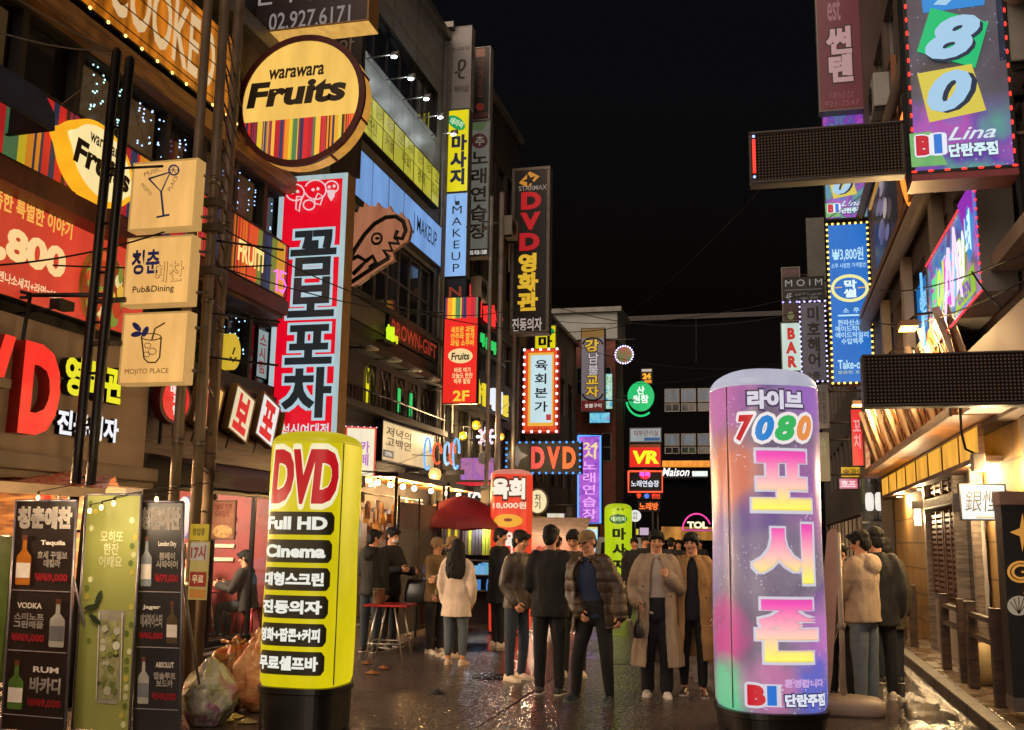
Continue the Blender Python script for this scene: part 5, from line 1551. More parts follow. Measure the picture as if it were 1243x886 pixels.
s = Sign('led_board', 'switched-off dot-matrix board with a red lit strip at its left end', 'sign', (909, 153, 1099, 217), 8.45, .16)
s.body(CASED, LED(), .025, rc=M('led_case', '#2e2622', .5)); s.bul.bx((-s.w / 2 + .03, s.yf - .02, s.h * .2), (-s.w / 2 + .055, s.yf, s.h * .84), E('#ff2418', 1.6))
for z in (.12, .9): s.bul.ell((-s.w / 2 + .042, s.yf - .015, s.h * z), (.012,) * 3, E('#a0b0ff', 2), 8, 6)
s.brk.tube([(s.w / 2 - .1, .08, s.h * .5), (s.w / 2 + .4, .08, s.h * .5)], .03, POLE()); s.done(.008, dict(bul='red_strip'))
s = Sign('led_board', 'long dark dot-matrix board over the amber canopy', 'sign', (1047, 427, 1290, 492), 7.8, .16, wall=2.3)
s.body(CASED, LED(), .02, rc=M('led_case', '#2e2622', .5)); s.T('www.led-sign.kr', (1052, 489, 1100, 491.5), WHITE, bold=0) if False else None
s.done(.008)
s = Sign('lightbox_sign', 'blue vertical menu sign ringed with yellow bulbs', 'sign', (1006, 270, 1058, 466), 22, .3, wall=2.3)
s.body(CASED, F('#1164b8', 1.0, .08), .04)
CY = E('#a8d0e8', 1.05)
s.T('₩3,800원', (1010, 300, 1048, 317), CY, bold=.02); s.T('소주 시원한 가격할인', (1009, 319, 1051, 325), CY, bold=.01)
s.N(s.arc((1031.5, 350), 21, 15, 0, 360, 32), .035, E('#d8d48a', 1.1), 6, 0)
s.T('막\n썰', (1024, 340, 1040, 361), E('#d0e4f0', 1.1), bold=.04); s.N([(1013, 350), (1022, 349)], .012, E('#d8a860', 1.0)); s.N([(1041, 350), (1050, 349)], .012, E('#d8a860', 1.0))
s.T('소  주', (1023, 374, 1043, 380), CY, bold=.02); s.T('한라산소주\n에이드칵테일\n에이드막걸리\n수입맥주', (1014, 388, 1054, 418), CY, bold=.02); s.R((1017, 382, 1050, 384), CY)
s.T('Take-out', (1017, 437, 1053, 448), CY, bold=.02); s.T('깔끔한 포장', (1017, 450, 1050, 454), E('#b8c890', 1.0), bold=0)
s.B(E('#ffd060', 2.2), .125, .026, .02); s.done()
s = Sign('lightbox_sign', 'pale grey unlit tall board behind the blue menu sign', 'sign', (980, 264, 1002, 372), 29.5, .2, wall=2.6)
s.body(M('pale_board', '#55554f', .6), M('pale_board', '#55554f', .6), 0); s.done()
s = Sign('lightbox_sign', 'dim dark red sign half hidden behind the black bar sign', 'sign', (949, 324, 972, 390), 31, .25, wall=2.6)
s.body(CASEG, E('#2c1414', .7), .03); s.T('순 닭발', (951, 327, 969, 333), E('#6a3a34', .7), bold=0); s.D((960, 383), 4, 5, E('#6a6a40', .7)); s.done()
s = Sign('lightbox_sign', 'black landscape bar sign with spaced grey capitals', 'sign', (950, 336, 1001, 366), 28, .25, wall=2.6)
s.body(CASED, M('black_face', '#141112', .5), .02); s.T('M O I M', (953, 339, 998, 347), E('#8a8a86', .8), bold=0); s.R((953, 351, 998, 352), E('#5a5a5a', .7)); s.T('4F', (954, 356, 961, 364), E('#8a8a86', .8), bold=0); s.T('pub & lounge bar\nopen 18:00', (966, 355, 998, 364), E('#6a6a66', .7), bold=0)
s.B(E('#b0a0ff', 1.6), .2, .03, .0, 'b'); s.done()
s = Sign('lightbox_sign', 'white vertical sign reading bar in red capitals', 'sign', (948, 391, 973, 451), 30, .25, wall=2.6)
s.body(CASEG, F('#b8ccc4', .95, .1), .03); s.T('B\nA\nR', (954, 398, 967, 446), E('#b8201c', .95), bold=.06, line=.95); s.done()
s = Sign('lightbox_sign', 'dim grey hair-salon sign edged with violet-white bulbs', 'sign', (972, 366, 1003, 463), 26, .25, wall=2.6)
s.body(CASED, E('#4a464e', .72, True, .1), .03); s.T('미\n호\n헤\n어', (980, 372, 996, 446), BLACKT, bold=.03); s.T('2층', (980, 451, 996, 460), BLACKT, bold=.03); s.B(E('#c8b8ff', 2.0), .13, .024, .0); s.done()
s = Sign('lightbox_sign', 'dim narrow notice board with maroon letters right of the lilac column', 'sign', (990, 467, 1006, 520), 24.5, .2, wall=2.6)
s.body(CASEG, E('#4a4644', .6), .02); s.T('민호\n미용\n학원', (993, 474, 1003, 514), M('maroon_print', '#2a1214', .5), bold=.02); s.done()
s = Sign('lightbox_sign', 'dim green-grey board under the maroon-lettered notice board', 'sign', (991, 525, 1007, 584), 24.5, .2, wall=2.6)
s.body(CASEG, E('#3c4038', .6), .02); s.T('술\n상', (995, 532, 1003, 552), E('#6a7a50', .6), bold=.01); s.done()
# round neon on the wall, dark poster board
s = Sign('wall_sign', 'dark board with pale painted figures and an amber edge high on the right facade', 'sign', (16.6, 20.3, 6.5, 9.6), 2.2, .07, 'X+')
s.body(M('amber_edge', '#7a4a1c', .5), E('#120d10', .6), .05)
random.seed(5)
for i in range(15):
    cx, cy = .3 + .12 * math.sin(i * 1.9) + .02 * i, .1 + i * .055
    s.D((cx, cy), .07 + .05 * random.random(), .035 + .02 * random.random(), E(random.choice(['#8a8496', '#6a6480', '#9a8490', '#57506e', '#b09a9a']), .75), 12, rot=.0)
s.N([(.1, .5), (.6, .48)], .03, E('#a87a30', .9)); s.done()
root = thing('neon_sign', 'upright oval neon ring in red and yellow with a violet centre', 'sign', (2.12, 14.4, 6.22), 0)
m = MB()
el = lambda a_, b_: [(a_ * math.cos(q * .2244), -.05, .75 + b_ * math.sin(q * .2244)) for q in range(29)]
m.tube(el(.17, .75), .035, E('#ff7a28', 1.8), 6); m.build('neon_tube', root)
m = MB(); m.prism([(p[0] * .98, p[2]) for p in el(.17, .75)][:-1], -.02, .08, E('#4a1a10', .8)); m.poly([(x * .55, -.03, .75 + (z - .75) * .6) for x, _, z in el(.17, .75)][:-1], E('#6a3aa8', 1.1)); m.build('case', root)
m = MB(); m.text('미', -.08, .1, .5, 1.0, -.04, E('#a8c8c0', 1.0), bold=.03); m.build('lettering', root)
m = MB(); m.bx((.1, 0, .7), (.36, .06, .8), CASED); m.build('bracket', root)
s = Sign('neon_sign', 'large many-coloured neon and graffiti sign with a red bulb edge on the right facade', 'sign', (9.75, 12.75, 3.92, 4.98), 1.98, .3, 'X+')
s.body(M('pale_case', '#8a8680', .5, 0, .1, 2), art_mat('graffiti_art', ['#2a1a5a', '#5a2a80', '#2a70c0', '#3a8ab0', '#a040a8', '#302048', '#b04090'], 1.3, .85, 9, '#d0d8f0'), .02)
cols = ['#48d070', '#c8e03a', '#d850c8', '#60b8f0', '#e8e0f0', '#e85a5a', '#b8d838']
for i, ch in enumerate('라이브타임'):
    s.T(ch, (.08 + i * .145, .22 + .02 * i, .24 + i * .145, .78), E(cols[i], 1.1), bold=.05, shear=.2, outline=(E(cols[(i + 2) % 7], 1.0), .03))
s.G([(.76, 0), (1, 0), (1, .3), (.84, .4)], E('#8a2aa8', 1.0)); s.G([(.84, .35), (.92, .15), (.99, .3), (.97, .6), (.9, .68)], E('#2a80c8', 1.0)); s.T('노래', (.86, .2, .95, .58), E('#c8e8f8', 1.1), bold=.04)
s.G([(.62, .98), (.72, .78), (.98, .72), (.99, .98)], E('#8ab82a', .95)); s.T('OPEN', (.7, .8, .92, .95), E('#6a2a98', 1.0), bold=.04)
s.N([(.5, .95), (.62, .3), (.66, .9), (.74, .2), (.82, .92)], .012, E('#d8c0f8', 1.3)); s.N([(.02, .1), (.02, .95)], .015, E('#60a8f0', 1.4))
s.B(E('#ff3040', 2.0), .085, .014, .01, 'tbr'); s.done()
s = Sign('wall_sign', 'small blue window sign beyond the graffiti neon sign', 'sign', (15.3, 16.6, 4.5, 5.6), 2.38, .04, 'X+')
s.body(CASED, F('#1a6ab0', .9, .15), .02); s.T('타로\n사주', (.3, .2, .8, .7), CY, bold=.02); s.done()
# lamps over the slanted fascia
for i in range(4):
    y_ = 12.4 + i * 2.3
    o = thing('wall_lamp', ['amber-lit gooseneck lamp over the slanted timber fascia, nearest', 'second amber-lit gooseneck lamp along the slanted timber fascia', 'third amber-lit gooseneck lamp along the slanted timber fascia', 'farthest amber-lit gooseneck lamp at the slanted timber fascia'][i], 'lamp', (2.28, y_, 4.02), 0, 'gooseneck lamps over the timber fascia')
    m = MB(); m.tube([(0, 0, .1), (-.25, 0, .3), (-.5, 0, .28), (-.6, 0, .2)], .018, BLACKM(), 6); m.build('arm', o)
    m = MB(); m.bx((-.7, -.16, .12), (-.5, .16, .19), M('lamp_hood', '#7a5c38', .4)); m.bx((-.69, -.15, .105), (-.51, .15, .118), E('#ffc060', 5)); m.build('lamp_shade', o)
    lamp(o, (-.6, 0, .05), 13, (1, .62, .25), .08)
# lamps under the canopy and on the plaster front
for i, y_ in enumerate((12.6, 17.0, 19.6)):
    o = thing('ceiling_lamp', ['round downlight under the canopy nearest the white brush-lettered sign', 'round downlight under the canopy above the louvred door', 'round downlight under the canopy at its far end'][i], 'lamp', (2.36, y_, 2.5), 0, 'downlights under the amber canopy')
    m = MB(); m.lathe([(.02, .036), (.07, .03), (.075, .0)], FRAMEL, 14); m.build('housing', o)
    m = MB(); m.ell((0, 0, 0), (.055, .055, .012), E('#ffcf80', 6), 12, 6); m.build('lens', o)
    lamp(o, (-.02, 0, -.05), 8, (1, .68, .32), .06)
for i, y_ in enumerate((12.8, 17.1)):
    o = thing('wall_lamp', ['cylinder wall lamp between the door and the white brush-lettered sign', 'cylinder wall lamp left of the louvred door'][i], 'lamp', (2.36, y_, 2.0), 0, 'cylinder lamps by the louvred door')
    m = MB(); m.bx((-.12, -.06, .2), (.13, .06, .32), BLACKM()); m.build('bracket', o)
    m = MB(); m.lathe([(.05, .2), (.05, -.06)], E('#ffe0a8', 3.0 if i else .6), 14, Matrix.Translation((-.05, 0, 0))); m.build('lamp_shade', o)
    lamp(o, (-.14, 0, .05), 3, (1, .72, .4), .05)
o = thing('floodlight', 'pale boxy floodlight hanging on a cable under the right canopy corner', 'lamp', tuple(PY(1186, 566, 11.0)))
m = MB(); m.bx((-.05, -.07, -.05), (.07, .07, .13), M('lamp_body_pale', '#8a8074', .5)); m.build('housing', o, .01)
m = MB(); m.bx((.075, -.06, -.02), (.2, .06, .03), E('#ffc878', 4)); m.build('lens', o)
m = MB(); q0 = Vector(o.location); m.tube([(0, 0, .12)] + [tuple(PY(x, y_, 11.0) - q0) for x, y_ in ((1172, 545), (1167, 525), (1165, 490))], .014, BLACKM(), 6); m.build('cable', o)
lamp(o, (.12, -.05, -.06), 9, (1, .7, .35), .06)
s = Sign('lightbox_sign', 'small white sign with black brush calligraphy on the yellow wall', 'sign', (1165, 587, 1222, 632), 11.6, .08)
s.body(BLACKM(), F('#b8cad6', 1.0, .06), .015); s.T('銀悭', (1171, 595, 1214, 621), BLACKT, bold=.0, shear=.15); s.D((1215, 624), 4, 3, E('#6a2a30', .8)); s.R((1185, 627, 1207, 629), M('dim_print', '#8b7a6a', .6)); s.brk.bx((-.2, .04, .1), (-.14, .55, .3), BLACKM()); s.done()
s = Sign('standing_sign', 'tall black standing sign with a gold star and round emblems at the right edge', 'sign', (1222, 597, 1288, 848), 10.2, .3)
s.body(M('standing_case', '#2a2420', .5), M('black_face2', '#100c0b', .4), .0)
s.case.bx((-s.w / 2 - .01, -s.t / 2 - .01, s.h - .12), (s.w / 2 + .01, s.t / 2, s.h + .005), M('pinkish_top', '#a08070', .5)); s.case.bx((-s.w / 2, -s.t / 2 - .005, -.12), (s.w / 2, s.t / 2 + .02, 0), M('standing_base', '#5a5048', .6))
GOLD = E('#c88a3a', .8)
st = []
for i in range(8):
    r_ = 17 if i % 2 == 0 else 5
    st.append((1241 + (r_ * 1.0 if i % 4 == 0 else r_) * math.sin(i * math.pi / 4) * .9, 646 + r_ * -math.cos(i * math.pi / 4) * 1.4))
s.G(st, GOLD); s.N(s.arc((1239, 694), 15, 12, 0, 360, 28), .012, GOLD, 6, 0); s.N(s.arc((1239, 694), 10, 8, 40, 320, 20), .012, GOLD, 6, 0); s.N([(1239, 694), (1249, 694)], .01, GOLD)
s.D((1236, 735), 14, 12, E('#9a8a74', .7), 20)
for q in range(5): s.N([(1236, 745), (1236 + 12 * math.cos(.5 + q * .55), 735 - 11 * math.sin(.5 + q * .55))], .004, M('shell_line', '#4a4034', .5), 4, 0)
s.G([(1243, 708), (1248, 712), (1245, 718), (1249, 724), (1241, 720), (1244, 714)], E('#d86a2a', 1.0)); s.done(.006)
# lanterns and small signs beyond the canopy
for i, (bx_, lab, c2, tx, Y, tc) in enumerate((
        ((1020, 566, 1060, 580), 'yellow strip sign of a far shop right of the lilac column', '#c89a20', '술과안주', 27, '#5a3a10'),
        ((1018, 580, 1042, 594), 'pink picture sign under the yellow strip sign', '#b86a88', '호프', 26.6, '#e8d0d8'),
        ((1044, 579, 1078, 592), 'cyan picture sign beside the pink picture sign', '#3a98c8', '통닭집', 26, '#d8f0f8'),
        ((1046, 622, 1088, 640), 'grey sign with thick black Korean letters behind the hooded man', '#7a7468', '민주', 25, '#1c1816'),
        ((1008, 658, 1026, 672), 'small warm letter sign left of the leaning plank flag', '#c8a060', '포차', 30, '#f0e0b0'))):
    s = Sign('lightbox_sign', lab, 'sign', bx_, Y, .15)
    if i == 3: s.body(CASEG, E('#57524a', .7), .02); s.T(tx, (1051, 626, 1083, 637), BLACKT, bold=.05)
    elif i in (1, 2): s.body(CASED, art_mat('small_art%d' % i, ['#d8d0e8', c2, '#d0485a' if i == 1 else '#1a60b0', '#e8e0f0'], 5, 1.0), .02); s.T(tx, (bx_[0] + 3, bx_[1] + 3, bx_[2] - 3, bx_[3] - 3), E(tc, 1.0), bold=.03)
    else: s.body(CASED, F(c2, 1.0, .2), .02); s.T(tx, (bx_[0] + 3, bx_[1] + 3, bx_[2] - 3, bx_[3] - 3), E(tc, .9), bold=.03)
    s.brk.tube([(s.w * .3, .05, s.h * .5), (2.62 - s.o.x, .05, s.h * .5)], .02, POLE(), 6); s.done()
for i, x in enumerate((1056, 1068, 1079)):
    Y = 24 - i * .4
    c = PY(x, 620, Y)
    o = thing('paper_lantern', ['left', 'middle', 'right'][i] + ' one of three white paper lanterns above the hooded man', 'lantern', (c.x, Y, c.z), 0, 'white paper lanterns')
    m = MB(); m.lathe([(.05, 0), (.085, .04), (.095, .2), (.085, .36), (.05, .4)], E('#d8d4cc', 1.1), 14); m.build('shade', o)
    m = MB(); m.tube([(0, 0, .4), (0, 0, .62)], .006, BLACKM(), 5); m.tube([(0, 0, .62), (2.6 - c.x, 0, .62)], .012, BLACKM(), 5); m.build('cord', o)
root = thing('neon_sign', 'thin red neon line behind the hooded man', 'sign', tuple(PY(1073, 647, 24)))
m = MB(); m.tube([(-.22, 0, 0), (.35, 0, .0)], .02, E('#f02838', 1.8), 6); m.tube([(.3, 0, 0), (.5, .05, 0)], .015, BLACKM(), 6); m.build('neon_tube', root)
s = Sign('lightbox_sign', 'plain red vertical sign at the far end of the slanted fascia', 'sign', (1033, 496, 1048, 566), 24, .2, wall=2.6)
s.body(CASED, F('#d82028', 1.0, .1), .02); s.T('꼬\n치', (1036, 510, 1045, 545), E('#e8a0a0', .9), bold=.02); s.done()
s = Sign('lightbox_sign', 'thin red and white dotted strip sign beside the plain red sign', 'sign', (1049, 500, 1056, 570), 23.2, .12, wall=2.4)
s.body(CASEW, art_mat('dot_art', ['#c83a2a', '#d8a878', '#c0302a', '#a86a3a'], 8, .9), .015); s.done()
root = thing('vent_pipe', 'shiny fat steel vent pipe beyond the blue menu sign', 'pipe', tuple(PG(1030, 690)))
root.location = (2.35, 25.0, .12)
m = MB(); m.tube([(0, 0, 0), (0, 0, 5.2), (.1, 0, 5.5), (.3, 0, 5.6)], .19, M('galvanised', '#9aa6ac', .25, .8, .2, 3), 14); m.build('pipe', root)
m = MB(); m.bx((-.2, -.21, 2), (.25, .21, 2.05), FRAMEL); m.bx((-.2, -.21, 4), (.25, .21, 4.05), FRAMEL); m.build('clamp', root)

# ================================================================== inflatable columns
def pxof(v):
    d = Vector(v) - Vector((0, 0, EYE))
    return PW / 2 + FPX * d.dot(cr) / d.dot(cf)
class Sec:
    """rounded-square cross-section with an arc-length parameter, 0 at the middle of its front"""
    def __init__(s, R, n, yaw):
        s.R, s.yaw = R, yaw
        q = np.linspace(-math.pi, math.pi, 721)
        x, y = np.sin(q), -np.cos(q)
        r = R / (np.abs(x) ** n + np.abs(y) ** n) ** (1 / n)
        s.x, s.y = x * r, y * r
        l = np.concatenate([[0], np.cumsum(np.hypot(np.diff(s.x), np.diff(s.y)))])
        s.l = l - l[360]
    def at(s, u, off=0.0):
        x, y = np.interp(u, s.l, s.x), np.interp(u, s.l, s.y)
        k = 1 + off / math.hypot(x, y)
        c, d = math.cos(s.yaw), math.sin(s.yaw)
        return (x * c - y * d) * k, (x * d + y * c) * k
    def ring(s, k, z, n=64):
        L_ = s.l[-1]
        return [(*[q * k for q in s.at(-L_ + 2 * L_ * i / n)], z) for i in range(n)]
def inflatable(label, px0, px1, ptop, pbot, Y, mats, base, seam, r_dome=.55, n=2.0, yaw=0.0):
    ym = (ptop + pbot) / 2
    a_, b_ = PY(px0, ym, Y), PY(px1, ym, Y)
    Rt = (b_.x - a_.x) / 2
    cx = (a_.x + b_.x) / 2
    R = Rt
    for _ in range(4):                     # half width whose outline spans the pixels seen
        S_ = Sec(R, n, yaw)
        xs = [pxof((cx + p[0], Y + Rt + p[1], 2)) for p in S_.ring(1, 0)]
        R *= (px1 - px0) / (max(xs) - min(xs))
        cx += ((px0 + px1) / 2 - (max(xs) + min(xs)) / 2) * (Y + Rt) / FPX
    S_ = Sec(R, n, yaw)
    zt_, zb = PY((px0 + px1) / 2, ptop, Y + Rt * .5).z, PY((px0 + px1) / 2, pbot, Y).z
    root = thing('inflatable_column', label, 'inflatable sign', (cx, Y + Rt, 0))
    H = zt_ - zb
    zs = H - R * r_dome
    m = MB()
    prof = [(.95, 0), (.99, .05), (1, .2)] + [(1 + .012 * math.sin(i * .9), .2 + (zs - .2) * i / 10) for i in range(1, 10)] + [(1, zs)]
    m.loft([S_.ring(k, z + zb) for k, z in prof], mats[0], True, False); m.build('skin', root)
    m = MB()
    m.loft([S_.ring(k, z + zb) for k, z in [(1, zs)] + [(math.cos(math.radians(q)) ** .6, zs + R * r_dome * math.sin(math.radians(q))) for q in range(8, 90, 8)] + [(.02, H)]], mats[1]); m.build('dome', root)
    m = MB()
    m.loft([S_.ring(k, z) for k, z in ((.9, 0), (.96, .02), (.98, zb - .06), (1.03, zb - .05), (1.03, zb - .005), (.9, zb - .001))], base, False); m.build('base', root)
    m = MB()
    for u in seam: m.tube([(*S_.at(u * R, .004), zb + z) for z in np.linspace(.02, zs, 14)], .006, M('seam_thread', '#5a5230', .6), 5)
    m.build('seam', root)
    return root, S_, zb, H
def wrap(S_, off):
    return lambda x, y, z: (*S_.at(x, off), z)
def put(mb, root, S_, Y, body, box, mat, off=.012, **k):
    """lettering wrapped on the column; the box is where the letters sit in the photo"""
    o = root.location
    us = np.linspace(S_.l[0] * .55, S_.l[-1] * .55, 241)
    vis = []
    for u in us:
        p, q = S_.at(u), S_.at(u + .01)
        nrm = Vector((q[1] - p[1], -(q[0] - p[0]), 0))
        if nrm.dot(Vector((-o.x - p[0], -o.y - p[1], 0))) > 0: vis.append((u, pxof((o.x + p[0], o.y + p[1], 2.0))))
    f_ = lambda px: min(vis, key=lambda v: abs(v[1] - px))[0]
    xm = (box[0] + box[2]) / 2
    x0, x1 = f_(box[0]), f_(box[2])
    yd = o.y + S_.at((x0 + x1) / 2)[1]
    z0, z1 = PY(xm, box[3], yd).z, PY(xm, box[1], yd).z
    ol = k.pop('outline', None)
    if body is None:
        r_ = min(.04, (z1 - z0) * .3)
        P0 = []
        for x in np.linspace(x0, x1, 24):
            e = min(x - x0, x1 - x)
            d_ = r_ - math.sqrt(max(0, r_ * r_ - max(0, r_ - e) ** 2)) if e < r_ else 0
            P0 += [(*S_.at(x, off), z0 + d_), (*S_.at(x, off), z1 - d_)]
        mb.add(P0, [(2 * i, 2 * i + 2, 2 * i + 3, 2 * i + 1) for i in range(23)], mat)
        return
    if ol:
        v = txt(body, k.get('bold', .02), k.get('shear', 0), k.get('line', 1.0), 'CENTER', 3, 1.0)[0]
        ov = txt(body, k.get('bold', .02) + ol[1], k.get('shear', 0), k.get('line', 1.0), 'CENTER', 3, 1.0)[0]
        kx = (ov.max(0) - ov.min(0)) / (v.max(0) - v.min(0)) / 2
        cx_, cz_ = (x0 + x1) / 2, (z0 + z1) / 2
        k2 = dict(k); k2['bold'] = k.get('bold', .02) + ol[1]
        mb.text(body, cx_ - (x1 - x0) * kx[0], cx_ + (x1 - x0) * kx[0], cz_ - (z1 - z0) * kx[1], cz_ + (z1 - z0) * kx[1], 0, ol[0], warp=wrap(S_, off - .005), step=.02, **k2)
    mb.text(body, x0, x1, z0, z1, 0, mat, warp=wrap(S_, off), step=.02, **k)
# yellow film-room column
YI = F('#c6b60a', .95, .12, 2.2)
root, R, zb, H = inflatable('yellow inflatable column with red film letters and dark pill labels', 327.5, 437.5, 522, 838, 8.0, (YI, F('#b8aa18', .9, .1)), M('black_base_plastic', '#15120f', .35, 0, .3, 5), (1.12,), .34, 3.4)
m = MB()
put(m, root, R, 8.0, 'DVD', (331, 546, 409, 611), E('#b0141c', .95), bold=.06, shear=.12, outline=(E('#e0d8b0', 1.0), .04))
PILL = M('pill_dark', '#2c2a14', .5)
for i, (tx, y0_, y1_) in enumerate((('Full HD', 621, 649), ('Cinema', 655, 683), ('대형스크린', 689, 717), ('진동의자', 723, 751), ('영화+팝콘+커피', 757, 785), ('무료셀프바', 791, 820))):
    put(m, root, R, 8.0, None, (328.6, y0_, 407 - i * .9, y1_), PILL, .008)
    put(m, root, R, 8.0, tx, (330 - i * .2, y0_ + 6, 399 - i * .9, y1_ - 6), E('#dcdcd0', .95), .014, bold=.05)
m.build('lettering', root)
# lilac live-music column
def lilac_mat():
    m, t, b = newmat('lilac_column')
    co = coords(t)
    n = node(t, 'TexNoise'); n.inputs['Scale'].default_value = 1.1; n.inputs['Detail'].default_value = 3; n.inputs['Distortion'].default_value = .8
    t.links.new(co, n.inputs[0])
    base = ramp(t, n.outputs[0], [(.3, lin('#463a58')), (.48, lin('#736878')), (.58, lin('#58487c')), (.72, lin('#8a4490'))])
    cur = base
    def blob(c, r, col, amt):
        nonlocal cur
        mp = node(t, 'Mapping'); mp.inputs['Location'].default_value = tuple(-q / r for q in c); mp.inputs['Scale'].default_value = (1 / r,) * 3
        t.links.new(co, mp.inputs[0])
        g = node(t, 'TexGradient', gradient_type='SPHERICAL'); t.links.new(mp.outputs[0], g.inputs[0])
        n2 = node(t, 'TexNoise'); n2.inputs['Scale'].default_value = 5; n2.inputs['Detail'].default_value = 4; t.links.new(co, n2.inputs[0])
        ml = node(t, 'Math', operation='MULTIPLY'); t.links.new(g.outputs['Fac'], ml.inputs[0]); t.links.new(n2.outputs[0], ml.inputs[1])
        rr = ramp(t, ml.outputs[0], [(.05, (0, 0, 0, 1)), (.3, (amt, amt, amt, 1))])
        mx = node(t, 'MixRGB'); mx.inputs[2].default_value = lin(col)
        t.links.new(rr, mx.inputs[0]); t.links.new(cur, mx.inputs[1]); cur = mx.outputs[0]
    for c, r, col, am in (((-.45, -.3, 2.95), .55, '#b05a98', .9), ((.45, -.25, 3.0), .5, '#8a5ab0', .9), ((-.38, -.4, 2.25), .5, '#c86a48', .9), ((.5, -.2, 2.1), .6, '#9a5a98', .8), ((-.42, -.3, .85), .42, '#b02a78', 1), ((-.4, -.3, .35), .38, '#4ab080', 1), ((.5, -.2, .8), .5, '#b06ab0', .9), ((.42, -.3, .4), .4, '#4a5ab8', .9), ((0, -.5, .42), .35, '#b86a9a', .8), ((-.5, 0, 1.5), .5, '#8a7a96', .8)):
        blob(c, r, col, am)
    v = node(t, 'TexVoronoi'); v.inputs['Scale'].default_value = 22; t.links.new(co, v.inputs[0])
    d = ramp(t, v.outputs['Distance'], [(.12, (1, 1, 1, 1)), (.24, (0, 0, 0, 1))])
    n3 = node(t, 'TexNoise'); n3.inputs['Scale'].default_value = 1.4; t.links.new(co, n3.inputs[0])
    dm = ramp(t, n3.outputs[0], [(.44, (0, 0, 0, 1)), (.56, (.7, .7, .7, 1))])
    ml = node(t, 'Math', operation='MULTIPLY'); t.links.new(d, ml.inputs[0]); t.links.new(dm, ml.inputs[1])
    mx = node(t, 'MixRGB'); mx.inputs[2].default_value = lin('#d8c8e0'); t.links.new(ml.outputs[0], mx.inputs[0]); t.links.new(cur, mx.inputs[1])
    t.links.new(mx.outputs[0], b.inputs['Emission Color']); b.inputs['Emission Strength'].default_value = EK * 1.0
    b.inputs['Base Color'].default_value = (.15, .13, .16, 1); b.inputs['Roughness'].default_value = .3
    return m
root, R, zb, H = inflatable('lilac inflatable column with pink and yellow Korean letters and firework print', 863.5, 997, 446, 866, 9.3, (lilac_mat(), F('#a8a8b8', 1.0, .1)), M('black_base_plastic', '#15120f', .35, 0, .3, 5), (-1.1,), .42, 2.6, .36)
def grad_mat(key, z0, z1):
    m, t, b = newmat(key)
    sp = node(t, 'SeparateXYZ'); t.links.new(coords(t), sp.inputs[0])
    mr = node(t, 'MapRange'); mr.inputs[1].default_value = z0; mr.inputs[2].default_value = z1; t.links.new(sp.outputs[2], mr.inputs[0])
    o = ramp(t, mr.outputs[0], [(.05, lin('#c8bf62')), (.45, lin('#c8a4a0')), (.95, lin('#bc4a98'))])
    t.links.new(o, b.inputs['Emission Color']); t.links.new(o, b.inputs['Base Color']); b.inputs['Emission Strength'].default_value = EK
    m.cycles.emission_sampling = 'NONE'
    return m
m = MB()
Yi = 9.3
WO = E('#c8c4d0', .95)
put(m, root, R, Yi, '라이브', (911, 474, 977, 496), E('#c8c4d0', 1.0), bold=.06, outline=(E('#4a3a58', .8), .05))
for ch, x0_, x1_, c2 in (('7', 896, 917, '#b8282a'), ('0', 919, 942, '#2a7ac0'), ('8', 943, 968, '#3aa85a'), ('0', 969, 986, '#d8884a')): put(m, root, R, Yi, ch, (x0_, 504, x1_, 535), E(c2, 1.0), bold=.06, shear=.25, outline=(E('#e0d8d8', 1.0), .05))
for ch, bx_ in (('포', (915, 549, 982, 618)), ('시', (914, 637, 982, 707)), ('존', (916, 729, 984, 802))):
    z1_, z0_ = PY(950, bx_[1], Yi).z, PY(950, bx_[3], Yi).z
    put(m, root, R, Yi, ch, bx_, grad_mat('letter_blend_' + str(bx_[1]), z0_, z1_), bold=.05, outline=(WO, .02))
put(m, root, R, Yi, 'B', (903, 832, 922, 855), E('#b8202c', 1.0), bold=.09, outline=(WO, .05)); put(m, root, R, Yi, '1', (925, 832, 936, 856), E('#2a6ac0', 1.0), bold=.0, outline=(WO, .05))
put(m, root, R, Yi, '단란주점', (946, 842, 991, 857), E('#d0d4e0', 1.0), bold=.05, outline=(E('#3a3a68', .8), .05))
put(m, root, R, Yi, '환영합니다', (946, 824, 990, 834), E('#c8a0d0', 1.0), bold=.03)
m.build('lettering', root)
# red raw-meat column, lime massage column further back
root, R, zb, H = inflatable('red inflatable column with white raw-meat letters and a price', 595.5, 646, 569, 768, 17.6, (F('#d83a24', 1.0, .12), F('#c87a68', .9, .1)), M('black_base_plastic', '#15120f', .35, 0, .3, 5), (), .3, 4.0)
m = MB()
put(m, root, R, 17.6, '육회', (598, 581, 636, 605), E('#e6dccc', 1.0), bold=.06, outline=(E('#5a1a10', .8), .05)); put(m, root, R, 17.6, '18,000원', (599, 609, 638, 618), E('#e0c8b0', 1.0), bold=.03)
put(m, root, R, 17.6, '●', (600, 624, 634, 640), E('#d89a28', 1.0), bold=.0); put(m, root, R, 17.6, '●', (612, 629, 622, 633), E('#7a1c10', .9), .017, bold=0); put(m, root, R, 17.6, '육\n사시미', (602, 646, 634, 690), E('#e6dccc', 1.0), bold=.04)
m.build('lettering', root)
root, R, zb, H = inflatable('lime inflatable column with dark massage letters', 734, 767, 611, 716, 26, (F('#a6bf12', 1.0, .1), F('#a0b418', .95, .1)), M('black_base_plastic', '#15120f', .35, 0, .3, 5), (), .4)
m = MB()
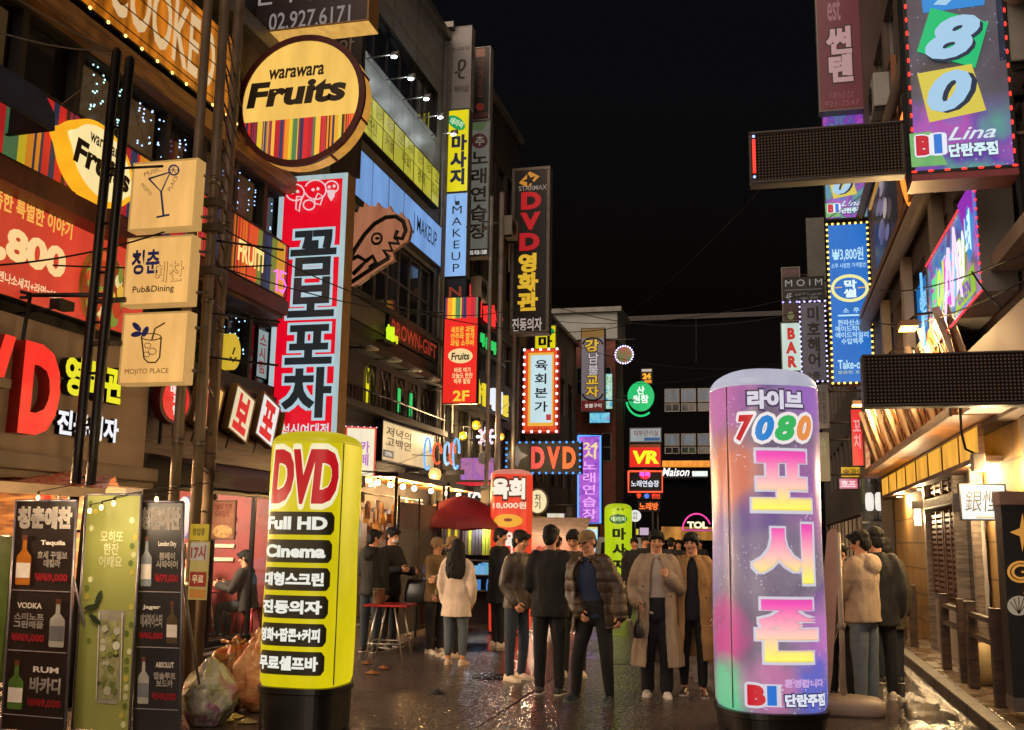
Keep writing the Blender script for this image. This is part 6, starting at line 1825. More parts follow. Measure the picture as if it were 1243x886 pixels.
put(m, root, R, 26, '●', (740, 624, 761, 636), E('#1c5a30', .9), bold=0); put(m, root, R, 26, '태라피', (742, 627, 759, 633), E('#b8d8a0', 1.0), .018, bold=.02); put(m, root, R, 26, '★★', (748, 616, 758, 620), M('dark_green_print', '#24401c', .5), bold=0)
for i, ch in enumerate('마사지'): put(m, root, R, 26, ch, (744, 641 + i * 19, 759, 655 + i * 19), M('dark_green_print', '#20301c', .5), bold=.05)
m.build('lettering', root)

# ================================================================== street furniture
# twin black truss pole, two utility poles with rungs
root = thing('truss_mast', 'twin black tube mast leaning slightly at the far left', 'mast', tuple(PG(80, 880) * 0 + PY(88, 590, 8.7)))
b0 = Vector(root.location); root.location.z = 0; b0.z = 0
m = MB(); m2 = MB()
A0, A1, B0, B1 = PY(92, 582, 8.7), PY(142, 62, 8.7), PY(110, 582, 8.7), PY(158, 72, 8.7)
def ext_(p, q, z): return p + (q - p) * ((z - p.z) / (q.z - p.z))
for p, q in ((A0, A1), (B0, B1)):
    m.tube([ext_(p, q, 0) - b0, q - b0], .05, BLACKM(), 12)
    m.tube([q - b0, q - b0 + Vector((0, 0, .03))], .03, BLACKM(), 8)
m.build('tube', root)
for z in [.6 + i * .52 for i in range(11)]:
    p, q = ext_(A0, A1, z) - b0, ext_(B0, B1, z) - b0
    m2.tube([p, q], .016, BLACKM(), 6)
m2.build('rung', root)
m = MB(); m.tube([ext_(A0, A1, 5.35) - b0, ext_(B0, B1, 5.35) - b0 + Vector((.5, 0, -.02))], .014, BLACKM(), 6)
m.tube([ext_(A0, A1, 3.94) - b0, ext_(B0, B1, 3.94) - b0 + Vector((.14, .1, .03))], .03, POLE(), 6); m.tube([ext_(A0, A1, 3.5) - b0, ext_(B0, B1, 3.5) - b0 + Vector((.14, .1, .02))], .03, POLE(), 6)
m.tube([ext_(A0, A1, 4.0) - b0 + Vector((-1.2, 0, .06)), ext_(B0, B1, 4.0) - b0], .025, BLACKM(), 6); m.build('arm', root)
def pole(label, pts, Y, r, top, mat, extra=None):
    p, q = PY(*pts[0], Y), PY(*pts[1], Y)
    base = ext_(p, q, 0.0)
    root = thing('utility_pole', label, 'pole', tuple(base), 0, 'utility poles')
    m = MB(); m.tube([(0, 0, 0), tuple(ext_(p, q, top) - base)], [r * 1.06, r * .94], mat, 16); m.build('pole', root)
    m = MB()
    for z in (1.1, 2.6, 4.2, 5.6):
        c = ext_(p, q, z) - base; m.tube([c + Vector((0, 0, -.03)), c + Vector((0, 0, .03))], r * 1.15, M('band_steel', '#6b6258', .4, .7), 16)
    m.build('band', root)
    return root, p, q, base
PCON = M('pole_paint', '#6a5b4a', .5, .3, .25, 3, .15, 30)
r1, p1, q1, ba1 = pole('thick grey-brown utility pole nearest the cream lightboxes', ((236, 640), (273, 0)), 9.9, .06, 8.2, PCON)
r2, p2, q2, ba2 = pole('second utility pole joined by rungs to the one by the cream lightboxes', ((252, 600), (291, 0)), 11.4, .07, 9.2, PCON)
r3, p3, q3, ba3 = pole('utility pole that carries the cream lightboxes', ((212, 590), (253, 0)), 9.62, .055, 8.0, PCON)
m = MB()
for z in [1.9 + i * .48 for i in range(13)]:
    a_, b_ = ext_(p1, q1, z) - ba1, ext_(p2, q2, z) - ba1
    m.tube([a_, b_], .014, BLACKM(), 6)
    if z > 4: m.tube([a_ + (b_ - a_) * .0, b_ + Vector((.12, 0, .05))], .012, BLACKM(), 6)
m.build('rung', r1)
m = MB()
for z in (4.05, 4.9, 3.55): 
    a_ = ext_(p1, q1, z) - ba1; m.tube([a_ + Vector((-.2, 0, .05)), a_ + Vector((.7, .4, -.03))], .014, BLACKM(), 6)
for z in (4.5, 5.0, 5.3):
    a_ = ext_(p1, q1, z) - ba1; m.bx((a_.x - .09, a_.y - .08, a_.z), (a_.x + .11, a_.y + .08, a_.z + .09), M('clamp_box', '#3a332c', .5))
m.build('clamp', r1)
s = Sign('poster', 'small yellow and red poster strapped to the thick utility pole', 'poster', (230, 657, 252, 728), 9.75, .02)
s.body(E('#8a7c4a', .55), E('#a88f4e', .6), 0); s.R((231, 659, 252, 680), E('#a89c86', .6)); s.T('17시', (232, 662, 250, 679), E('#8a2a20', .6), bold=.04); s.R((231, 694, 251, 712), E('#8a2018', .6)); s.T('무료', (234, 698, 248, 708), E('#d0b080', .7), bold=.03); s.R((231, 715, 251, 726), E('#b0702a', .6)); s.done()  # printed paper, not backlit: a weak glow is put into its colours
s = Sign('poster', 'yellow folded notice tied above the strapped poster', 'poster', (231, 636, 252, 656), 9.72, .03)
s.body(E('#a08a28', .6), E('#b89a20', .65), 0); s.T('영업중', (234, 641, 249, 650), BLACKT, bold=.02); s.done()  # paper again, with brightness added as emission
s = Sign('poster', 'reddish framed food poster inside the dining room glass', 'poster', (254, 607, 286, 655), 12.3, .02)
s.body(M('poster_brown', '#5a3c30', .6), M('poster_pinkish', '#8a5a4a', .6, 0, .3, 8), .02); s.D((270, 645), 12, 8, M('noodle_bowl', '#b89868', .6, 0, .5, 20)); s.T('오늘의 안주\n두부김치', (258, 611, 282, 628), M('dim_red_print2', '#6a1a14', .6), bold=.02); s.done()
root = thing('round_sign', 'pale round sign glowing behind the utility poles', 'sign', tuple(PY(222, 660, 10.6)))
m = MB(); m.prism([(.1 * math.cos(q * .3), .3 + .24 * math.sin(q * .3)) for q in range(21)], -.03, .05, E('#8a86a8', .9)); m.build('case', root)
m = MB(); m.tube([(0, .03, 0), (0, .03, -1.6)], .025, POLE()); m.build('pole', root)

def banner(label, tl, tr, bl, br, Y, yaw, face):
    """roll-up / A-stand banner leaning back a little; corners are photo pixels"""
    p = [PY(*q, Y) for q in (tl, tr, bl, br)]
    w_ = (p[1].x - p[0].x + p[3].x - p[2].x) / 2 / math.cos(yaw)
    zt_, zb = (p[0].z + p[1].z) / 2, max(.06, (p[2].z + p[3].z) / 2)
    cx = (p[2].x + p[3].x) / 2
    root = thing('standing_banner', label, 'banner', (cx, Y, 0), yaw, 'standing menu banners')
    h = zt_
    lean = ((p[0].x + p[1].x) / 2 - cx) / h
    def L3(u, v, d=0.0):
        """u 0..1 across, v 0..1 from the top"""
        z = h - (h - .04) * v
        return ((u - .5) * w_ + lean * z * .6, -.015 - d - .10 * (1 - z / h), z)
    def quad(mb, u0, v0, u1, v1, mat, d):
        mb.poly([L3(u0, v1, d), L3(u1, v1, d), L3(u1, v0, d), L3(u0, v0, d)], mat)
    m = MB(); quad(m, 0, 0, 1, 1, face, 0); m.poly([L3(0, 1, -.012), L3(0, 0, -.012), L3(1, 0, -.012), L3(1, 1, -.012)], face); m.build('sheet', root)
    m = MB()
    AL = M('banner_aluminium', '#7c7680', .35, .6, .2, 6)
    for u in (0, 1): m.tube([L3(u, 0, -.004), L3(u, 1, -.004)], .011, AL, 6)
    for v in (0, 1): m.tube([L3(0, v, -.004), L3(1, v, -.004)], .012, AL, 6)
    for u in (.06, .94): m.tube([L3(u, .3, -.02), ((u - .5) * w_, .45, .01)], .011, AL, 6)
    m.bx((-w_ * .52, -.12, 0), (w_ * .52, .0, .035), AL)
    m.build('stand', root)
    return root, L3, quad, w_, h
def btext(mb, L3, w_, h, body, u0, v0, u1, v1, mat, d=.004, **k):
    t = MB(); t.text(body, u0, u1, 1 - v1, 1 - v0, 0, mat, **k)
    P = [L3(x, 1 - z, d) for x, y, z in t.v]
    mb.add(P, t.f, mat)
def bottle(mb, L3, u, v0, v1, wu, glass, label_, cap):
    hh = v1 - v0
    prof = [(.32, 0), (.32, .09), (.26, .1), (.3, .3), (.95, .42), (1, .46), (1, .97), (.9, 1)]
    pts = [L3(u - wu * a, v0 + hh * b, .004) for a, b in prof] + [L3(u + wu * a, v0 + hh * b, .004) for a, b in reversed(prof)]
    mb.poly(pts, glass)
    mb.poly([L3(u - wu * .95, v0 + hh * .86, .007), L3(u + wu * .95, v0 + hh * .86, .007), L3(u + wu * .95, v0 + hh * .56, .007), L3(u - wu * .95, v0 + hh * .56, .007)], label_)
    mb.poly([L3(u - wu * .34, v0 + hh * .1, .007), L3(u + wu * .34, v0 + hh * .1, .007), L3(u + wu * .34, v0, .007), L3(u - wu * .34, v0, .007)], cap)
BF = M('banner_black', '#1a1312', .35, 0, .3, 2)
BT, BR = M('banner_cream_print', '#d6ccc0', .6), M('banner_red_print', '#c82c38', .6)
GOLDB, WHB, CLB = M('amber_bottle', '#a8621a', .3), M('white_bottle', '#a09c92', .4), M('clear_bottle', '#7d8488', .3)
RULE = M('banner_rule', '#8a8280', .6)
for bi, (lab, cs, Y, yaw, rows) in enumerate((
    ('black liquor menu banner with an amber bottle at the far left', ((2, 606), (84, 609), (15, 886), (90, 886)), 7.45, -.06, ((0, 'Tequila', '호세 꾸엘보\n데킬라', '₩69,000', GOLDB, 1), (.46, 'VODKA', '스미노프\n그린애플', '₩69,000', WHB, 0), (.89, 'RUM', '바카디', '₩69,000', M('green_bottle', '#4a6a2a', .3), 1))),
    ('narrower black liquor menu banner right of the green drink banner', ((163, 607), (208, 611), (170, 886), (226, 886)), 7.75, .12, ((0, 'London Dry', '봄베이\n사파이어', '₩79,000', CLB, 1), (.43, 'Jager', '예거마이스터', '₩65,000', M('brown_bottle', '#4a3a22', .3), 0), (.72, 'ABSOLUT', '앱솔루트\n보드카', '₩49,000', WHB, 1))))):
    root, L3, quad, w_, h = banner(lab, *cs, Y, yaw, BF)
    m = MB()
    vs = .82 if bi == 0 else .84
    btext(m, L3, w_, h, '청춘예찬', .06, .03, .94, .125, BT, bold=.06)
    starts = [(.13, .40), (.41, .66), (.68, .93)] if bi == 0 else [(.13, .40), (.42, .64), (.66, .90)]
    for (v0, v1), (_, t1, t2, pr, bm_, left) in zip(starts, rows):
        H_ = v1 - v0
        quad(m, .03, v1, .97, v1 + .004, RULE, .004)
        bu = .2 if left else .8
        bottle(m, L3, bu, v0 + H_ * .1, v1 - H_ * .08, .12, bm_, BT if bm_ is not WHB else M('silver_label', '#6a6a70', .4), M('dark_cap', '#5a2a1a', .4))
        a0, a1 = (.4, .92) if left else (.08, .6)
        btext(m, L3, w_, h, t1, a0 + .06, v0 + H_ * .18, a1 - .06, v0 + H_ * .28, BT, bold=.03)
        btext(m, L3, w_, h, t2, a0 + .02, v0 + H_ * .36, a1 - .02, v0 + H_ * .62, BT, bold=.04)
        btext(m, L3, w_, h, pr, a0, v0 + H_ * .72, a1, v0 + H_ * .86, BR, bold=.05)
    m.build('artwork', root)
GRB = M('olive_green_print', '#8c9048', .5, 0, .12, 1.5)
root, L3, quad, w_, h = banner('olive green drink banner with a mint mojito picture', (100, 600), (160, 600), (95, 886), (170, 886), 7.65, .0, GRB)
m = MB()
LG = M('pale_leaf_print', '#c0c090', .6)
btext(m, L3, w_, h, '모히또\n한잔\n어때요', .3, .16, .72, .32, LG, bold=.02)
GLS = M('glass_print', '#8e8a78', .4, 0, .2, 8)
m.poly([L3(.42, .885, .004), L3(.78, .885, .004), L3(.84, .50, .004), L3(.34, .50, .004)], GLS)
m.poly([L3(.45, .865, .006), L3(.75, .865, .006), L3(.80, .545, .006), L3(.385, .545, .006)], M('mojito_print', '#8c8a5c', .4, 0, .45, 14))
random.seed(4)
for i in range(20):
    v = .56 + .3 * random.random(); u = .58 + random.uniform(-.15, .15); r_ = random.uniform(.035, .075); q0 = random.random() * 3
    n_ = random.choice((4, 5, 12))
    c2 = random.choice(['#b0ae98', '#a8a68c', '#5e6a2c', '#8a9040', '#34451c', '#c0beae', '#747a3a'])
    m.poly([L3(u + r_ * math.cos(q0 + q * 6.283 / n_), v + r_ * w_ / h * math.sin(q0 + q * 6.283 / n_), .008 + .0006 * i) for q in range(n_)], M('drink_print' + c2, c2, .5))
for u0_, u1_ in ((.37, .40), (.79, .81)): m.poly([L3(u0_ + .05, .87, .022), L3(u0_ + .065, .87, .022), L3(u1_, .51, .022), L3(u1_ - .02, .51, .022)], M('glass_glint', '#c8c4b4', .3))
for u, v, rot in ((.36, .45, 1.2), (.24, .49, .2), (.32, .54, -.6)):
    m.poly([L3(u + .13 * math.cos(q * .5236) * math.cos(rot) - .045 * math.sin(q * .5236) * math.sin(rot), v - (.13 * math.cos(q * .5236) * math.sin(rot) + .045 * math.sin(q * .5236) * math.cos(rot)) * w_ / h * 1.0, .024) for q in range(12)], M('mint_print', '#1e2c14', .5))
random.seed(2)
for i in range(26):
    u, v = random.choice((.12, .16, .88, .92)) + random.uniform(-.05, .05), .04 + i * .037
    m.poly([L3(u + .045 * math.cos(q * .785), v + .014 * math.sin(q * .785), .004) for q in range(8)][::-1], random.choice((LG, M('leaf_print_dark', '#5a6a20', .6), M('leaf_print_gold', '#a89a3a', .6))))
m.build('artwork', root)
root = thing('signboard', 'green lit edge of a board cut off at the far left', 'sign', tuple(PY(-6, 800, 8.1)))
m = MB(); m.bx((-.4, -.03, -.2), (.09, .03, 1.1), M('green_bottle_art', '#3c5418', .4, 0, .5, 6)); m.build('board', root)
m = MB(); m.tube([(-.1, .03, -.9), (-.1, .03, 0)], .02, POLE()); m.build('leg', root)
def bag_mat(key, cols, sc_):
    m, t, b = newmat(key)
    n = node(t, 'TexNoise'); n.inputs['Scale'].default_value = sc_; n.inputs['Detail'].default_value = 6; n.inputs['Distortion'].default_value = 1.5
    t.links.new(coords(t), n.inputs[0])
    t.links.new(ramp(t, n.outputs[0], [(.3 + .4 * i / (len(cols) - 1), lin(c)) for i, c in enumerate(cols)]), b.inputs['Base Color'])
    b.inputs['Roughness'].default_value = .22
    n2 = node(t, 'TexNoise'); n2.inputs['Scale'].default_value = 14; n2.inputs['Detail'].default_value = 5; n2.inputs['Distortion'].default_value = 2.5
    t.links.new(coords(t), n2.inputs[0])
    bp = node(t, 'Bump'); bp.inputs['Strength'].default_value = .45; bp.inputs['Distance'].default_value = .05
    t.links.new(n2.outputs[0], bp.inputs['Height']); t.links.new(bp.outputs[0], b.inputs['Normal'])
    return m
# stall roof over the banners
p0, p1_ = PY(-40, 585, 8.5), PY(128, 600, 8.5)
root = thing('stall_tent', 'red-topped tent roof with a pale valance above the banners', 'tent', (p0.x, 8.5, 0))
m = MB()
W_ = p1_.x - p0.x
zt_ = PY(60, 578, 8.5).z
m.loft([[(0, y_, zt_ - .04 + dz + .02 * mnoise.noise((0, y_ * 2, 0)))] + [(W_ * i / 8 - y_ * .6 * i / 8, y_, zt_ - .04 - .08 * i / 8 + dz + .05 * mnoise.noise((i * .8, y_ * 3, 2))) for i in range(1, 9)] for y_, dz in ((0, 0), (.35, .08), (.8, .17), (1.3, .1))], bag_mat('tent_patterned', ['#c8442a', '#b83018', '#d8a070', '#c8402a', '#e0c8a0'], 4), True, False, None, False)
m.add([(0, -.01, zt_ - .02), (W_, -.01, zt_ - .12), (W_, -.01, zt_ - .21), (0, -.01, zt_ - .14)], [(0, 1, 2, 3)], M('tent_valance', '#7d6a48', .6, 0, .3, 5))
m.build('canopy', root)
m = MB()
for x, y_ in ((.1, .05), (W_ - .06, .05), (W_ - .25, 1.25), (.1, 1.25)): m.tube([(x, y_, 0), (x, y_, zt_ - .12)], .018, POLE(), 8)
m.build('leg', root)
root = thing('globe_lamp', 'warm glowing globe lamp over the red tent roof', 'lamp', tuple(PY(22, 574, 9.4)))
m = MB(); m.ell((0, 0, .02), (.13, .13, .11), E('#ffdca0', 3.0), 14, 10); m.build('globe', root)
m = MB(); m.tube([(0, 0, .12), (0, 0, .3), (-.6, .2, .34)], .012, BLACKM(), 6); m.build('cord', root); lamp(root, (.1, -.2, -.05), 50, (1, .7, .4), .1)

for i, (px, py) in enumerate(((46, 604), (109, 620), (123, 616), (138, 611), (190, 606))):
    c = PY(px, py, 7.3)
    o = thing('light_bulb', ['bare warm bulb hanging over the far-left black menu banner', 'left one of three bare bulbs over the green drink banner', 'middle one of three bare bulbs over the green drink banner', 'right one of three bare bulbs over the green drink banner', 'bare warm bulb over the narrower black menu banner'][i], 'bulb', tuple(c), 0, 'bare bulbs over the menu banners')
    m = MB(); m.ell((0, 0, 0), (.016, .016, .024), E('#ffd890', 4), 10, 8); m.build('bulb', o)
    m = MB(); m.tube([(0, 0, .024), (0, 0, .05)], .01, BLACKM(), 6); m.tube([(0, 0, .05), (0, .6, .16), (0, 1.2, .2)], .004, BLACKM(), 5); m.build('cord', o)
    lamp(o, (0, -.3, .05), .7, (1, .74, .46), .05)

# rubbish bags
def clump(label, loc, r, seed, mat, amp=.3, tie=True, name='rubbish_bag'):
    root = thing(name, label, 'rubbish bag', loc, seed, 'rubbish bags piled by the utility pole')
    bm = bmesh.new()
    bmesh.ops.create_icosphere(bm, subdivisions=5, radius=1)
    for v in bm.verts:
        d = v.co.normalized()
        k = 1 + amp * .7 * mnoise.noise(d * 1.6 + Vector((seed, 0, 0))) + amp * .22 * (mnoise.noise(d * 4.5 + Vector((0, seed, 0)))) - amp * .18 * abs(mnoise.noise(d * 9 + Vector((0, 0, seed))))
        top = max(0, d.z)
        th = math.atan2(d.y, d.x)
        k += .05 * (.3 + top) * math.sin(9 * th + 3 * mnoise.noise(d * 2 + Vector((seed, 1, 2))))
        kx = k * (1 - .5 * top ** 2.5)
        v.co = Vector((d.x * kx * r[0], d.y * kx * r[1], max(.004, r[2] * .92 + d.z * k * r[2] * (1 + .12 * top))))
    me = bpy.data.meshes.new('bag'); bm.to_mesh(me); bm.free()
    me.materials.append(mat); me.polygons.foreach_set('use_smooth', [True] * len(me.polygons))
    link(bpy.data.objects.new('bag', me), root)
    if tie:
        m = MB()
        for k in range(5):
            q = k * 1.3 + seed
            m.tube([(0, 0, r[2] * 1.9), (.05 * math.cos(q), .05 * math.sin(q), r[2] * 2.0), (.12 * math.cos(q), .12 * math.sin(q), r[2] * 2.02)], [.03, .015, .02], mat, 6)
        m.build('knot', root)
    return root
g = PG(302, 866)
clump('large pinkish see-through rubbish bag beside the yellow column', (g.x - .02, g.y + .25, 0), (.36, .32, .34), 1.3, bag_mat('bag_pink', ['#8a4a2c', '#b87a54', '#d09a78', '#dcb094', '#a8402c'], 3.0))
g = PG(256, 868)
clump('brown rubbish bag in the middle of the pile', (g.x, g.y + .35, 0), (.27, .27, .31), 4.2, bag_mat('bag_brown', ['#4a2e18', '#7a5230', '#a8703c', '#b8582e', '#6a4828'], 4.0), .38)
g = PG(240, 884)
clump('milky white rubbish bag with pink wrappers at the bottom', (g.x, g.y + .15, 0), (.25, .22, .27), 7.7, bag_mat('bag_milky', ['#8a8a78', '#a8a898', '#b8b4a8', '#a05a8a', '#9aa08a'], 3.0), .25, False)
g = PG(322, 852)
clump('small pinkish rubbish bag behind the large one', (g.x, g.y + .5, 0), (.2, .2, .24), 9.1, bag_mat('bag_rose', ['#5a3a28', '#9a7a6a', '#a89080'], 3.5), .3)
random.seed(9)
for i, (px, py, c2) in enumerate(((285, 872, '#b0a468'), (272, 876, '#a89a60'), (300, 878, '#8a7a4a'), (466, 812, '#6a3a1c'), (452, 818, '#7a4a20'), (445, 806, '#6a4020'), (530, 842, '#1c1a1a'))):
    g = PG(px, py)
    o = thing('litter', ['crumpled pale yellow paper by the milky bag', 'flat torn paper by the milky bag', 'brown scrap of paper below the large bag', 'brown leaf litter under the red table', 'rusty leaf litter near the yellow column', 'brown leaf scrap left of the red table', 'small black scrap lying on the open wet road'][i], 'litter', tuple(g), random.random() * 3)
    m = MB(); vs = []
    for q in range(14):
        a_ = q * 6.283 / 14; r_ = .1 * (1 + .5 * mnoise.noise((q * 1.7, i * 3.1, 0)))
        vs.append((r_ * math.cos(a_), r_ * .7 * math.sin(a_), .012 + .03 * abs(mnoise.noise((q, i, 5)))))
    vs.append((0, 0, .05)); m.add(vs, [(q, (q + 1) % 14, 14) for q in range(14)], M('litter' + c2, c2, .6)); m.build('scrap', o)

# red folding table with pot
def table(label, x, y, rz, h=.72, wd=.62, pot=False):
    root = thing('folding_table', label, 'table', (x, y, 0), rz, 'red folding tables')
    RT = M('red_table_top', '#8e1a1c', .3, 0, .15, 4)
    m = MB(); m.bx((-wd / 2, -wd / 2, h - .03), (wd / 2, wd / 2, h), RT); m.build('table_top', root, .012)
    ST = M('table_steel', '#a8a29a', .3, .7, .2, 8)
    for sx in (-1, 1):
        m = MB()
        x_ = sx * wd * .36
        m.tube([(x_ * .55, -wd * .4, h - .04), (x_ * 1.15, -wd * .42, 0)], .012, ST, 8)
        m.tube([(x_ * .55, wd * .4, h - .04), (x_ * 1.15, wd * .42, 0)], .012, ST, 8)
        m.tube([(x_ * 1.0, -wd * .42, .22), (x_ * 1.0, wd * .42, .22)], .01, ST, 8)
        m.build('leg', root)
    m = MB()
    for sy in (-1, 1): m.tube([(-wd * .37, sy * wd * .42, .2), (wd * .37, sy * wd * .42, .2)], .01, ST, 8)
    m.build('stretcher', root)
    return root
tx = PG(464, 800)
table('red folding table with white legs right of the yellow column', tx.x, tx.y + .25, .1)
g = PY(459, 740, tx.y + .2)
o = thing('metal_pot', 'dull steel pot standing on the red table in the street', 'pot', (g.x, tx.y + .2, .72))
m = MB(); m.lathe([(.075, .0), (.08, .01), (.085, .2), (.088, .205), (.075, .205), (.07, .02)], M('pot_steel', '#8c7a62', .3, .8, .3, 6), 20); m.build('pot', o)
# stools and tables in the dining room
def stool(label, x, y, rz=0):
    root = thing('plastic_stool', label, 'stool', (x, y, .05), rz, 'red plastic stools')
    RS = M('red_plastic', '#a3161c', .35, 0, .1, 5)
    m = MB(); m.bx((-.16, -.16, .42), (.16, .16, .46), RS); m.build('seat', root, .02)
    for sx in (-1, 1):
        for sy in (-1, 1):
            m = MB(); m.tube([(sx * .13, sy * .13, .43), (sx * .18, sy * .18, 0)], [.025, .02], RS, 6); m.build('leg', root)
    return root
t1 = table('red table inside the dining room left pane', -8.35, 12.75, .2); t1.location.z = .05
t2 = table('red table inside the dining room right pane', -8.6, 14.35, -.1); t2.location.z = .05
for i, (x, y, l) in enumerate(((-7.95, 14.9, 'red plastic stool seen low through the right glass pane'), (-8.9, 12.4, 'red plastic stool at the left dining table'), (-9.0, 14.8, 'red plastic stool deep behind the right dining table'))): stool(l, x, y, i)
o = thing('jar', 'clear jar on the left dining table', 'jar', (-8.3, 12.75, .77)); m = MB(); m.lathe([(.05, 0), (.055, .02), (.055, .16), (.04, .18)], M('jar_glass', '#8a9a7a', .1), 14); m.build('jar', o)
# bars and stalls further down the left
root = thing('parasol', 'large dark red parasol over a street stall', 'umbrella', (PY(560, 640, 18.2).x, 18.2, 0))
m = MB()
R_ = 1.02; zt_ = PY(560, 601, 18.2).z; ze = PY(560, 636, 18.2).z
n = 8
for k in range(n):
    a0, a1 = 2 * math.pi * k / n + .2, 2 * math.pi * (k + 1) / n + .2
    rows = []
    for i in range(7):
        t_ = i / 6
        z = zt_ - (zt_ - ze) * (t_ ** 1.4)
        rows.append([(R_ * t_ * math.cos(a0 + (a1 - a0) * j / 4) * (1 - .05 * math.sin(math.pi * j / 4) * t_), R_ * t_ * math.sin(a0 + (a1 - a0) * j / 4) * (1 - .05 * math.sin(math.pi * j / 4) * t_), z + .04 * t_ * math.sin(math.pi * j / 4)) for j in range(5)])
    rows.append([(p[0], p[1], p[2] - .12) for p in rows[-1]])
    m.loft(rows, M('parasol_red', '#7a1420', .6, 0, .15, 2), True, False, None, False)
m.build('canopy', root)
m = MB(); m.tube([(0, 0, 0), (0, 0, zt_ + .06)], .022, POLE(), 10); m.build('pole', root)
m = MB()
for k in range(n):
    a0 = 2 * math.pi * k / n + .2; m.tube([(0, 0, zt_ - .05), (R_ * .96 * math.cos(a0), R_ * .96 * math.sin(a0), ze)], .008, POLE(), 5)
m.build('rib', root)
m = MB(); m.lathe([(.25, 0), (.27, .05), (.1, .09), (.04, .1)], M('parasol_foot', '#4a4640', .7), 20); m.build('base', root)
# projecting canopies with bulbs over the bars
for i, (y0_, y1_, z_, dp, lab) in enumerate(((16.6, 19.4, 2.75, 1.35, 'slanted bar canopy with four warm bulbs behind the yellow column'), (19.6, 22.4, 2.72, 1.35, 'slanted bar canopy with three warm bulbs behind the red parasol'))):
    root = thing('canopy', lab, 'canopy', (-7.5, (y0_ + y1_) / 2, 2.4), 0, 'bar canopies')
    hw = (y1_ - y0_) / 2
    m = MB()
    m.add([(0, -hw, .42), (0, hw, .42), (dp, hw, .34), (dp, -hw, .34)], [(0, 1, 2, 3)], M('canopy_tin', '#4a4238', .5, .3, .3, 2))
    m.add([(0, -hw, .3), (0, hw, .3), (dp, hw, .27), (dp, -hw, .27)], [(3, 2, 1, 0)], wood_mat('canopy_boards', '#6a4522', '#b07c3e', (1, 6, 1)))
    m.add([(dp + .002, -hw, .35), (dp + .002, hw, .35), (dp + .002, hw, .24), (dp + .002, -hw, .24)], [(0, 1, 2, 3)], M('canopy_edge', '#2e2822', .5))
    m.build('roof', root)
    m = MB(); 
    for y_ in (-hw + .05, hw - .05): m.tube([(dp - .05, y_, .26), (dp - .05, y_, -2.36)], .03, BLACKM(), 8)
    m.build('post', root)
    nb = 4 if i == 0 else 3
    for k in range(nb):
        b_ = MB(); yb = -hw * .7 + 1.4 * hw * k / (nb - 1)
        b_.ell((dp * .6, yb, .19), (.055,) * 3, E('#fff0c8', 7), 10, 8); b_.tube([(dp * .6, yb, .23), (dp * .6, yb, .29)], .02, BLACKM(), 6); b_.build('bulb', root)
        lamp(root, (dp * .6, yb, .16), 12, (1, .56, .2), .06)
# goods hanging in the open bar, lit from inside
random.seed(21)
root = thing('hanging_goods', 'cluster of bottles and snack bags hanging in the open bar', 'goods', (-6.9, 17.8, 1.55))
m = MB()
for i in range(70):
    x, y_, z = random.uniform(-.1, .5), random.uniform(-1.4, 1.6), random.uniform(.25, .8)
    c2 = random.choice(['#b08a5a', '#d8c8b0', '#8a6ab0', '#c89a4a', '#9ab0c8', '#7a4a2a'])
    m.bx((x - .03, y_ - .05, z - random.uniform(.1, .3)), (x + .03, y_ + .05, z), M('goods' + c2, c2, .3, 0, .4, 8))
m.tube([(.2, -1.5, .82), (.2, 1.7, .82)], .012, BLACKM(), 6); m.build('goods', root)
root = thing('market_stall', 'accessory stall with blue lit shelves under the red parasol', 'stall', (PY(582, 700, 19.6).x, 19.8, 0))
m = MB()
for x in (-.85, .7): m.bx((x - .025, -.3, 0), (x + .025, .3, 1.95), BLACKM())
m.bx((-.85, .28, 0), (.72, .3, 1.95), M('stall_back', '#2c2a30', .7)); m.bx((-.87, -.32, 1.95), (.74, .32, 2.0), BLACKM()); m.build('frame', root)
m = MB()
for z in (.62, .92, 1.2): m.bx((-.82, -.28, z), (.68, .28, z + .025), FRAMEL)
m.build('shelf', root)
m = MB()
for i in range(44):
    z = random.choice((.645, .945)); x = random.uniform(-.1, .62); c2 = random.choice(['#5aa0d8', '#78b8e0', '#4a88c8', '#9ac8e8', '#6ab0c8'])
    m.bx((x, -.27, z), (x + .09, -.15, z + random.uniform(.14, .24)), E(c2, .75))
m.build('blue_goods', root)
m = MB()
for i in range(20):
    x = -.75 + i * .072; c2 = random.choice(['#4a4644', '#5a5654', '#2a2a30', '#3c3838', '#a0ae2a', '#46424c', '#383a44'])
    m.bx((x, -.2, 1.32), (x + .06, .1, 1.85), M('cloth' + c2, c2, .8))
m.build('clothes', root)
lamp(root, (0, -.35, 1.8), 1, (.85, .9, 1), .1)
root = thing('glass_screen', 'hazy plastic wind screen at the corner of the open bar', 'screen', (-5.75, 16.6, 0))
m = MB(); m.bx((-.01, -1.0, .1), (.01, 1.0, 2.2), glass_mat('plastic_sheet', (.72, .62, .55), .3)); m.build('sheet', root)
m = MB()
for y_ in (-1, 0, 1): m.tube([(0, y_, 0), (0, y_, 2.3)], .02, BLACKM(), 8)
m.build('post', root)
root = thing('rubbish_bin', 'dull red bin beside the hazy wind screen', 'bin', (-5.3, 16.9, 0))
m = MB(); m.lathe([(.2, 0), (.24, .6), (.26, .62), (.26, .66), (.1, .7)], M('bin_red', '#6a1c18', .5, 0, .2, 4), 18); m.build('bin', root)
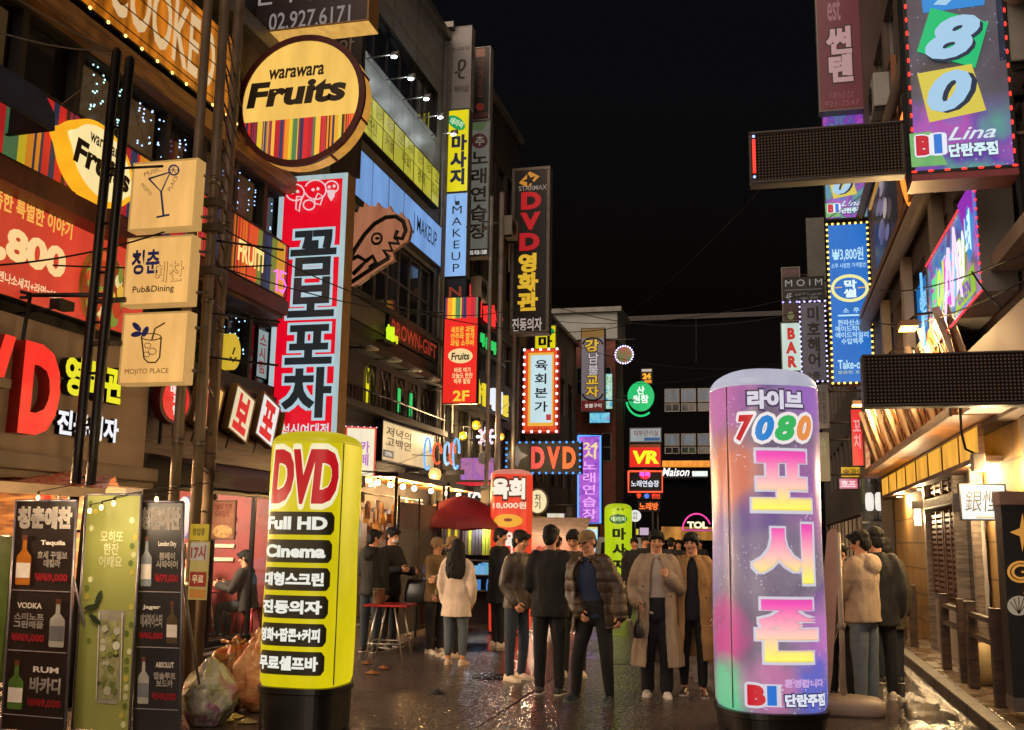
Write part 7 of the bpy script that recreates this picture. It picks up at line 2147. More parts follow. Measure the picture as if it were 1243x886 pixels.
# paper lanterns and ornaments
for i, (px, py, Y, c2, r_) in enumerate(((578, 516, 24, '#f0a020', .11), (562, 529, 23.5, '#e8b020', .10), (590, 528, 25, '#c09070', .12), (608, 530, 27, '#e09030', .10), (528, 576, 20.5, '#e0a860', .14), (588, 556, 22, '#706050', .15))):
    g = PY(px, py, Y)
    o = thing('lantern', ['orange lantern, highest of the row by the lamp posts', 'yellow lantern left of the lamp posts', 'pale brown lantern between the lamp posts', 'small orange lantern right of the lamp posts', 'warm globe lantern over the bar canopy', 'dim grey globe on the thin lamp post'][i], 'lantern', tuple(g), 0, 'lanterns along the left bars')
    m = MB(); m.lathe([(.03, -r_), (r_ * .8, -r_ * .7), (r_, 0), (r_ * .8, r_ * .7), (.03, r_)], E(c2, .7 if i in (2, 5) else 1.5), 14); m.build('shade', o)
    m = MB(); m.tube([(0, 0, r_), (0, 0, r_ + .25), (-.8, .0, r_ + .3)], .008, BLACKM(), 5); m.build('cord', o)
    if i not in (2, 5): lamp(o, (0, -.2, -.1), 6, (1, .66, .32), .1)
root = thing('neon_sign', 'upright blue and orange neon loops over the bar canopies', 'sign', tuple(PY(535, 570, 20.6)))
m = MB()
for cx, rx, rz, c2 in ((-.3, .07, .34, '#5a9ae8'), (.34, .07, .33, '#6aa8e8'), (-.08, .09, .22, '#e8562a'), (.14, .06, .24, '#8ab8f0'), (.25, .05, .22, '#e8562a')):
    m.tube([(cx + rx * math.cos(q * .4189), -.02, .34 + rz * math.sin(q * .4189)) for q in range(14)], .026, E(c2, 1.3), 6)
m.build('neon_tube', root); m = MB(); m.bx((-.5, .03, -.1), (.5, .08, 0), CASED); m.tube([(-.3, .06, -.05), (-2, .1, -.05)], .03, BLACKM(), 6); m.build('bracket', root)
root = thing('wall_sign', 'violet and pink shop sign above the red parasol', 'sign', tuple(PY(574, 582, 22.6)))
m = MB(); m.bx((-.3, 0, 0), (.45, .15, .5), art_mat('violet_shop_art', ['#5a3a8a', '#b06a98', '#8a4ab0', '#d0a8c0'], 3, .9)); m.build('case', root)
m = MB(); m.text('PALM', -.1, .5, -.42, -.18, .0, E('#c8d8f0', 1.1), bold=.05, ext=.02); m.bx((-.4, .0, -.14), (.6, .1, -.06), E('#c02030', 1.0)); m.tube([(-.2, .1, .2), (-2, .15, .2)], .03, BLACKM(), 6); m.build('lettering', root)
root = thing('ornament', 'flower-shaped string of white and pink lights by the lamp posts', 'lights', tuple(PY(590, 530, 23)))
m = MB()
for k in range(16): m.ell((.2 * math.cos(k * .785) * (1 if k < 8 else .6), 0, .2 * math.sin(k * .785) * (1 if k < 8 else .6)), (.045,) * 3, E(['#d8e0f8', '#f0b8d0'][k % 2], 1.5), 6, 5)
m.build('bulbs', root); m = MB(); m.tube([(0, 0, -.2), (0, .02, .2), (-.9, .05, .3)], .01, BLACKM(), 5); m.build('wire', root)
# thin lamp posts / service poles on the left
for i, (px, Y, top, r_, lab) in enumerate(((590, 21.5, 9.4, .045, 'thin grey lamp post just left of the tall black film sign'), (603, 23.5, 10.2, .07, 'thicker grey pole beside the tall black film sign'), (622, 27.5, 7.4, .06, 'short grey pole below the tall black film sign'), (692, 33, 6.5, .05, 'slim dark pole left of the violet karaoke sign'), (757, 45, 8, .06, 'dark pole left of the green round sign'))):
    g = PY(px, 600, Y)
    o = thing('lamp_post', lab, 'pole', (g.x, Y, 0), 0, 'slim poles along the left side')
    m = MB(); m.tube([(0, 0, 0), (0, 0, top)], [r_ * 1.1, r_ * .9], M('grey_pole', '#7a7068', .45, .3, .25, 3) if i < 3 else BLACKM(), 12); m.build('pole', o)
    m = MB(); m.bx((-r_ - .05, -.1, 2.4), (r_ + .05, .1, 2.8), M('pole_box', '#5a5650', .5)); m.tube([(0, 0, top - .8), (-.6, .0, top - .7)], .02, POLE(), 6); m.build('service_box', o)
# brown street-banner tent across (pinkish stall wall) behind the group of men
root = thing('stall_tent', 'pinkish stall tent wall with faint red letters behind the men in black', 'tent', (PY(668, 700, 24).x, 24, 0))
m = MB(); m.bx((-.75, 0, .1), (.75, .02, 1.75), M('pink_canvas', '#8a5a50', .7, 0, .15, 2)); m.add([(-.8, -.02, 1.75), (.8, -.02, 1.75), (.75, 1.4, 2.2), (-.75, 1.4, 2.2)], [(0, 1, 2, 3)], M('tent_grey', '#8a7468', .7)); m.build('canvas', root)
m = MB(); m.text('♥\n심', -.35, -.05, .9, 1.5, -.012, M('dark_red_print', '#5a1a14', .6), bold=.03); m.build('lettering', root)
m = MB()
for x in (-.75, .75): m.tube([(x, .03, 0), (x, .03, 1.75)], .02, POLE(), 6)
m.build('leg', root); lamp(root, (0, -.6, 2.0), 9, (1, .75, .5), .1)
# air conditioner box and tv
root = thing('parked_van', 'pale van seen between the men and the lime column', 'van', (PY(752, 730, 30).x, 30, 0))
m = MB()
prof = [(-.8, .35), (-.82, .9), (-.72, 1.35), (-.62, 1.75), (.62, 1.75), (.72, 1.35), (.82, .9), (.8, .35)]
m.loft([[(x, y_, z) for x, z in prof] for y_ in (0, .1, 2.8, 2.9)], M('van_paint', '#8c9298', .3, .1, .1, 2)); m.build('body', root, .03)
m = MB(); m.add([(-.58, -.012, 1.05), (.58, -.012, 1.05), (.52, -.012, 1.6), (-.52, -.012, 1.6)], [(0, 1, 2, 3)], DGLASS); m.build('window', root)
for x in (-.72, .72):
    m = MB(); m.bx((x - .08, -.03, .62), (x + .08, -.004, .8), E('#e8d8c0', .8)); m.build('headlight', root)
    m = MB(); m.loft([[(x + dx, .55 + .3 * math.cos(q * .4488), .3 + .3 * math.sin(q * .4488)) for q in range(14)] for dx in (-.09, .09)], M('tyre', '#15151a', .8)); m.build('wheel', root)
m = MB(); m.bx((-.78, -.05, .3), (.78, .05, .5), M('bumper', '#3a3a3e', .5)); m.build('bumper', root)

# ---- right side: rail fence, feather flag on its water base
POSTM = wood_mat('dark_post_wood', '#1c120a', '#4a3220', (1, 1, 5))
FY = [10.9, 12.3, 12.9, 14.2, 17.2, 18.6, 19.6]
for i, y_ in enumerate(FY):
    pass
for i, (ya, yb) in enumerate(((10.95, 12.25), (12.75, 14.0), (16.9, 18.2), (18.7, 20.0))):
    root = thing('rail_fence', ['dark timber rail fence section nearest, by the brush-lettered sign', 'dark timber rail fence section in front of the louvred door', 'dark timber rail fence section left of the louvred door', 'farthest dark timber rail fence section by the hooded man'][i], 'fence', (2.14, (ya + yb) / 2, .12), 0, 'low timber rail fences')
    hl = (yb - ya) / 2
    for s_ in (-1, 1):
        m = MB(); m.bx((-.055, s_ * hl - .055, 0), (.055, s_ * hl + .055, .92), POSTM); m.build('post', root, .008)
    m = MB()
    for z in (.55, .76): m.bx((-.03, -hl + .056, z), (.03, hl - .056, z + .05), POSTM)
    m.build('rail', root)
g = PG(1028, 866)
root = thing('flag_stand', 'pale water-filled flag base with a white pole and a slim pinkish plank flag', 'flag', (g.x, g.y, 0))
m = MB()
PB = M('pale_base_plastic', '#8a7a6c', .5, 0, .15, 3)
m.loft([[((.36 * k) * (abs(math.cos(q)) ** .6) * math.copysign(1, math.cos(q)), (.26 * k) * (abs(math.sin(q)) ** .6) * math.copysign(1, math.sin(q)), z) for q in [2 * math.pi * i / 28 + .01 for i in range(28)]] for k, z in ((.95, 0), (1, .03), (1, .1), (.88, .15), (.5, .17))], PB); m.build('base', root)
m = MB(); m.tube([(-.02, 0, .16), (-.02, 0, 1.75)], .028, M('white_pole', '#a89888', .4), 10); m.tube([(-.02, 0, .8), (-.02, 0, .86)], .04, PB, 10); m.tube([(-.35, .05, .12), (-.05, .02, .85)], .012, PB, 6); m.tube([(-.29, .1, .12), (-.05, .04, .8)], .012, PB, 6); m.build('pole', root)
m = MB()
f0, f1 = PY(1003, 838, g.y) - Vector(root.location), PY(1011, 642, g.y) - Vector(root.location)
m.loft([[(f0.x + (f1.x - f0.x) * t_ + sx * wd, dy, f0.z + (f1.z - f0.z) * t_) for sx, dy in ((-1, -.012), (1, -.012), (1, .012), (-1, .012))] for t_, wd in ((0, .035), (.1, .05), (.75, .068), (.97, .055), (1, .02))], M('pink_flag_cloth', '#c49c88', .7, 0, .12, 3), False); m.build('flag', root)
o = thing('paper_strip', 'long crumpled white cloth strip hanging on the yellow wall', 'cloth', (2.46, 12.95, .75))
m = MB(); m.loft([[(-.01 + .015 * mnoise.noise((j * 1.3, i * .8, 1)), -.16 + .32 * j / 5 + .02 * mnoise.noise((i * .7, j, 3)), i * .14) for j in range(6)] for i in range(13)], M('white_cloth', '#a8a098', .8, 0, .15, 4), True, False, None, False); m.build('cloth', o)
o = thing('paper_bag', 'cream rubbish sack behind the nearest rail fence', 'sack', (2.32, 12.6, .12))
m = MB(); m.ell((0, 0, .22), (.15, .2, .24), M('cream_sack', '#a08c62', .6, 0, .2, 4, .4, 12), 14, 10); m.build('sack', o)

# ---- overhead cables
def cable(label, a_, b_, sag, r_=.012, n=16, mat=None):
    a_, b_ = Vector(a_), Vector(b_)
    root = thing('cable', label, 'cable', tuple(a_), 0, 'overhead cables')
    pts = []
    for i in range(n + 1):
        t_ = i / n; p = a_ + (b_ - a_) * t_; p.z -= sag * 4 * t_ * (1 - t_); pts.append(p - a_)
    m = MB(); m.tube(pts, r_, mat or M('cable_black', '#0b0a0a', .85), 5); m.build('wire', root)
GREYC = M('grey_cable', '#5c5650', .6)
for i, (pa, ya, pb, yb, sag, r_, lab) in enumerate((
    ((16, -4), 7.5, (140, 64), 8.7, .02, .012, 'upper stay cable running to the top of the black mast'),
    ((-4, 38), 7.5, (136, 62), 8.7, .05, .011, 'lower stay cable running to the top of the black mast'),
    ((-4, 322), 7.8, (250, 262), 10, .1, .014, 'cable sloping up across the red menu banner'),
    ((-4, 318), 8.6, (330, 322), 11, .05, .014, 'level cable across the red menu banner'),
    ((70, 130), 8.9, (120, 92), 8.7, .0, .008, 'short stay wire below the mast top'),
    ((155, 105), 8.7, (182, 195), 9.4, .0, .008, 'stay wire from the mast to the top cream lightbox'),
    ((250, 265), 10, (540, 380), 19, .25, .014, 'cable crossing in front of the tall red sign'),
    ((255, 320), 10, (640, 372), 24, .4, .013, 'long cable passing below the spiky cut-out sign'),
    ((420, 355), 16, (770, 392), 34, .5, .016, 'long cable from the cut-out sign to the brick building'),
    ((640, 360), 30, (1000, 372), 26, .7, .016, 'cable spanning the street before the dark block'),
    ((640, 385), 36, (1060, 335), 24, .6, .014, 'cable rising across the street to the blue menu sign'),
    ((700, 420), 40, (990, 440), 30, .5, .014, 'low cable spanning toward the white bar sign'),
    ((760, 465), 46, (1000, 425), 30, .3, .012, 'faint cable rising behind the white bar sign'),
    ((740, 395), 42, (925, 228), 20, .3, .011, 'thin cable climbing to the upper dot-matrix board'),
    ((925, 228), 20, (1100, 150), 9, .1, .010, 'thin cable behind the upper dot-matrix board'),
    ((1058, 350), 20, (1250, 305), 7.5, .15, .012, 'cable sagging in front of the graffiti neon sign'),
    ((1055, 388), 20, (1250, 338), 7.5, .2, .012, 'second cable sagging in front of the graffiti neon sign'),
    ((1180, 330), 9, (1215, 372), 8.2, .03, .012, 'short loose cable hooked at the graffiti neon sign'),
    ((300, 600), 12, (640, 470), 24, .5, .008, 'faint thin wire rising to the white raw-meat sign'),
    ((1000, 268), 21, (1062, 225), 21, .02, .01, 'short wire above the blue menu sign'),
    ((845, 386), 30, (845, 442), 31, -.02, .012, 'loose cable end dangling over the dark block'))):
    cable(lab, PY(*pa, ya), PY(*pb, yb), sag, r_ * .72, 16, GREYC if i in (0, 1, 4, 5, 18, 20) else None)

# ---- outdoor air-conditioner units, meter boxes and duct runs on the facades; covers and patches in the road
for i, (x, y_, z, rz, lab) in enumerate(((-7.28, 15.2, 5.5, 0, 'air conditioner unit on the brown building by the tall red sign'), (-7.28, 23.2, 5.1, 0, 'air conditioner unit low on the dark building behind the red fruit banner'), (-7.28, 25.4, 7.9, 0, 'air conditioner unit in the middle of the dark building'), (-7.28, 28.6, 10.6, 0, 'air conditioner unit highest on the dark building'), (-7.28, 33.8, 8.2, 0, 'air conditioner unit above the white raw-meat sign'), (2.1, 8.9, 5.55, math.pi, 'air conditioner unit at the right edge above the graffiti sign'), (2.1, 17.4, 8.9, math.pi, 'air conditioner unit high on the right facade by the maroon sign'), (2.42, 26.6, 5.6, math.pi, 'air conditioner unit on the grey building behind the hair-salon sign'))):
    o = thing('air_conditioner', lab, 'air conditioner', (x, y_, z), rz, 'outdoor air conditioner units')
    m = MB(); m.bx((-.15, -.4, 0), (.15, .4, .6), M('ac_case', '#8d8b84', .5, 0, .15, 4)); m.build('case', o, .015)
    m = MB()
    for k in range(7): m.tube([(.155, -.1 + .035 * (k + 1) * math.cos(q * .4488), .3 + .035 * (k + 1) * math.sin(q * .4488)) for q in range(15)], .006, FRAME, 5)
    m.build('fan_grille', o)
    m = MB(); m.bx((-.2, -.35, -.05), (.15, -.3, -.001), FRAME); m.bx((-.2, .3, -.05), (.15, .35, -.001), FRAME); m.tube([(-.15, .3, .1), (-.16, .55, .1), (-.16, .55, -.9)], .025, M('white_hose', '#8a867c', .6), 6); m.build('bracket', o)
for i, (y_, z0, z1, lab) in enumerate(((15.25, .1, 4.9, 'thin duct running up the brown building beside the dining room'), (22.95, .1, 12, 'long duct running up the dark building beside the massage sign'), (30.4, .1, 9.2, 'duct at the far corner of the dark building'))):
    o = thing('duct', lab, 'pipe', (-7.42, y_, 0), 0, 'ducts on the left facades')
    m = MB(); m.tube([(0, 0, z0), (0, 0, z1)], .045, M('duct_grey', '#5f5a54', .5, .3, .2, 3), 8); m.build('pipe', o)
    m = MB(); m.bx((-.06, -.16, 2.5), (.09, .16, 2.95), M('meter_box', '#6a665e', .5, .2)); m.build('meter_box', o)
for i, (x, y_, r_, lab) in enumerate(((-3.2, 12.2, .3, 'round iron manhole cover behind the woman in cream'), (.3, 15.5, .33, 'round iron manhole cover farther along the road'))):
    o = thing('manhole_cover', lab, 'manhole cover', (x, y_, 0), 0, 'manhole covers in the road')
    m = MB(); IR = M('wet_iron', '#2a2622', .25, .7, .3, 20, .2, 30)
    m.lathe([(r_, .002), (r_, .008), (r_ * .93, .008), (r_ * .9, .005), (.01, .005)], IR, 32)
    for k in range(-4, 5):
        for j in range(-4, 5):
            if k * k + j * j < 17: m.bx((k * .062 - .02, j * .062 - .02, .005), (k * .062 + .02, j * .062 + .02, .01), IR)
    m.build('lid', o)
for i, (x0, x1, y0_, y1_) in enumerate(((-.4, .5, 10.4, 13.2), (-3.4, -2.5, 8.6, 16), (-2.2, -1.2, 14, 14.8))):
    m = MB(); m.poly([(x0, y0_, .004), (x1, y0_ + .05, .004), (x1 - .04, y1_, .004), (x0 + .03, y1_ - .06, .004)], PATCH)
    tag(m.build('road_patch'), kind='structure')

# ================================================================== people
SKIN = [M('skin_a', '#c48e6e', .5, 0, .06, 12, .05, 200), M('skin_b', '#b88060', .5, 0, .06, 12, .05, 200)]
HAIRM = M('black_hair', '#0b0908', .62, 0, .4, 30, .5, 90, .3, (4, 4, 1))
EYEM = M('eye_dark', '#120c0a', .2)
LIPM = M('lip', '#8a4a40', .45)
def cloth(key, col, rough=.85, var=.14):
    return M(key, col, rough, 0, var, 7, .35, 55)
def remesh(mb, voxel, smooth=4, fold=0.0, freq=7.0, seed=0.0, quilt=0.0):
    o = bpy.data.objects.new('tmp', mb.mesh('tmp'))
    COL.objects.link(o)
    r = o.modifiers.new('r', 'REMESH'); r.mode = 'VOXEL'; r.voxel_size = voxel
    if smooth:
        s_ = o.modifiers.new('s', 'SMOOTH'); s_.factor = .5; s_.iterations = smooth
    dg = bpy.context.evaluated_depsgraph_get()
    me = bpy.data.meshes.new_from_object(o.evaluated_get(dg))
    old = o.data
    bpy.data.objects.remove(o); bpy.data.meshes.remove(old)
    if fold or quilt:
        n = len(me.vertices)
        co = np.zeros(n * 3); no = np.zeros(n * 3)
        me.vertices.foreach_get('co', co); me.vertices.foreach_get('normal', no)
        co = co.reshape(-1, 3); no = no.reshape(-1, 3)
        d = np.zeros(n)
        if fold:
            for i in range(n):
                p = co[i]
                d[i] = fold * (mnoise.noise((p[0] * freq + seed, p[1] * freq, p[2] * freq * .55)) + .5 * mnoise.noise((p[0] * freq * 2.3, p[1] * freq * 2.3 + seed, p[2] * freq * 1.1)))
        if quilt:
            d += quilt * (np.abs(np.sin(co[:, 2] * math.pi / .11)) ** .6 - .6)
        co = co + no * d[:, None]
        me.vertices.foreach_set('co', co.ravel())
    me.materials.clear()
    me.polygons.foreach_set('use_smooth', [True] * len(me.polygons))
    me.update()
    return me
def part(me, name, parent, mat):
    me.materials.append(mat)
    me.name = name
    return link(bpy.data.objects.new(name, me), parent)
def Vn(*a): return Vector(a).normalized()
def ring_at(c, ux, uy, rx, ry, n=18, p=1.0):
    return [c + ux * (rx * math.copysign(abs(math.cos(q)) ** p, math.cos(q))) + uy * (ry * math.copysign(abs(math.sin(q)) ** p, math.sin(q))) for q in [2 * math.pi * i / n for i in range(n)]]
PEOPLE = []
def person(label, px, Y, face, h=1.73, lean=(0, 0), L=None, R=None, legL=None, legR=None, head=(0, 0, 0), top=None, trousers=None, shoes=None,
           hair='short', hat=None, skin=0, group='people in the street', slim=1.0, ground=0.0, xy=None, extras=None, mask=None, seed=0.0, shoe2=None):
    """face: degrees, 0 = towards the camera end of the street, 90 = to the right.  arms: (upper arm, forearm) directions in the body frame
    (x = the person's left, -y = forward).  legs the same.  head = (turn, nod, tilt) in degrees."""
    x, y = xy if xy else (PY(px, 700, Y).x, Y)
    root = thing('person', label, 'person', (x, y, ground), math.radians(face), group)
    S = h
    Lt, Ls = .245 * S, .238 * S
    dl = lambda s: (Vn(.05 * s, 0, -1), Vn(.0, .02, -1))
    legs = {1: legL or dl(1), -1: legR or dl(-1)}
    legs = {k: (Vn(*a), Vn(*b)) for k, (a, b) in legs.items()}
    hz = max(-(legs[s][0].z * Lt + legs[s][1].z * Ls) for s in (1, -1)) + .043 * S
    hip = Vector((0, 0, hz))
    T = Vn(lean[0], -lean[1], 1)
    ax = Vector((1, 0, 0)); ax = (ax - T * ax.dot(T)).normalized(); ay = T.cross(ax)
    sh = hip + T * (.292 * S)
    sw = .099 * S * slim
    da = lambda s: (Vn(.16 * s, .05, -1), Vn(.04 * s, -.12, -1))
    arms = {1: L or da(1), -1: R or da(-1)}
    arms = {k: (Vn(*a), Vn(*b)) for k, (a, b) in arms.items()}
    J = {}
    for s in (1, -1):
        J['s', s] = sh + ax * (sw * s) - T * (.012 * S)
        J['e', s] = J['s', s] + arms[s][0] * (.172 * S)
        J['w', s] = J['e', s] + arms[s][1] * (.148 * S)
        J['h', s] = hip + ax * (.05 * S * s) - T * .01 * S
        J['k', s] = J['h', s] + legs[s][0] * Lt
        J['a', s] = J['k', s] + legs[s][1] * Ls
    neck = hip + T * (.315 * S)
    sk = SKIN[skin]
    # head frame
    hy, hp, ht = (math.radians(q) for q in head)
    HM = Matrix.Rotation(hy, 3, 'Z') @ Matrix.Rotation(hp, 3, 'X') @ Matrix.Rotation(ht, 3, 'Y')
    k = S / 1.75
    hc = neck + (T * .45 + Vector((0, 0, .55))) * (.100 * S) + HM @ Vector((0, -.014, 0))
    T4 = Matrix.Translation(hc) @ HM.to_4x4() @ Matrix.Scale(k, 4)
    # ---- body: one continuous skin
    m = MB()
    rings = [ring_at(hip + T * (t_ * S), ax, ay, rx * S * slim, ry * S) for t_, rx, ry in ((-.05, .06, .045), (0, .088, .058), (.06, .08, .052), (.12, .075, .05), (.2, .088, .058), (.26, .095, .055), (.292, .075, .042), (.315, .036, .034))]
    m.loft(rings, sk)
    m.limb([neck - T * .03 * S, hc + HM @ Vector((0, .012, -.03)) * k], [.037 * S, .034 * S], sk)
    m.ell((0, .014, .028), (.076, .094, .088), sk, 20, 14, T4)
    m.ell((0, -.022, -.032), (.058, .068, .082), sk, 18, 12, T4)
    m.ell((0, -.05, -.083), (.03, .034, .024), sk, 12, 8, T4)
    m.limb([T4 @ Vector((0, -.086, .018)), T4 @ Vector((0, -.104, -.022))], [.009 * k, .0145 * k], sk, 8)
    for s in (1, -1):
        m.ell((.079 * s, .015, -.008), (.012, .022, .032), sk, 10, 8, T4)
        m.ell((.045 * s, -.062, -.022), (.024, .028, .024), sk, 10, 8, T4)
        m.limb([J['s', s], (J['s', s] + J['e', s]) / 2, J['e', s], J['e', s] + (J['w', s] - J['e', s]) * .35, J['w', s]], [.03 * S, .027 * S, .023 * S, .024 * S, .0165 * S], sk)
        m.limb([J['h', s], (J['h', s] + J['k', s]) / 2, J['k', s], J['k', s] + (J['a', s] - J['k', s]) * .3, J['a', s]], [.048 * S, .042 * S, .03 * S, .032 * S, .021 * S], sk)
    me = remesh(m, .0085 * k, 3)
    # hands: palm, four fingers and a thumb, curled; eyes, brows and lips
    hb = MB()
    for s in (1, -1):
        d = arms[s][1]
        up = Vector((0, 0, 1)) if abs(d.z) < .8 else Vector((0, -1, 0))
        side = d.cross(up).normalized() * s
        inn = side.cross(d).normalized()
        if abs(d.z) >= .8: inn, side = side * -1, inn        # arm hanging: palm faces the thigh, thumb forward
        if inn.dot(ax) * s > 0 and abs(d.z) >= .8: inn = -inn
        thumbdir = Vector((0, -1, 0)) if abs(d.z) >= .8 else Vector((0, 0, 1))
        thumbdir = (thumbdir - d * thumbdir.dot(d)).normalized()
        inn = d.cross(thumbdir).normalized()
        if inn.dot(ax * -s) < 0: inn = -inn
        w_ = J['w', s]
        pal = [ring_at(w_ + d * t_ * k, thumbdir, inn, rx * k, ry * k, 12) for t_, rx, ry in ((-.01, .024, .018), (.02, .034, .017), (.06, .041, .016), (.085, .04, .014), (.092, .03, .008))]
        hb.loft(pal, sk)
        for f, (off, ln) in enumerate(((.03, .066), (.01, .076), (-.011, .071), (-.03, .055))):
            b0_ = w_ + (d * .078 + thumbdir * off) * k
            d1 = (d * .92 + inn * .38).normalized(); d2 = (d * .55 + inn * .83).normalized(); d3 = (d * .1 + inn).normalized()
            b1_ = b0_ + d1 * ln * .48 * k; b2_ = b1_ + d2 * ln * .34 * k; b3_ = b2_ + d3 * ln * .26 * k
            hb.limb([b0_, b1_, b2_, b3_], [.0092 * k, .0088 * k, .008 * k, .007 * k], sk, 8)
        t0_ = w_ + (d * .03 + thumbdir * .03) * k
        t1_ = t0_ + (d * .55 + thumbdir * .7 + inn * .3).normalized() * .04 * k
        t2_ = t1_ + (d * .85 + thumbdir * .1 + inn * .5).normalized() * .034 * k
        hb.limb([t0_, t1_, t2_], [.0125 * k, .0105 * k, .0085 * k], sk, 8)
    for s in (1, -1):
        hb.ell((.031 * s, -.084, .006), (.0135, .008, .0062), EYEM, 10, 6, T4)
        hb.limb([T4 @ Vector((.015 * s, -.0915, .026)), T4 @ Vector((.05 * s, -.08, .026))], [.0042 * k, .003 * k], HAIRM, 6)
    hb.ell((0, -.087, -.052), (.022, .009, .0065), LIPM, 10, 6, T4)
    n0 = len(me.vertices)
    bm = bmesh.new(); bm.from_mesh(me); tmp = hb.mesh('h'); bm.from_mesh(tmp)
    npoly = len(me.polygons)
    idx = [p.material_index for p in tmp.polygons]
    bm.to_mesh(me); bm.free()
    mats = [sk] + [q for q in hb.mats if q is not sk]
    for q in mats: me.materials.append(q)
    mp = [mats.index(q) for q in hb.mats]
    me.polygons.foreach_set('material_index', [0] * npoly + [mp[i] for i in idx])
    me.polygons.foreach_set('use_smooth', [True] * len(me.polygons))
    bpy.data.meshes.remove(tmp)
    me.name = 'body'
    link(bpy.data.objects.new('body', me), root)
    # ---- hair
    m = MB()
    if hair != 'none':
        if hat != 'cap':
            m.ell((0, .022, .05), (.088, .103, .082), HAIRM, 18, 12, T4)
            m.ell((0, .05, -.015), (.079, .068, .095), HAIRM, 16, 10, T4)
        else:
            m.ell((0, .05, .0), (.082, .075, .08), HAIRM, 16, 10, T4)
        if hair in ('short', 'fringe', 'bowl', 'long') and hat is None:
            z0 = {'short': .078, 'fringe': .062, 'bowl': .055, 'long': .07}[hair]
            for i in range(7):
                q = -.055 + .11 * i / 6
                m.ell((q, -.062 + .4 * q * q * 10 * .3, z0 + .004 * math.sin(i * 2.3 + seed)), (.022, .036, .032), HAIRM, 10, 8, T4)
            for s in (1, -1): m.ell((.074 * s, -.012, .03), (.018, .045, .05 if hair != 'bowl' else .06), HAIRM, 10, 8, T4)
        if hair == 'long':
            bk = [ring_at(hc + HM @ Vector((0, .075 + dy, dz)) * k, ax, ay, rx * k, ry * k, 14) for dy, dz, rx, ry in ((-.0, .05, .07, .05), (.03, -.05, .115, .06), (.035, -.16, .145, .06), (.035, -.28, .155, .055), (.03, -.38, .145, .045), (.03, -.45, .11, .028))]
            m.loft(bk, HAIRM)
            for s in (1, -1): m.limb([T4 @ Vector((.075 * s, .0, .02)), T4 @ Vector((.095 * s, .03, -.1)), T4 @ Vector((.1 * s, .05, -.25))], [.03 * k, .032 * k, .02 * k], HAIRM)
        hm = remesh(m, .009 * k, 1, .009, 34, seed)
        part(hm, 'hair', root, HAIRM)
    if hat == 'cap':
        cm = cloth('cap_' + str(top['col']) if extras and 'capcol' not in extras else 'cap_dark', (extras or {}).get('capcol', '#3a322c'))
        m = MB()
        m.lathe([(.092, .03), (.094, .055), (.088, .09), (.066, .118), (.03, .132), (.004, .135)], cm, 22, T4 @ Matrix.Translation((0, .014, 0)) @ Matrix.Scale(1.08, 4, (0, 1, 0)))
        br_ = []
        for i in range(11):
            q = math.pi * (1.08 + .84 * i / 10)
            br_.append(((.088 * math.cos(q), .014 + .098 * math.sin(q), .04), (.08 * math.cos(q), -.055 + .115 * math.sin(q), .026 - .008 * abs(math.cos(q)))))
        v_ = [T4 @ Vector(p) for pr in br_ for p in pr]
        m.add(v_ + [p - Vector((0, 0, .006)) for p in v_], [(2 * i, 2 * i + 1, 2 * i + 3, 2 * i + 2) for i in range(10)] + [(22 + 2 * i, 22 + 2 * i + 2, 22 + 2 * i + 3, 22 + 2 * i + 1) for i in range(10)] + [(2 * i + 1, 22 + 2 * i + 1, 22 + 2 * i + 3, 2 * i + 3) for i in range(10)], cm)
        m.build('cap', root)
    if mask:
        m = MB(); m.ell((0, -.056, -.052), (.058, .058, .046), mask, 16, 10, T4); m.build('face_mask', root)
    # ---- trousers
    tr = dict(col='#16161a', key='trousers_black', w=1.0); tr.update(trousers or {})
    tm = cloth(tr['key'], tr['col'])
    m = MB()
    m.loft([ring_at(hip + T * (t_ * S), ax, ay, rx * S * slim, ry * S) for t_, rx, ry in ((-.07, .06, .06), (-.04, .1, .072), (0, .101, .072), (.05, .094, .066), (.075, .09, .062))], tm)
    for s in (1, -1):
        w_ = tr['w']
        hem = tr.get('hem', .93)
        kn, an = J['k', s], J['k', s] + (J['a', s] - J['k', s]) * hem
        m.limb([J['h', s] - T * .0, (J['h', s] + kn) / 2, kn, (kn + an) / 2, an], [.056 * S, .05 * S * w_, .041 * S * w_, .037 * S * w_, .031 * S * w_ * tr.get('flare', 1)], tm, 14)
    part(remesh(m, .0125 * k, 3, .009, 8, seed + 3), 'trousers', root, tm)
    # ---- shoes
    shs = dict(col='#15120f', key='shoe_black', sole='#d8d0c4'); shs.update(shoes or {})
    for s in (1, -1):
        a_ = J['a', s]
        ln = .15 * S
        fd = Vector((.12 * s, -1, 0)).normalized()
        if (extras or {}).get('foot%d' % s): fd = Vn(*(extras['foot%d' % s]))
        dz = max(0.0, -fd.z)
        sd = Vector((-fd.y, fd.x, 0)).normalized()
        up = sd.cross(fd) * -1
        if up.z < 0: up = -up
        base = Vector((a_.x, a_.y, a_.z - .043 * S))
        cm = M(shs['key'], shs['col'], .5, 0, .12, 10, .1, 60)
        so = M('sole_' + shs['sole'], shs['sole'], .6)
        m = MB()
        U_ = lambda f, u: base + fd * (f * ln) + up * u * S
        m.loft([[U_(f, zc) + sd * (q * wd * S) + up * (hh * S * zz) for q, zz in ((-.8, 0), (-1, .25), (-.95, .6), (-.6, .92), (0, 1), (.6, .92), (.95, .6), (1, .25), (.8, 0))] for f, wd, hh, zc in ((-.30, .014, .030, .010), (-.26, .019, .044, .010), (-.1, .021, .050, .010), (.1, .022, .046, .010), (.32, .0245, .033, .010), (.52, .0245, .025, .010), (.66, .02, .02, .010), (.72, .012, .014, .010))], cm)
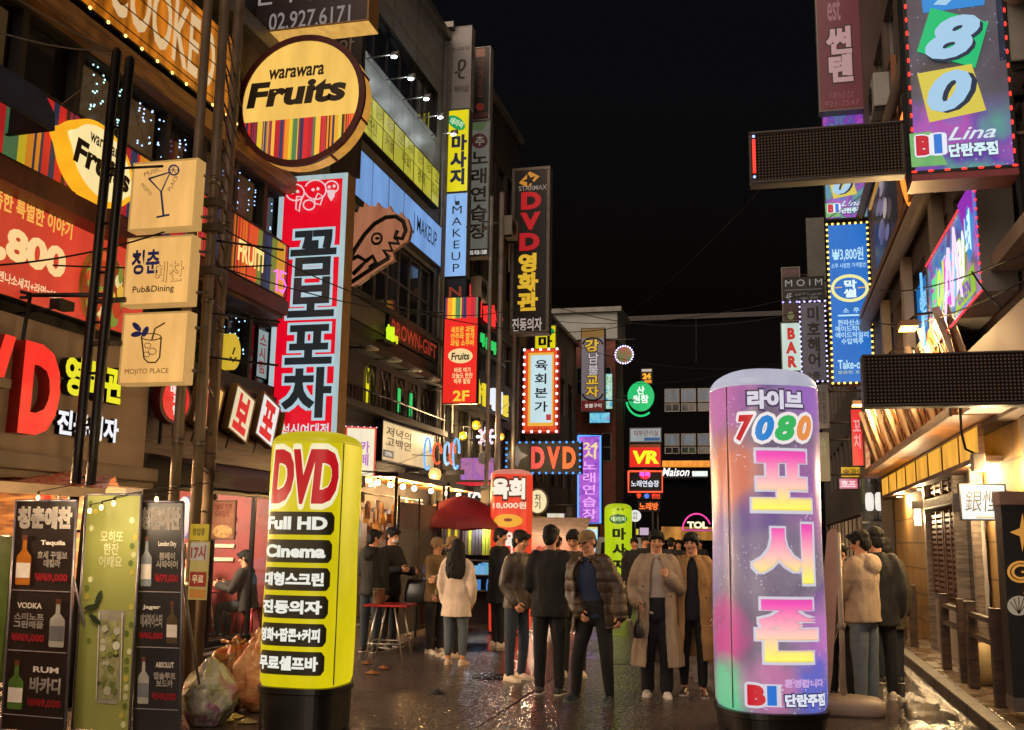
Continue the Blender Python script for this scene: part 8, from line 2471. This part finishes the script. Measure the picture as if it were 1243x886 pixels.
        m.loft([[U_(f, .0) + sd * (q * wd * S) + up * (zz * S) for q, zz in ((-1, 0), (-1, .014), (1, .014), (1, 0))] for f, wd in ((-.33, .012), (-.28, .021), (0, .0235), (.35, .0265), (.55, .026), (.7, .019), (.75, .01))], so, False)
        m.build('shoe', root)
    # ---- upper garments
    tp = dict(col='#16161a', key='top_black', kind='jacket', ease=.0, hem=-.06, sleeve=1.0); tp.update(top or {})
    cm = cloth(tp['key'], tp['col'], tp.get('rough', .85))
    ez = tp['ease']
    def torso_rings(e, hem, flare=0.0, n=18):
        L_ = [(hem, .108 + flare, .078 + flare)] + ([(hem * .5, .106 + flare * .5, .076 + flare * .5)] if hem < -.1 else []) + [(.0, .102, .073), (.07, .095, .068), (.14, .094, .068), (.2, .103, .073), (.25, .101, .068), (.282, .092, .058), (.302, .066, .047), (.318, .044, .042)]
        out = []
        for t_, rx, ry in L_:
            c = hip + T * (t_ * S) if t_ > -.02 else hip + (T * .35 + Vector((0, 0, .65))).normalized() * (t_ * S)
            out.append(ring_at(c, ax, ay, (rx + e) * S * slim, (ry + e) * S, n))
        return out
    def sleeve(mm, mat, e=0.0, full=1.0):
        for s in (1, -1):
            e_, w_ = J['e', s], J['w', s]
            wend = e_ + (w_ - e_) * full
            mm.limb([J['s', s] - ax * (.012 * S * s), (J['s', s] + e_) / 2, e_, (e_ + wend) / 2, wend], [(.041 + e) * S, (.038 + e) * S, (.034 + e) * S, (.031 + e) * S, (.025 + e * 1.2) * S], mat, 14)
    if tp['kind'] in ('jacket', 'hoodie'):
        m = MB(); m.loft(torso_rings(ez, tp['hem'], tp.get('flare', 0)), cm); sleeve(m, cm, ez * .7, .98)
        if tp['kind'] == 'hoodie':
            for i in range(9):
                q = math.pi * (-.15 + 1.3 * i / 8)
                m.ell(tuple(neck + ax * (.06 * S * math.cos(q)) + ay * (.055 * S * math.sin(q)) + T * (.012 * S * math.sin(q))), (.026 * S,) * 3, cm, 8, 6)
            m.ell(tuple(neck + ay * (.075 * S) - T * .03 * S), (.07 * S, .04 * S, .06 * S), cm, 12, 8)
        else:
            for i in range(12):
                q = 2 * math.pi * i / 12
                m.ell(tuple(neck + ax * (.043 * S * math.cos(q)) + ay * (.043 * S * math.sin(q)) + T * (.004 * S)), (.014 * S, .014 * S, .02 * S), cm, 8, 6)
        part(remesh(m, .0125 * k, 3, tp.get('fold', .014), 8.5, seed, tp.get('quilt', 0)), 'jacket' if tp['kind'] == 'jacket' else 'hoodie', root, cm)
    else:
        # shirt under an open coat
        im = cloth(tp['ikey'], tp['icol'])
        m = MB(); m.loft(torso_rings(-.006, -.03), im)
        for i in range(12):
            q = 2 * math.pi * i / 12
            m.ell(tuple(neck + ax * (.036 * S * math.cos(q)) + ay * (.037 * S * math.sin(q)) + T * (.006 * S)), (.012 * S, .012 * S, .018 * S), im, 8, 6)
        part(remesh(m, .0125 * k, 3, .006, 8, seed + 9), 'shirt', root, im)
        gap = tp.get('gap', .55)
        n = 26
        hem = tp['hem']
        L_ = [(hem, .118 + tp.get('flare', .02), .09 + tp.get('flare', .02)), (hem * .6, .114 + tp.get('flare', .02) * .6, .086 + tp.get('flare', .02) * .6), (hem * .25, .11, .082), (0.0, .109, .08), (.07, .105, .076), (.14, .104, .076), (.2, .112, .081), (.25, .109, .075), (.284, .098, .064), (.304, .072, .054), (.318, .052, .05)]
        def arc(t_, rx, ry, g_, e):
            c = hip + T * (t_ * S) if t_ > -.02 else hip + (T * .35 + Vector((0, 0, .65))).normalized() * (t_ * S)
            out = []
            for j in range(n):
                q = -math.pi / 2 + g_ + (2 * math.pi - 2 * g_) * j / (n - 1)
                wv = 1 + (.05 * math.sin(j * 1.9 + seed) * min(1, max(0, -t_ * 6)))
                out.append(c + ax * ((rx + e) * S * slim * wv * math.cos(q)) + ay * ((ry + e) * S * wv * math.sin(q)))
            return out
        gaps = [gap * (1.0 if i < 5 else (.75 if i < 8 else .6)) for i in range(len(L_))]
        outer = [arc(*q, g_, .008 + ez) for q, g_ in zip(L_, gaps)]
        inner = [arc(*q, g_, -.004 + ez) for q, g_ in zip(L_, gaps)]
        m = MB()
        rings = [o_ + list(reversed(i_)) for o_, i_ in zip(outer, inner)]
        m.loft(rings, cm)
        sleeve(m, cm, .006 + ez * .7, .97)
        for i in range(11):
            q = -math.pi / 2 + .5 + (2 * math.pi - 1.0) * i / 10
            m.ell(tuple(neck + ax * (.05 * S * math.cos(q)) + ay * (.05 * S * math.sin(q)) + T * (.004 * S)), (.016 * S, .016 * S, .026 * S), cm, 8, 6)
        if tp.get('lapel', True):
            for s in (1, -1):
                p0_ = neck + ax * (.045 * S * s) - ay * (.035 * S) - T * .01 * S
                p1_ = hip + T * (.24 * S) + ax * (.066 * S * s) - ay * (.076 * S); p2_ = hip + T * (.16 * S) + ax * (.045 * S * s) - ay * (.08 * S)
                m.loft([[p0_, p0_ - ay * .012 * S, p0_ + ax * .015 * S * s], [p1_ - ax * .03 * S * s, p1_ - ay * .012 * S, p1_ + ax * .018 * S * s], [p2_, p2_ - ay * .01 * S, p2_ + ax * .008 * S * s]], cm)
        part(remesh(m, .0105 * k, 2, tp.get('fold', .011), 9, seed, tp.get('quilt', 0)), 'coat', root, cm)
        if tp.get('buttons'):
            m = MB()
            for i in range(3):
                for s in (1, -1):
                    p_ = hip + T * ((.02 + .06 * i) * S) + ax * (.085 * S * s) - ay * (.068 * S)
                    m.ell(tuple(p_), (.011, .011, .011), M('coat_button', '#2a2018', .4), 8, 6)
            m.build('buttons', root)
    ex = extras or {}
    if ex.get('phone'):
        s = ex['phone']; p_ = J['w', s] + arms[s][1] * .09
        m = MB(); m.bx((p_.x - .036, p_.y - .006, p_.z - .02), (p_.x + .036, p_.y + .006, p_.z + .13), M('phone_black', '#121216', .2)); m.bx((p_.x - .032, p_.y + .0062, p_.z - .01), (p_.x + .032, p_.y + .0075, p_.z + .12), E('#a8b8d0', 1.0))
        o = thing('phone', ex['phone_label'], 'phone', tuple(Matrix.Rotation(math.radians(face), 3, 'Z') @ p_ + root.location), math.radians(face))
        m2 = MB(); m2.v = [tuple(Vector(v) - p_) for v in m.v]; m2.f, m2.m, m2.mats, m2.sm = m.f, m.m, m.mats, m.sm; m2.build('case', o)
    if ex.get('bag'):
        col, s, lab, sz = ex['bag']
        p_ = (J['w', s] + arms[s][1] * .1) if ex.get('bag_in_hand', True) else hip + ax * (.15 * S * s) + Vector((0, .03, .02))
        o = thing('bag', lab, 'bag', tuple(Matrix.Rotation(math.radians(face), 3, 'Z') @ (p_ - Vector((0, 0, sz + .12 if ex.get('bag_in_hand', True) else .1))) + root.location), math.radians(face))
        bm_ = M('bag' + col, col, .5, 0, .15, 6, .2, 40)
        m = MB(); m.loft([ring_at(Vector((0, 0, z)), Vector((1, 0, 0)), Vector((0, 1, 0)), a_ * sz * .45, b_ * sz, 18, .7) for z, a_, b_ in ((0, .6, .55), (.02, .7, .62), (sz * .5, .66, .6), (sz * .9, .4, .55), (sz, .3, .5))], bm_); m.build('body', o)
        m = MB(); m.tube([(0, -.1, sz * .95), (0, -.07, sz + .12), (0, 0, sz + .16), (0, .07, sz + .12), (0, .1, sz * .95)], .008, bm_, 6); m.build('handle', o)
    if ex.get('beanie'):
        cmx = cloth('hood_beige', '#8a7050')
        m = MB(); m.ell((0, .03, .03), (.098, .112, .105), cmx, 18, 12, T4); m.build('hood', root)
    PEOPLE.append(root)
    return root
WS = dict(col='#c8b8a4', key='shoe_white', sole='#d8cfc0')
JEAN = dict(col='#4a5a6e', key='jeans_blue')
# group on the left by the red table
person('man in dark green-black hoodie seen from behind beside the red table', 452, 14.2, 165, 1.72, L=((.3, -.2, -1), (-.5, -.6, -.2)), R=((-.15, 0, -1), (0, -.3, -1)), head=(-25, 12, 0), top=dict(col='#1a1a14', key='hoodie_green', kind='hoodie', ease=.012), trousers=dict(col='#26313c', key='trousers_slate'), shoes=dict(), seed=1)
person('man in black jacket facing right behind the red table with black shoulder bag', 474, 14.9, 70, 1.76, L=((.1, -.3, -1), (-.2, -.8, .0)), R=((-.1, -.2, -1), (.2, -.9, .1)), head=(10, 14, 0), top=dict(col='#121214', key='top_black', ease=.012, hem=-.1), trousers=dict(), mask=M('mask_white', '#b8b8c0', .8), seed=2, extras=dict(bag=('#0e0e10', 1, 'black slouchy bag hanging from the arm of the man behind the red table', .34)))
person('young person in beige hood and brown jacket facing right beside the hazy screen', 530, 14.4, 60, 1.62, L=((.1, -.4, -1), (0, -1, .1)), R=((-.1, -.4, -1), (.1, -1, .1)), head=(10, 10, 0), top=dict(col='#6a5334', key='jacket_brown', ease=.016, hem=-.08), trousers=dict(), shoes=WS, hat='cap', extras=dict(beanie=True, capcol='#7a6444'), seed=3)
person('person in olive jacket and black cap with mask, half hidden by the woman in white', 549, 14.0, -50, 1.64, L=((.2, -.2, -1), (-.1, -.9, 0)), R=((-.2, -.1, -1), (.2, -.5, -.8)), head=(-10, 15, 0), top=dict(col='#5a4a32', key='jacket_olive', ease=.012), trousers=dict(), shoes=WS, hat='cap', mask=M('mask_black', '#15151a', .8), extras=dict(capcol='#141416'), seed=4)
person('woman with long black hair, cream shirt and cropped jeans seen from behind', 555, 13.2, 178, 1.60, L=((.22, .02, -1), (-.1, -.35, -1)), R=((-.22, .02, -1), (.1, -.35, -1)), head=(5, 6, 0), hair='long', top=dict(col='#dccab8', key='shirt_cream', ease=.016, hem=-.14, flare=.012, fold=.014), trousers=dict(col='#53606a', key='jeans_grey', hem=.74, w=1.08), shoes=dict(col='#c4ac98', key='shoe_tan', sole='#d0c0b0'), slim=.96, seed=5)
# middle group
person('man in long black coat with white-soled shoes before the red column', 606, 15.6, 130, 1.78, L=((.1, -.15, -1), (-.05, -.6, -.7)), R=((-.1, -.1, -1), (0, -.3, -1)), head=(-40, 8, 0), top=dict(col='#0f0f10', key='top_black', ease=.02, hem=-.16, flare=.01), trousers=dict(), shoes=WS, seed=6)
person('young man in grey-brown leather jacket and jeans facing right with hand in pocket', 628, 12.0, 62, 1.72, lean=(0, .06), L=((.12, .25, -1), (-.05, -.65, -.75)), R=((-.12, .2, -1), (.1, -.6, -.75)), legL=((.05, -.06, -1), (0, .1, -1)), head=(14, 12, 0), hair='fringe', top=dict(col='#3c342c', key='leather_grey', rough=.42, ease=.008, hem=-.05, fold=.012), trousers=dict(col='#2a3442', key='jeans_dark', w=.95), shoes=WS, seed=7)
person('tall man in black coat and black trousers seen from behind in the middle', 668, 11.1, 176, 1.77, L=((.24, 0, -1), (-.35, -.8, -.3)), R=((-.24, 0, -1), (.35, -.8, -.3)), head=(0, 14, 0), top=dict(col='#0e0e0f', key='top_black', ease=.014, hem=-.07), trousers=dict(col='#0e0e10', key='trousers_jet'), shoes=dict(), seed=8)
person('man in brown jacket facing the camera, half hidden behind the man in black', 696, 12.6, 12, 1.74, L=((.2, 0, -1), (-.1, -.3, -1)), R=((-.2, 0, -1), (.1, -.3, -1)), head=(-14, 18, 0), hair='fringe', top=dict(col='#3a2c20', key='jacket_dkbrown', ease=.012), trousers=dict(), shoes=WS, seed=9)
person('man in brown quilted jacket, blue shirt and cap leaning with legs apart', 722, 10.7, -14, 1.72, lean=(-.1, .06), L=((.5, .1, -1), (.2, -.3, -1)), R=((-.1, .15, -1), (.5, -.5, -.6)), legL=((.14, -.08, -1), (.04, .1, -1)), legR=((-.2, -.12, -1), (-.14, .14, -1)), head=(-16, 8, -8), hat='cap', top=dict(kind='coat', col='#3c2d1c', key='puffer_brown', ikey='shirt_blue', icol='#1c2c4c', ease=.022, hem=-.1, gap=.8, quilt=.012, fold=.006, flare=.0, lapel=False, rough=.5), trousers=dict(col='#15171c', key='trousers_jet'), shoes=dict(col='#2a3434', key='shoe_teal', sole='#5a6a68'), seed=10, extras=dict(capcol='#4a3c30'))
# couple walking up
person('person in long grey-beige trench coat walking with hand raised to the chest', 797, 11.3, 6, 1.74, L=((.2, .05, -1), (-.35, -.75, .55)), R=((-.28, .12, -1), (.12, -.75, -.45)), legL=((.02, -.1, -1), (0, .12, -1)), legR=((-.04, .08, -1), (0, .16, -1)), head=(4, 6, 3), hair='fringe', top=dict(kind='coat', col='#8e7c68', key='trench_grey', ikey='knit_white', icol='#b0a398', ease=.016, hem=-.34, gap=.42, flare=.035, buttons=True), trousers=dict(col='#101012', key='trousers_jet', w=1.12, flare=1.25), shoes=dict(col='#cfc4b8', key='shoe_pale', sole='#d8d0c4'), slim=.94, seed=11, extras=dict(bag=('#1c1412', -1, 'small dark handbag held by the person in the grey-beige trench coat', .18)))
person('person in camel coat and black scarf with bowl-cut black hair walking beside the trench coat', 840, 11.5, 4, 1.72, L=((.2, .05, -1), (-.02, -.25, -1)), R=((-.16, .1, -1), (.1, -.2, -1)), legL=((.03, -.06, -1), (0, .1, -1)), legR=((-.03, .1, -1), (0, .2, -1)), head=(-14, 4, 0), hair='bowl', top=dict(kind='coat', col='#8f6c42', key='coat_camel', ikey='knit_black', icol='#131214', ease=.018, hem=-.3, gap=.4, flare=.03, buttons=True), trousers=dict(col='#121214', key='trousers_jet', w=.9, hem=.86), shoes=dict(col='#4a3230', key='shoe_maroon', sole='#d0c4b4'), slim=.94, seed=12, extras=dict(bag=('#141010', 1, 'black shoulder bag at the side of the person in the camel coat', .26), bag_in_hand=False))
# right
person('man in beige hooded sweatshirt and light jeans looking at a phone on the right', 1046, 11.3, 236, 1.76, L=((.12, -.35, -1), (-.3, -.65, .75)), R=((-.15, -.3, -1), (.1, -.8, .55)), head=(8, 18, 0), top=dict(col='#b09a82', key='hoodie_beige', kind='hoodie', ease=.02, hem=-.045, fold=.014), trousers=dict(col='#64707a', key='jeans_light', w=1.08), shoes=dict(col='#a89c90', key='shoe_offwhite', sole='#b8aca0'), seed=13, extras=dict(phone=1, phone_label='bright phone held up by the man in the beige sweatshirt'))
person('man in black jacket standing just behind the beige sweatshirt', 1064, 12.0, 190, 1.80, L=((.12, .0, -1), (-.1, -.6, -.6)), R=((-.2, .05, -1), (0, -.3, -1)), head=(20, 8, 0), top=dict(col='#121214', key='top_black', ease=.018, hem=-.1), trousers=dict(), shoes=WS, seed=14)
person('man in dark olive coat farther behind by the rail fence', 1076, 13.4, 195, 1.70, head=(0, 10, 0), top=dict(col='#3a3222', key='coat_olive', ease=.018, hem=-.16), trousers=dict(col='#1c222c', key='trousers_navy'), shoes=dict(), seed=15)
person('person in olive sweater and black trousers half hidden by the plank flag', 1018, 11.9, 150, 1.62, L=((.1, -.4, -1), (-.2, -.7, .6)), R=((-.1, -.2, -1), (.1, -.9, .2)), head=(0, 12, 0), top=dict(col='#564a38', key='sweater_olive', ease=.014), trousers=dict(), shoes=dict(), seed=16)
# far walkers
for i, (px, Y, f_, h_, c2, lab) in enumerate(((770, 22, 10, 1.7, '#16161c', 'dark figure in black farther down the street left of the trench coat'), (783, 23.5, 20, 1.74, '#1c1a22', 'dark figure beside the trench coat head, farther down the street'), (815, 24, 170, 1.72, '#14141c', 'dark figure far down the street between the walking couple'), (824, 27, 5, 1.68, '#2a2420', 'small far figure behind the walking couple'), (676, 19, 170, 1.7, '#221a1c', 'dark figure far behind the man in black coat'), (850, 30, 10, 1.7, '#241c1a', 'very small far figure near the lilac column'))):
    person(lab, px, Y, f_, h_, head=(0, 5, 0), top=dict(col=c2, key='far_top%d' % i, ease=.016, hem=-.1), trousers=dict(), shoes=dict(), seed=20 + i, legL=((.04, -.14, -1), (0, .1, -1)), legR=((-.04, .12, -1), (0, .22, -1)))
# diners
sit = dict(legL=((.15, -1, -.05), (.05, .05, -1)), legR=((-.15, -1, -.05), (-.05, .05, -1)), ground=.05, group='people dining behind the glass')
person('diner in black on the left side of the left table', 0, 0, 100, 1.72, xy=(-8.95, 12.55), L=((.1, -.4, -1), (-.2, -1, .1)), R=((-.1, -.4, -1), (.2, -1, .1)), head=(0, 18, 0), top=dict(col='#151515', key='top_black', ease=.014), seed=31, **sit)
person('diner with bent head behind the left table', 0, 0, 40, 1.7, xy=(-8.75, 13.35), L=((.1, -.4, -1), (-.2, -1, .2)), R=((-.1, -.4, -1), (.2, -1, .2)), head=(-20, 22, 0), top=dict(col='#2c2620', key='diner_brown', ease=.014), seed=32, **sit)
person('diner in dark jacket on the red stool at the right pane', 0, 0, -85, 1.74, xy=(-7.95, 14.9), lean=(0, .15), L=((.1, -.5, -1), (-.2, -1, .3)), R=((-.1, -.5, -1), (.2, -1, .3)), head=(0, 16, 0), top=dict(col='#2a241e', key='diner_dark', ease=.016), trousers=dict(), seed=33, **sit)
person('diner in pale shirt behind the right table', 0, 0, 10, 1.68, xy=(-9.0, 14.85), L=((.1, -.5, -1), (-.3, -.9, .4)), R=((-.1, -.5, -1), (.3, -.9, .4)), head=(10, 20, 0), top=dict(col='#a8988a', key='diner_pale', ease=.012), seed=34, **sit)
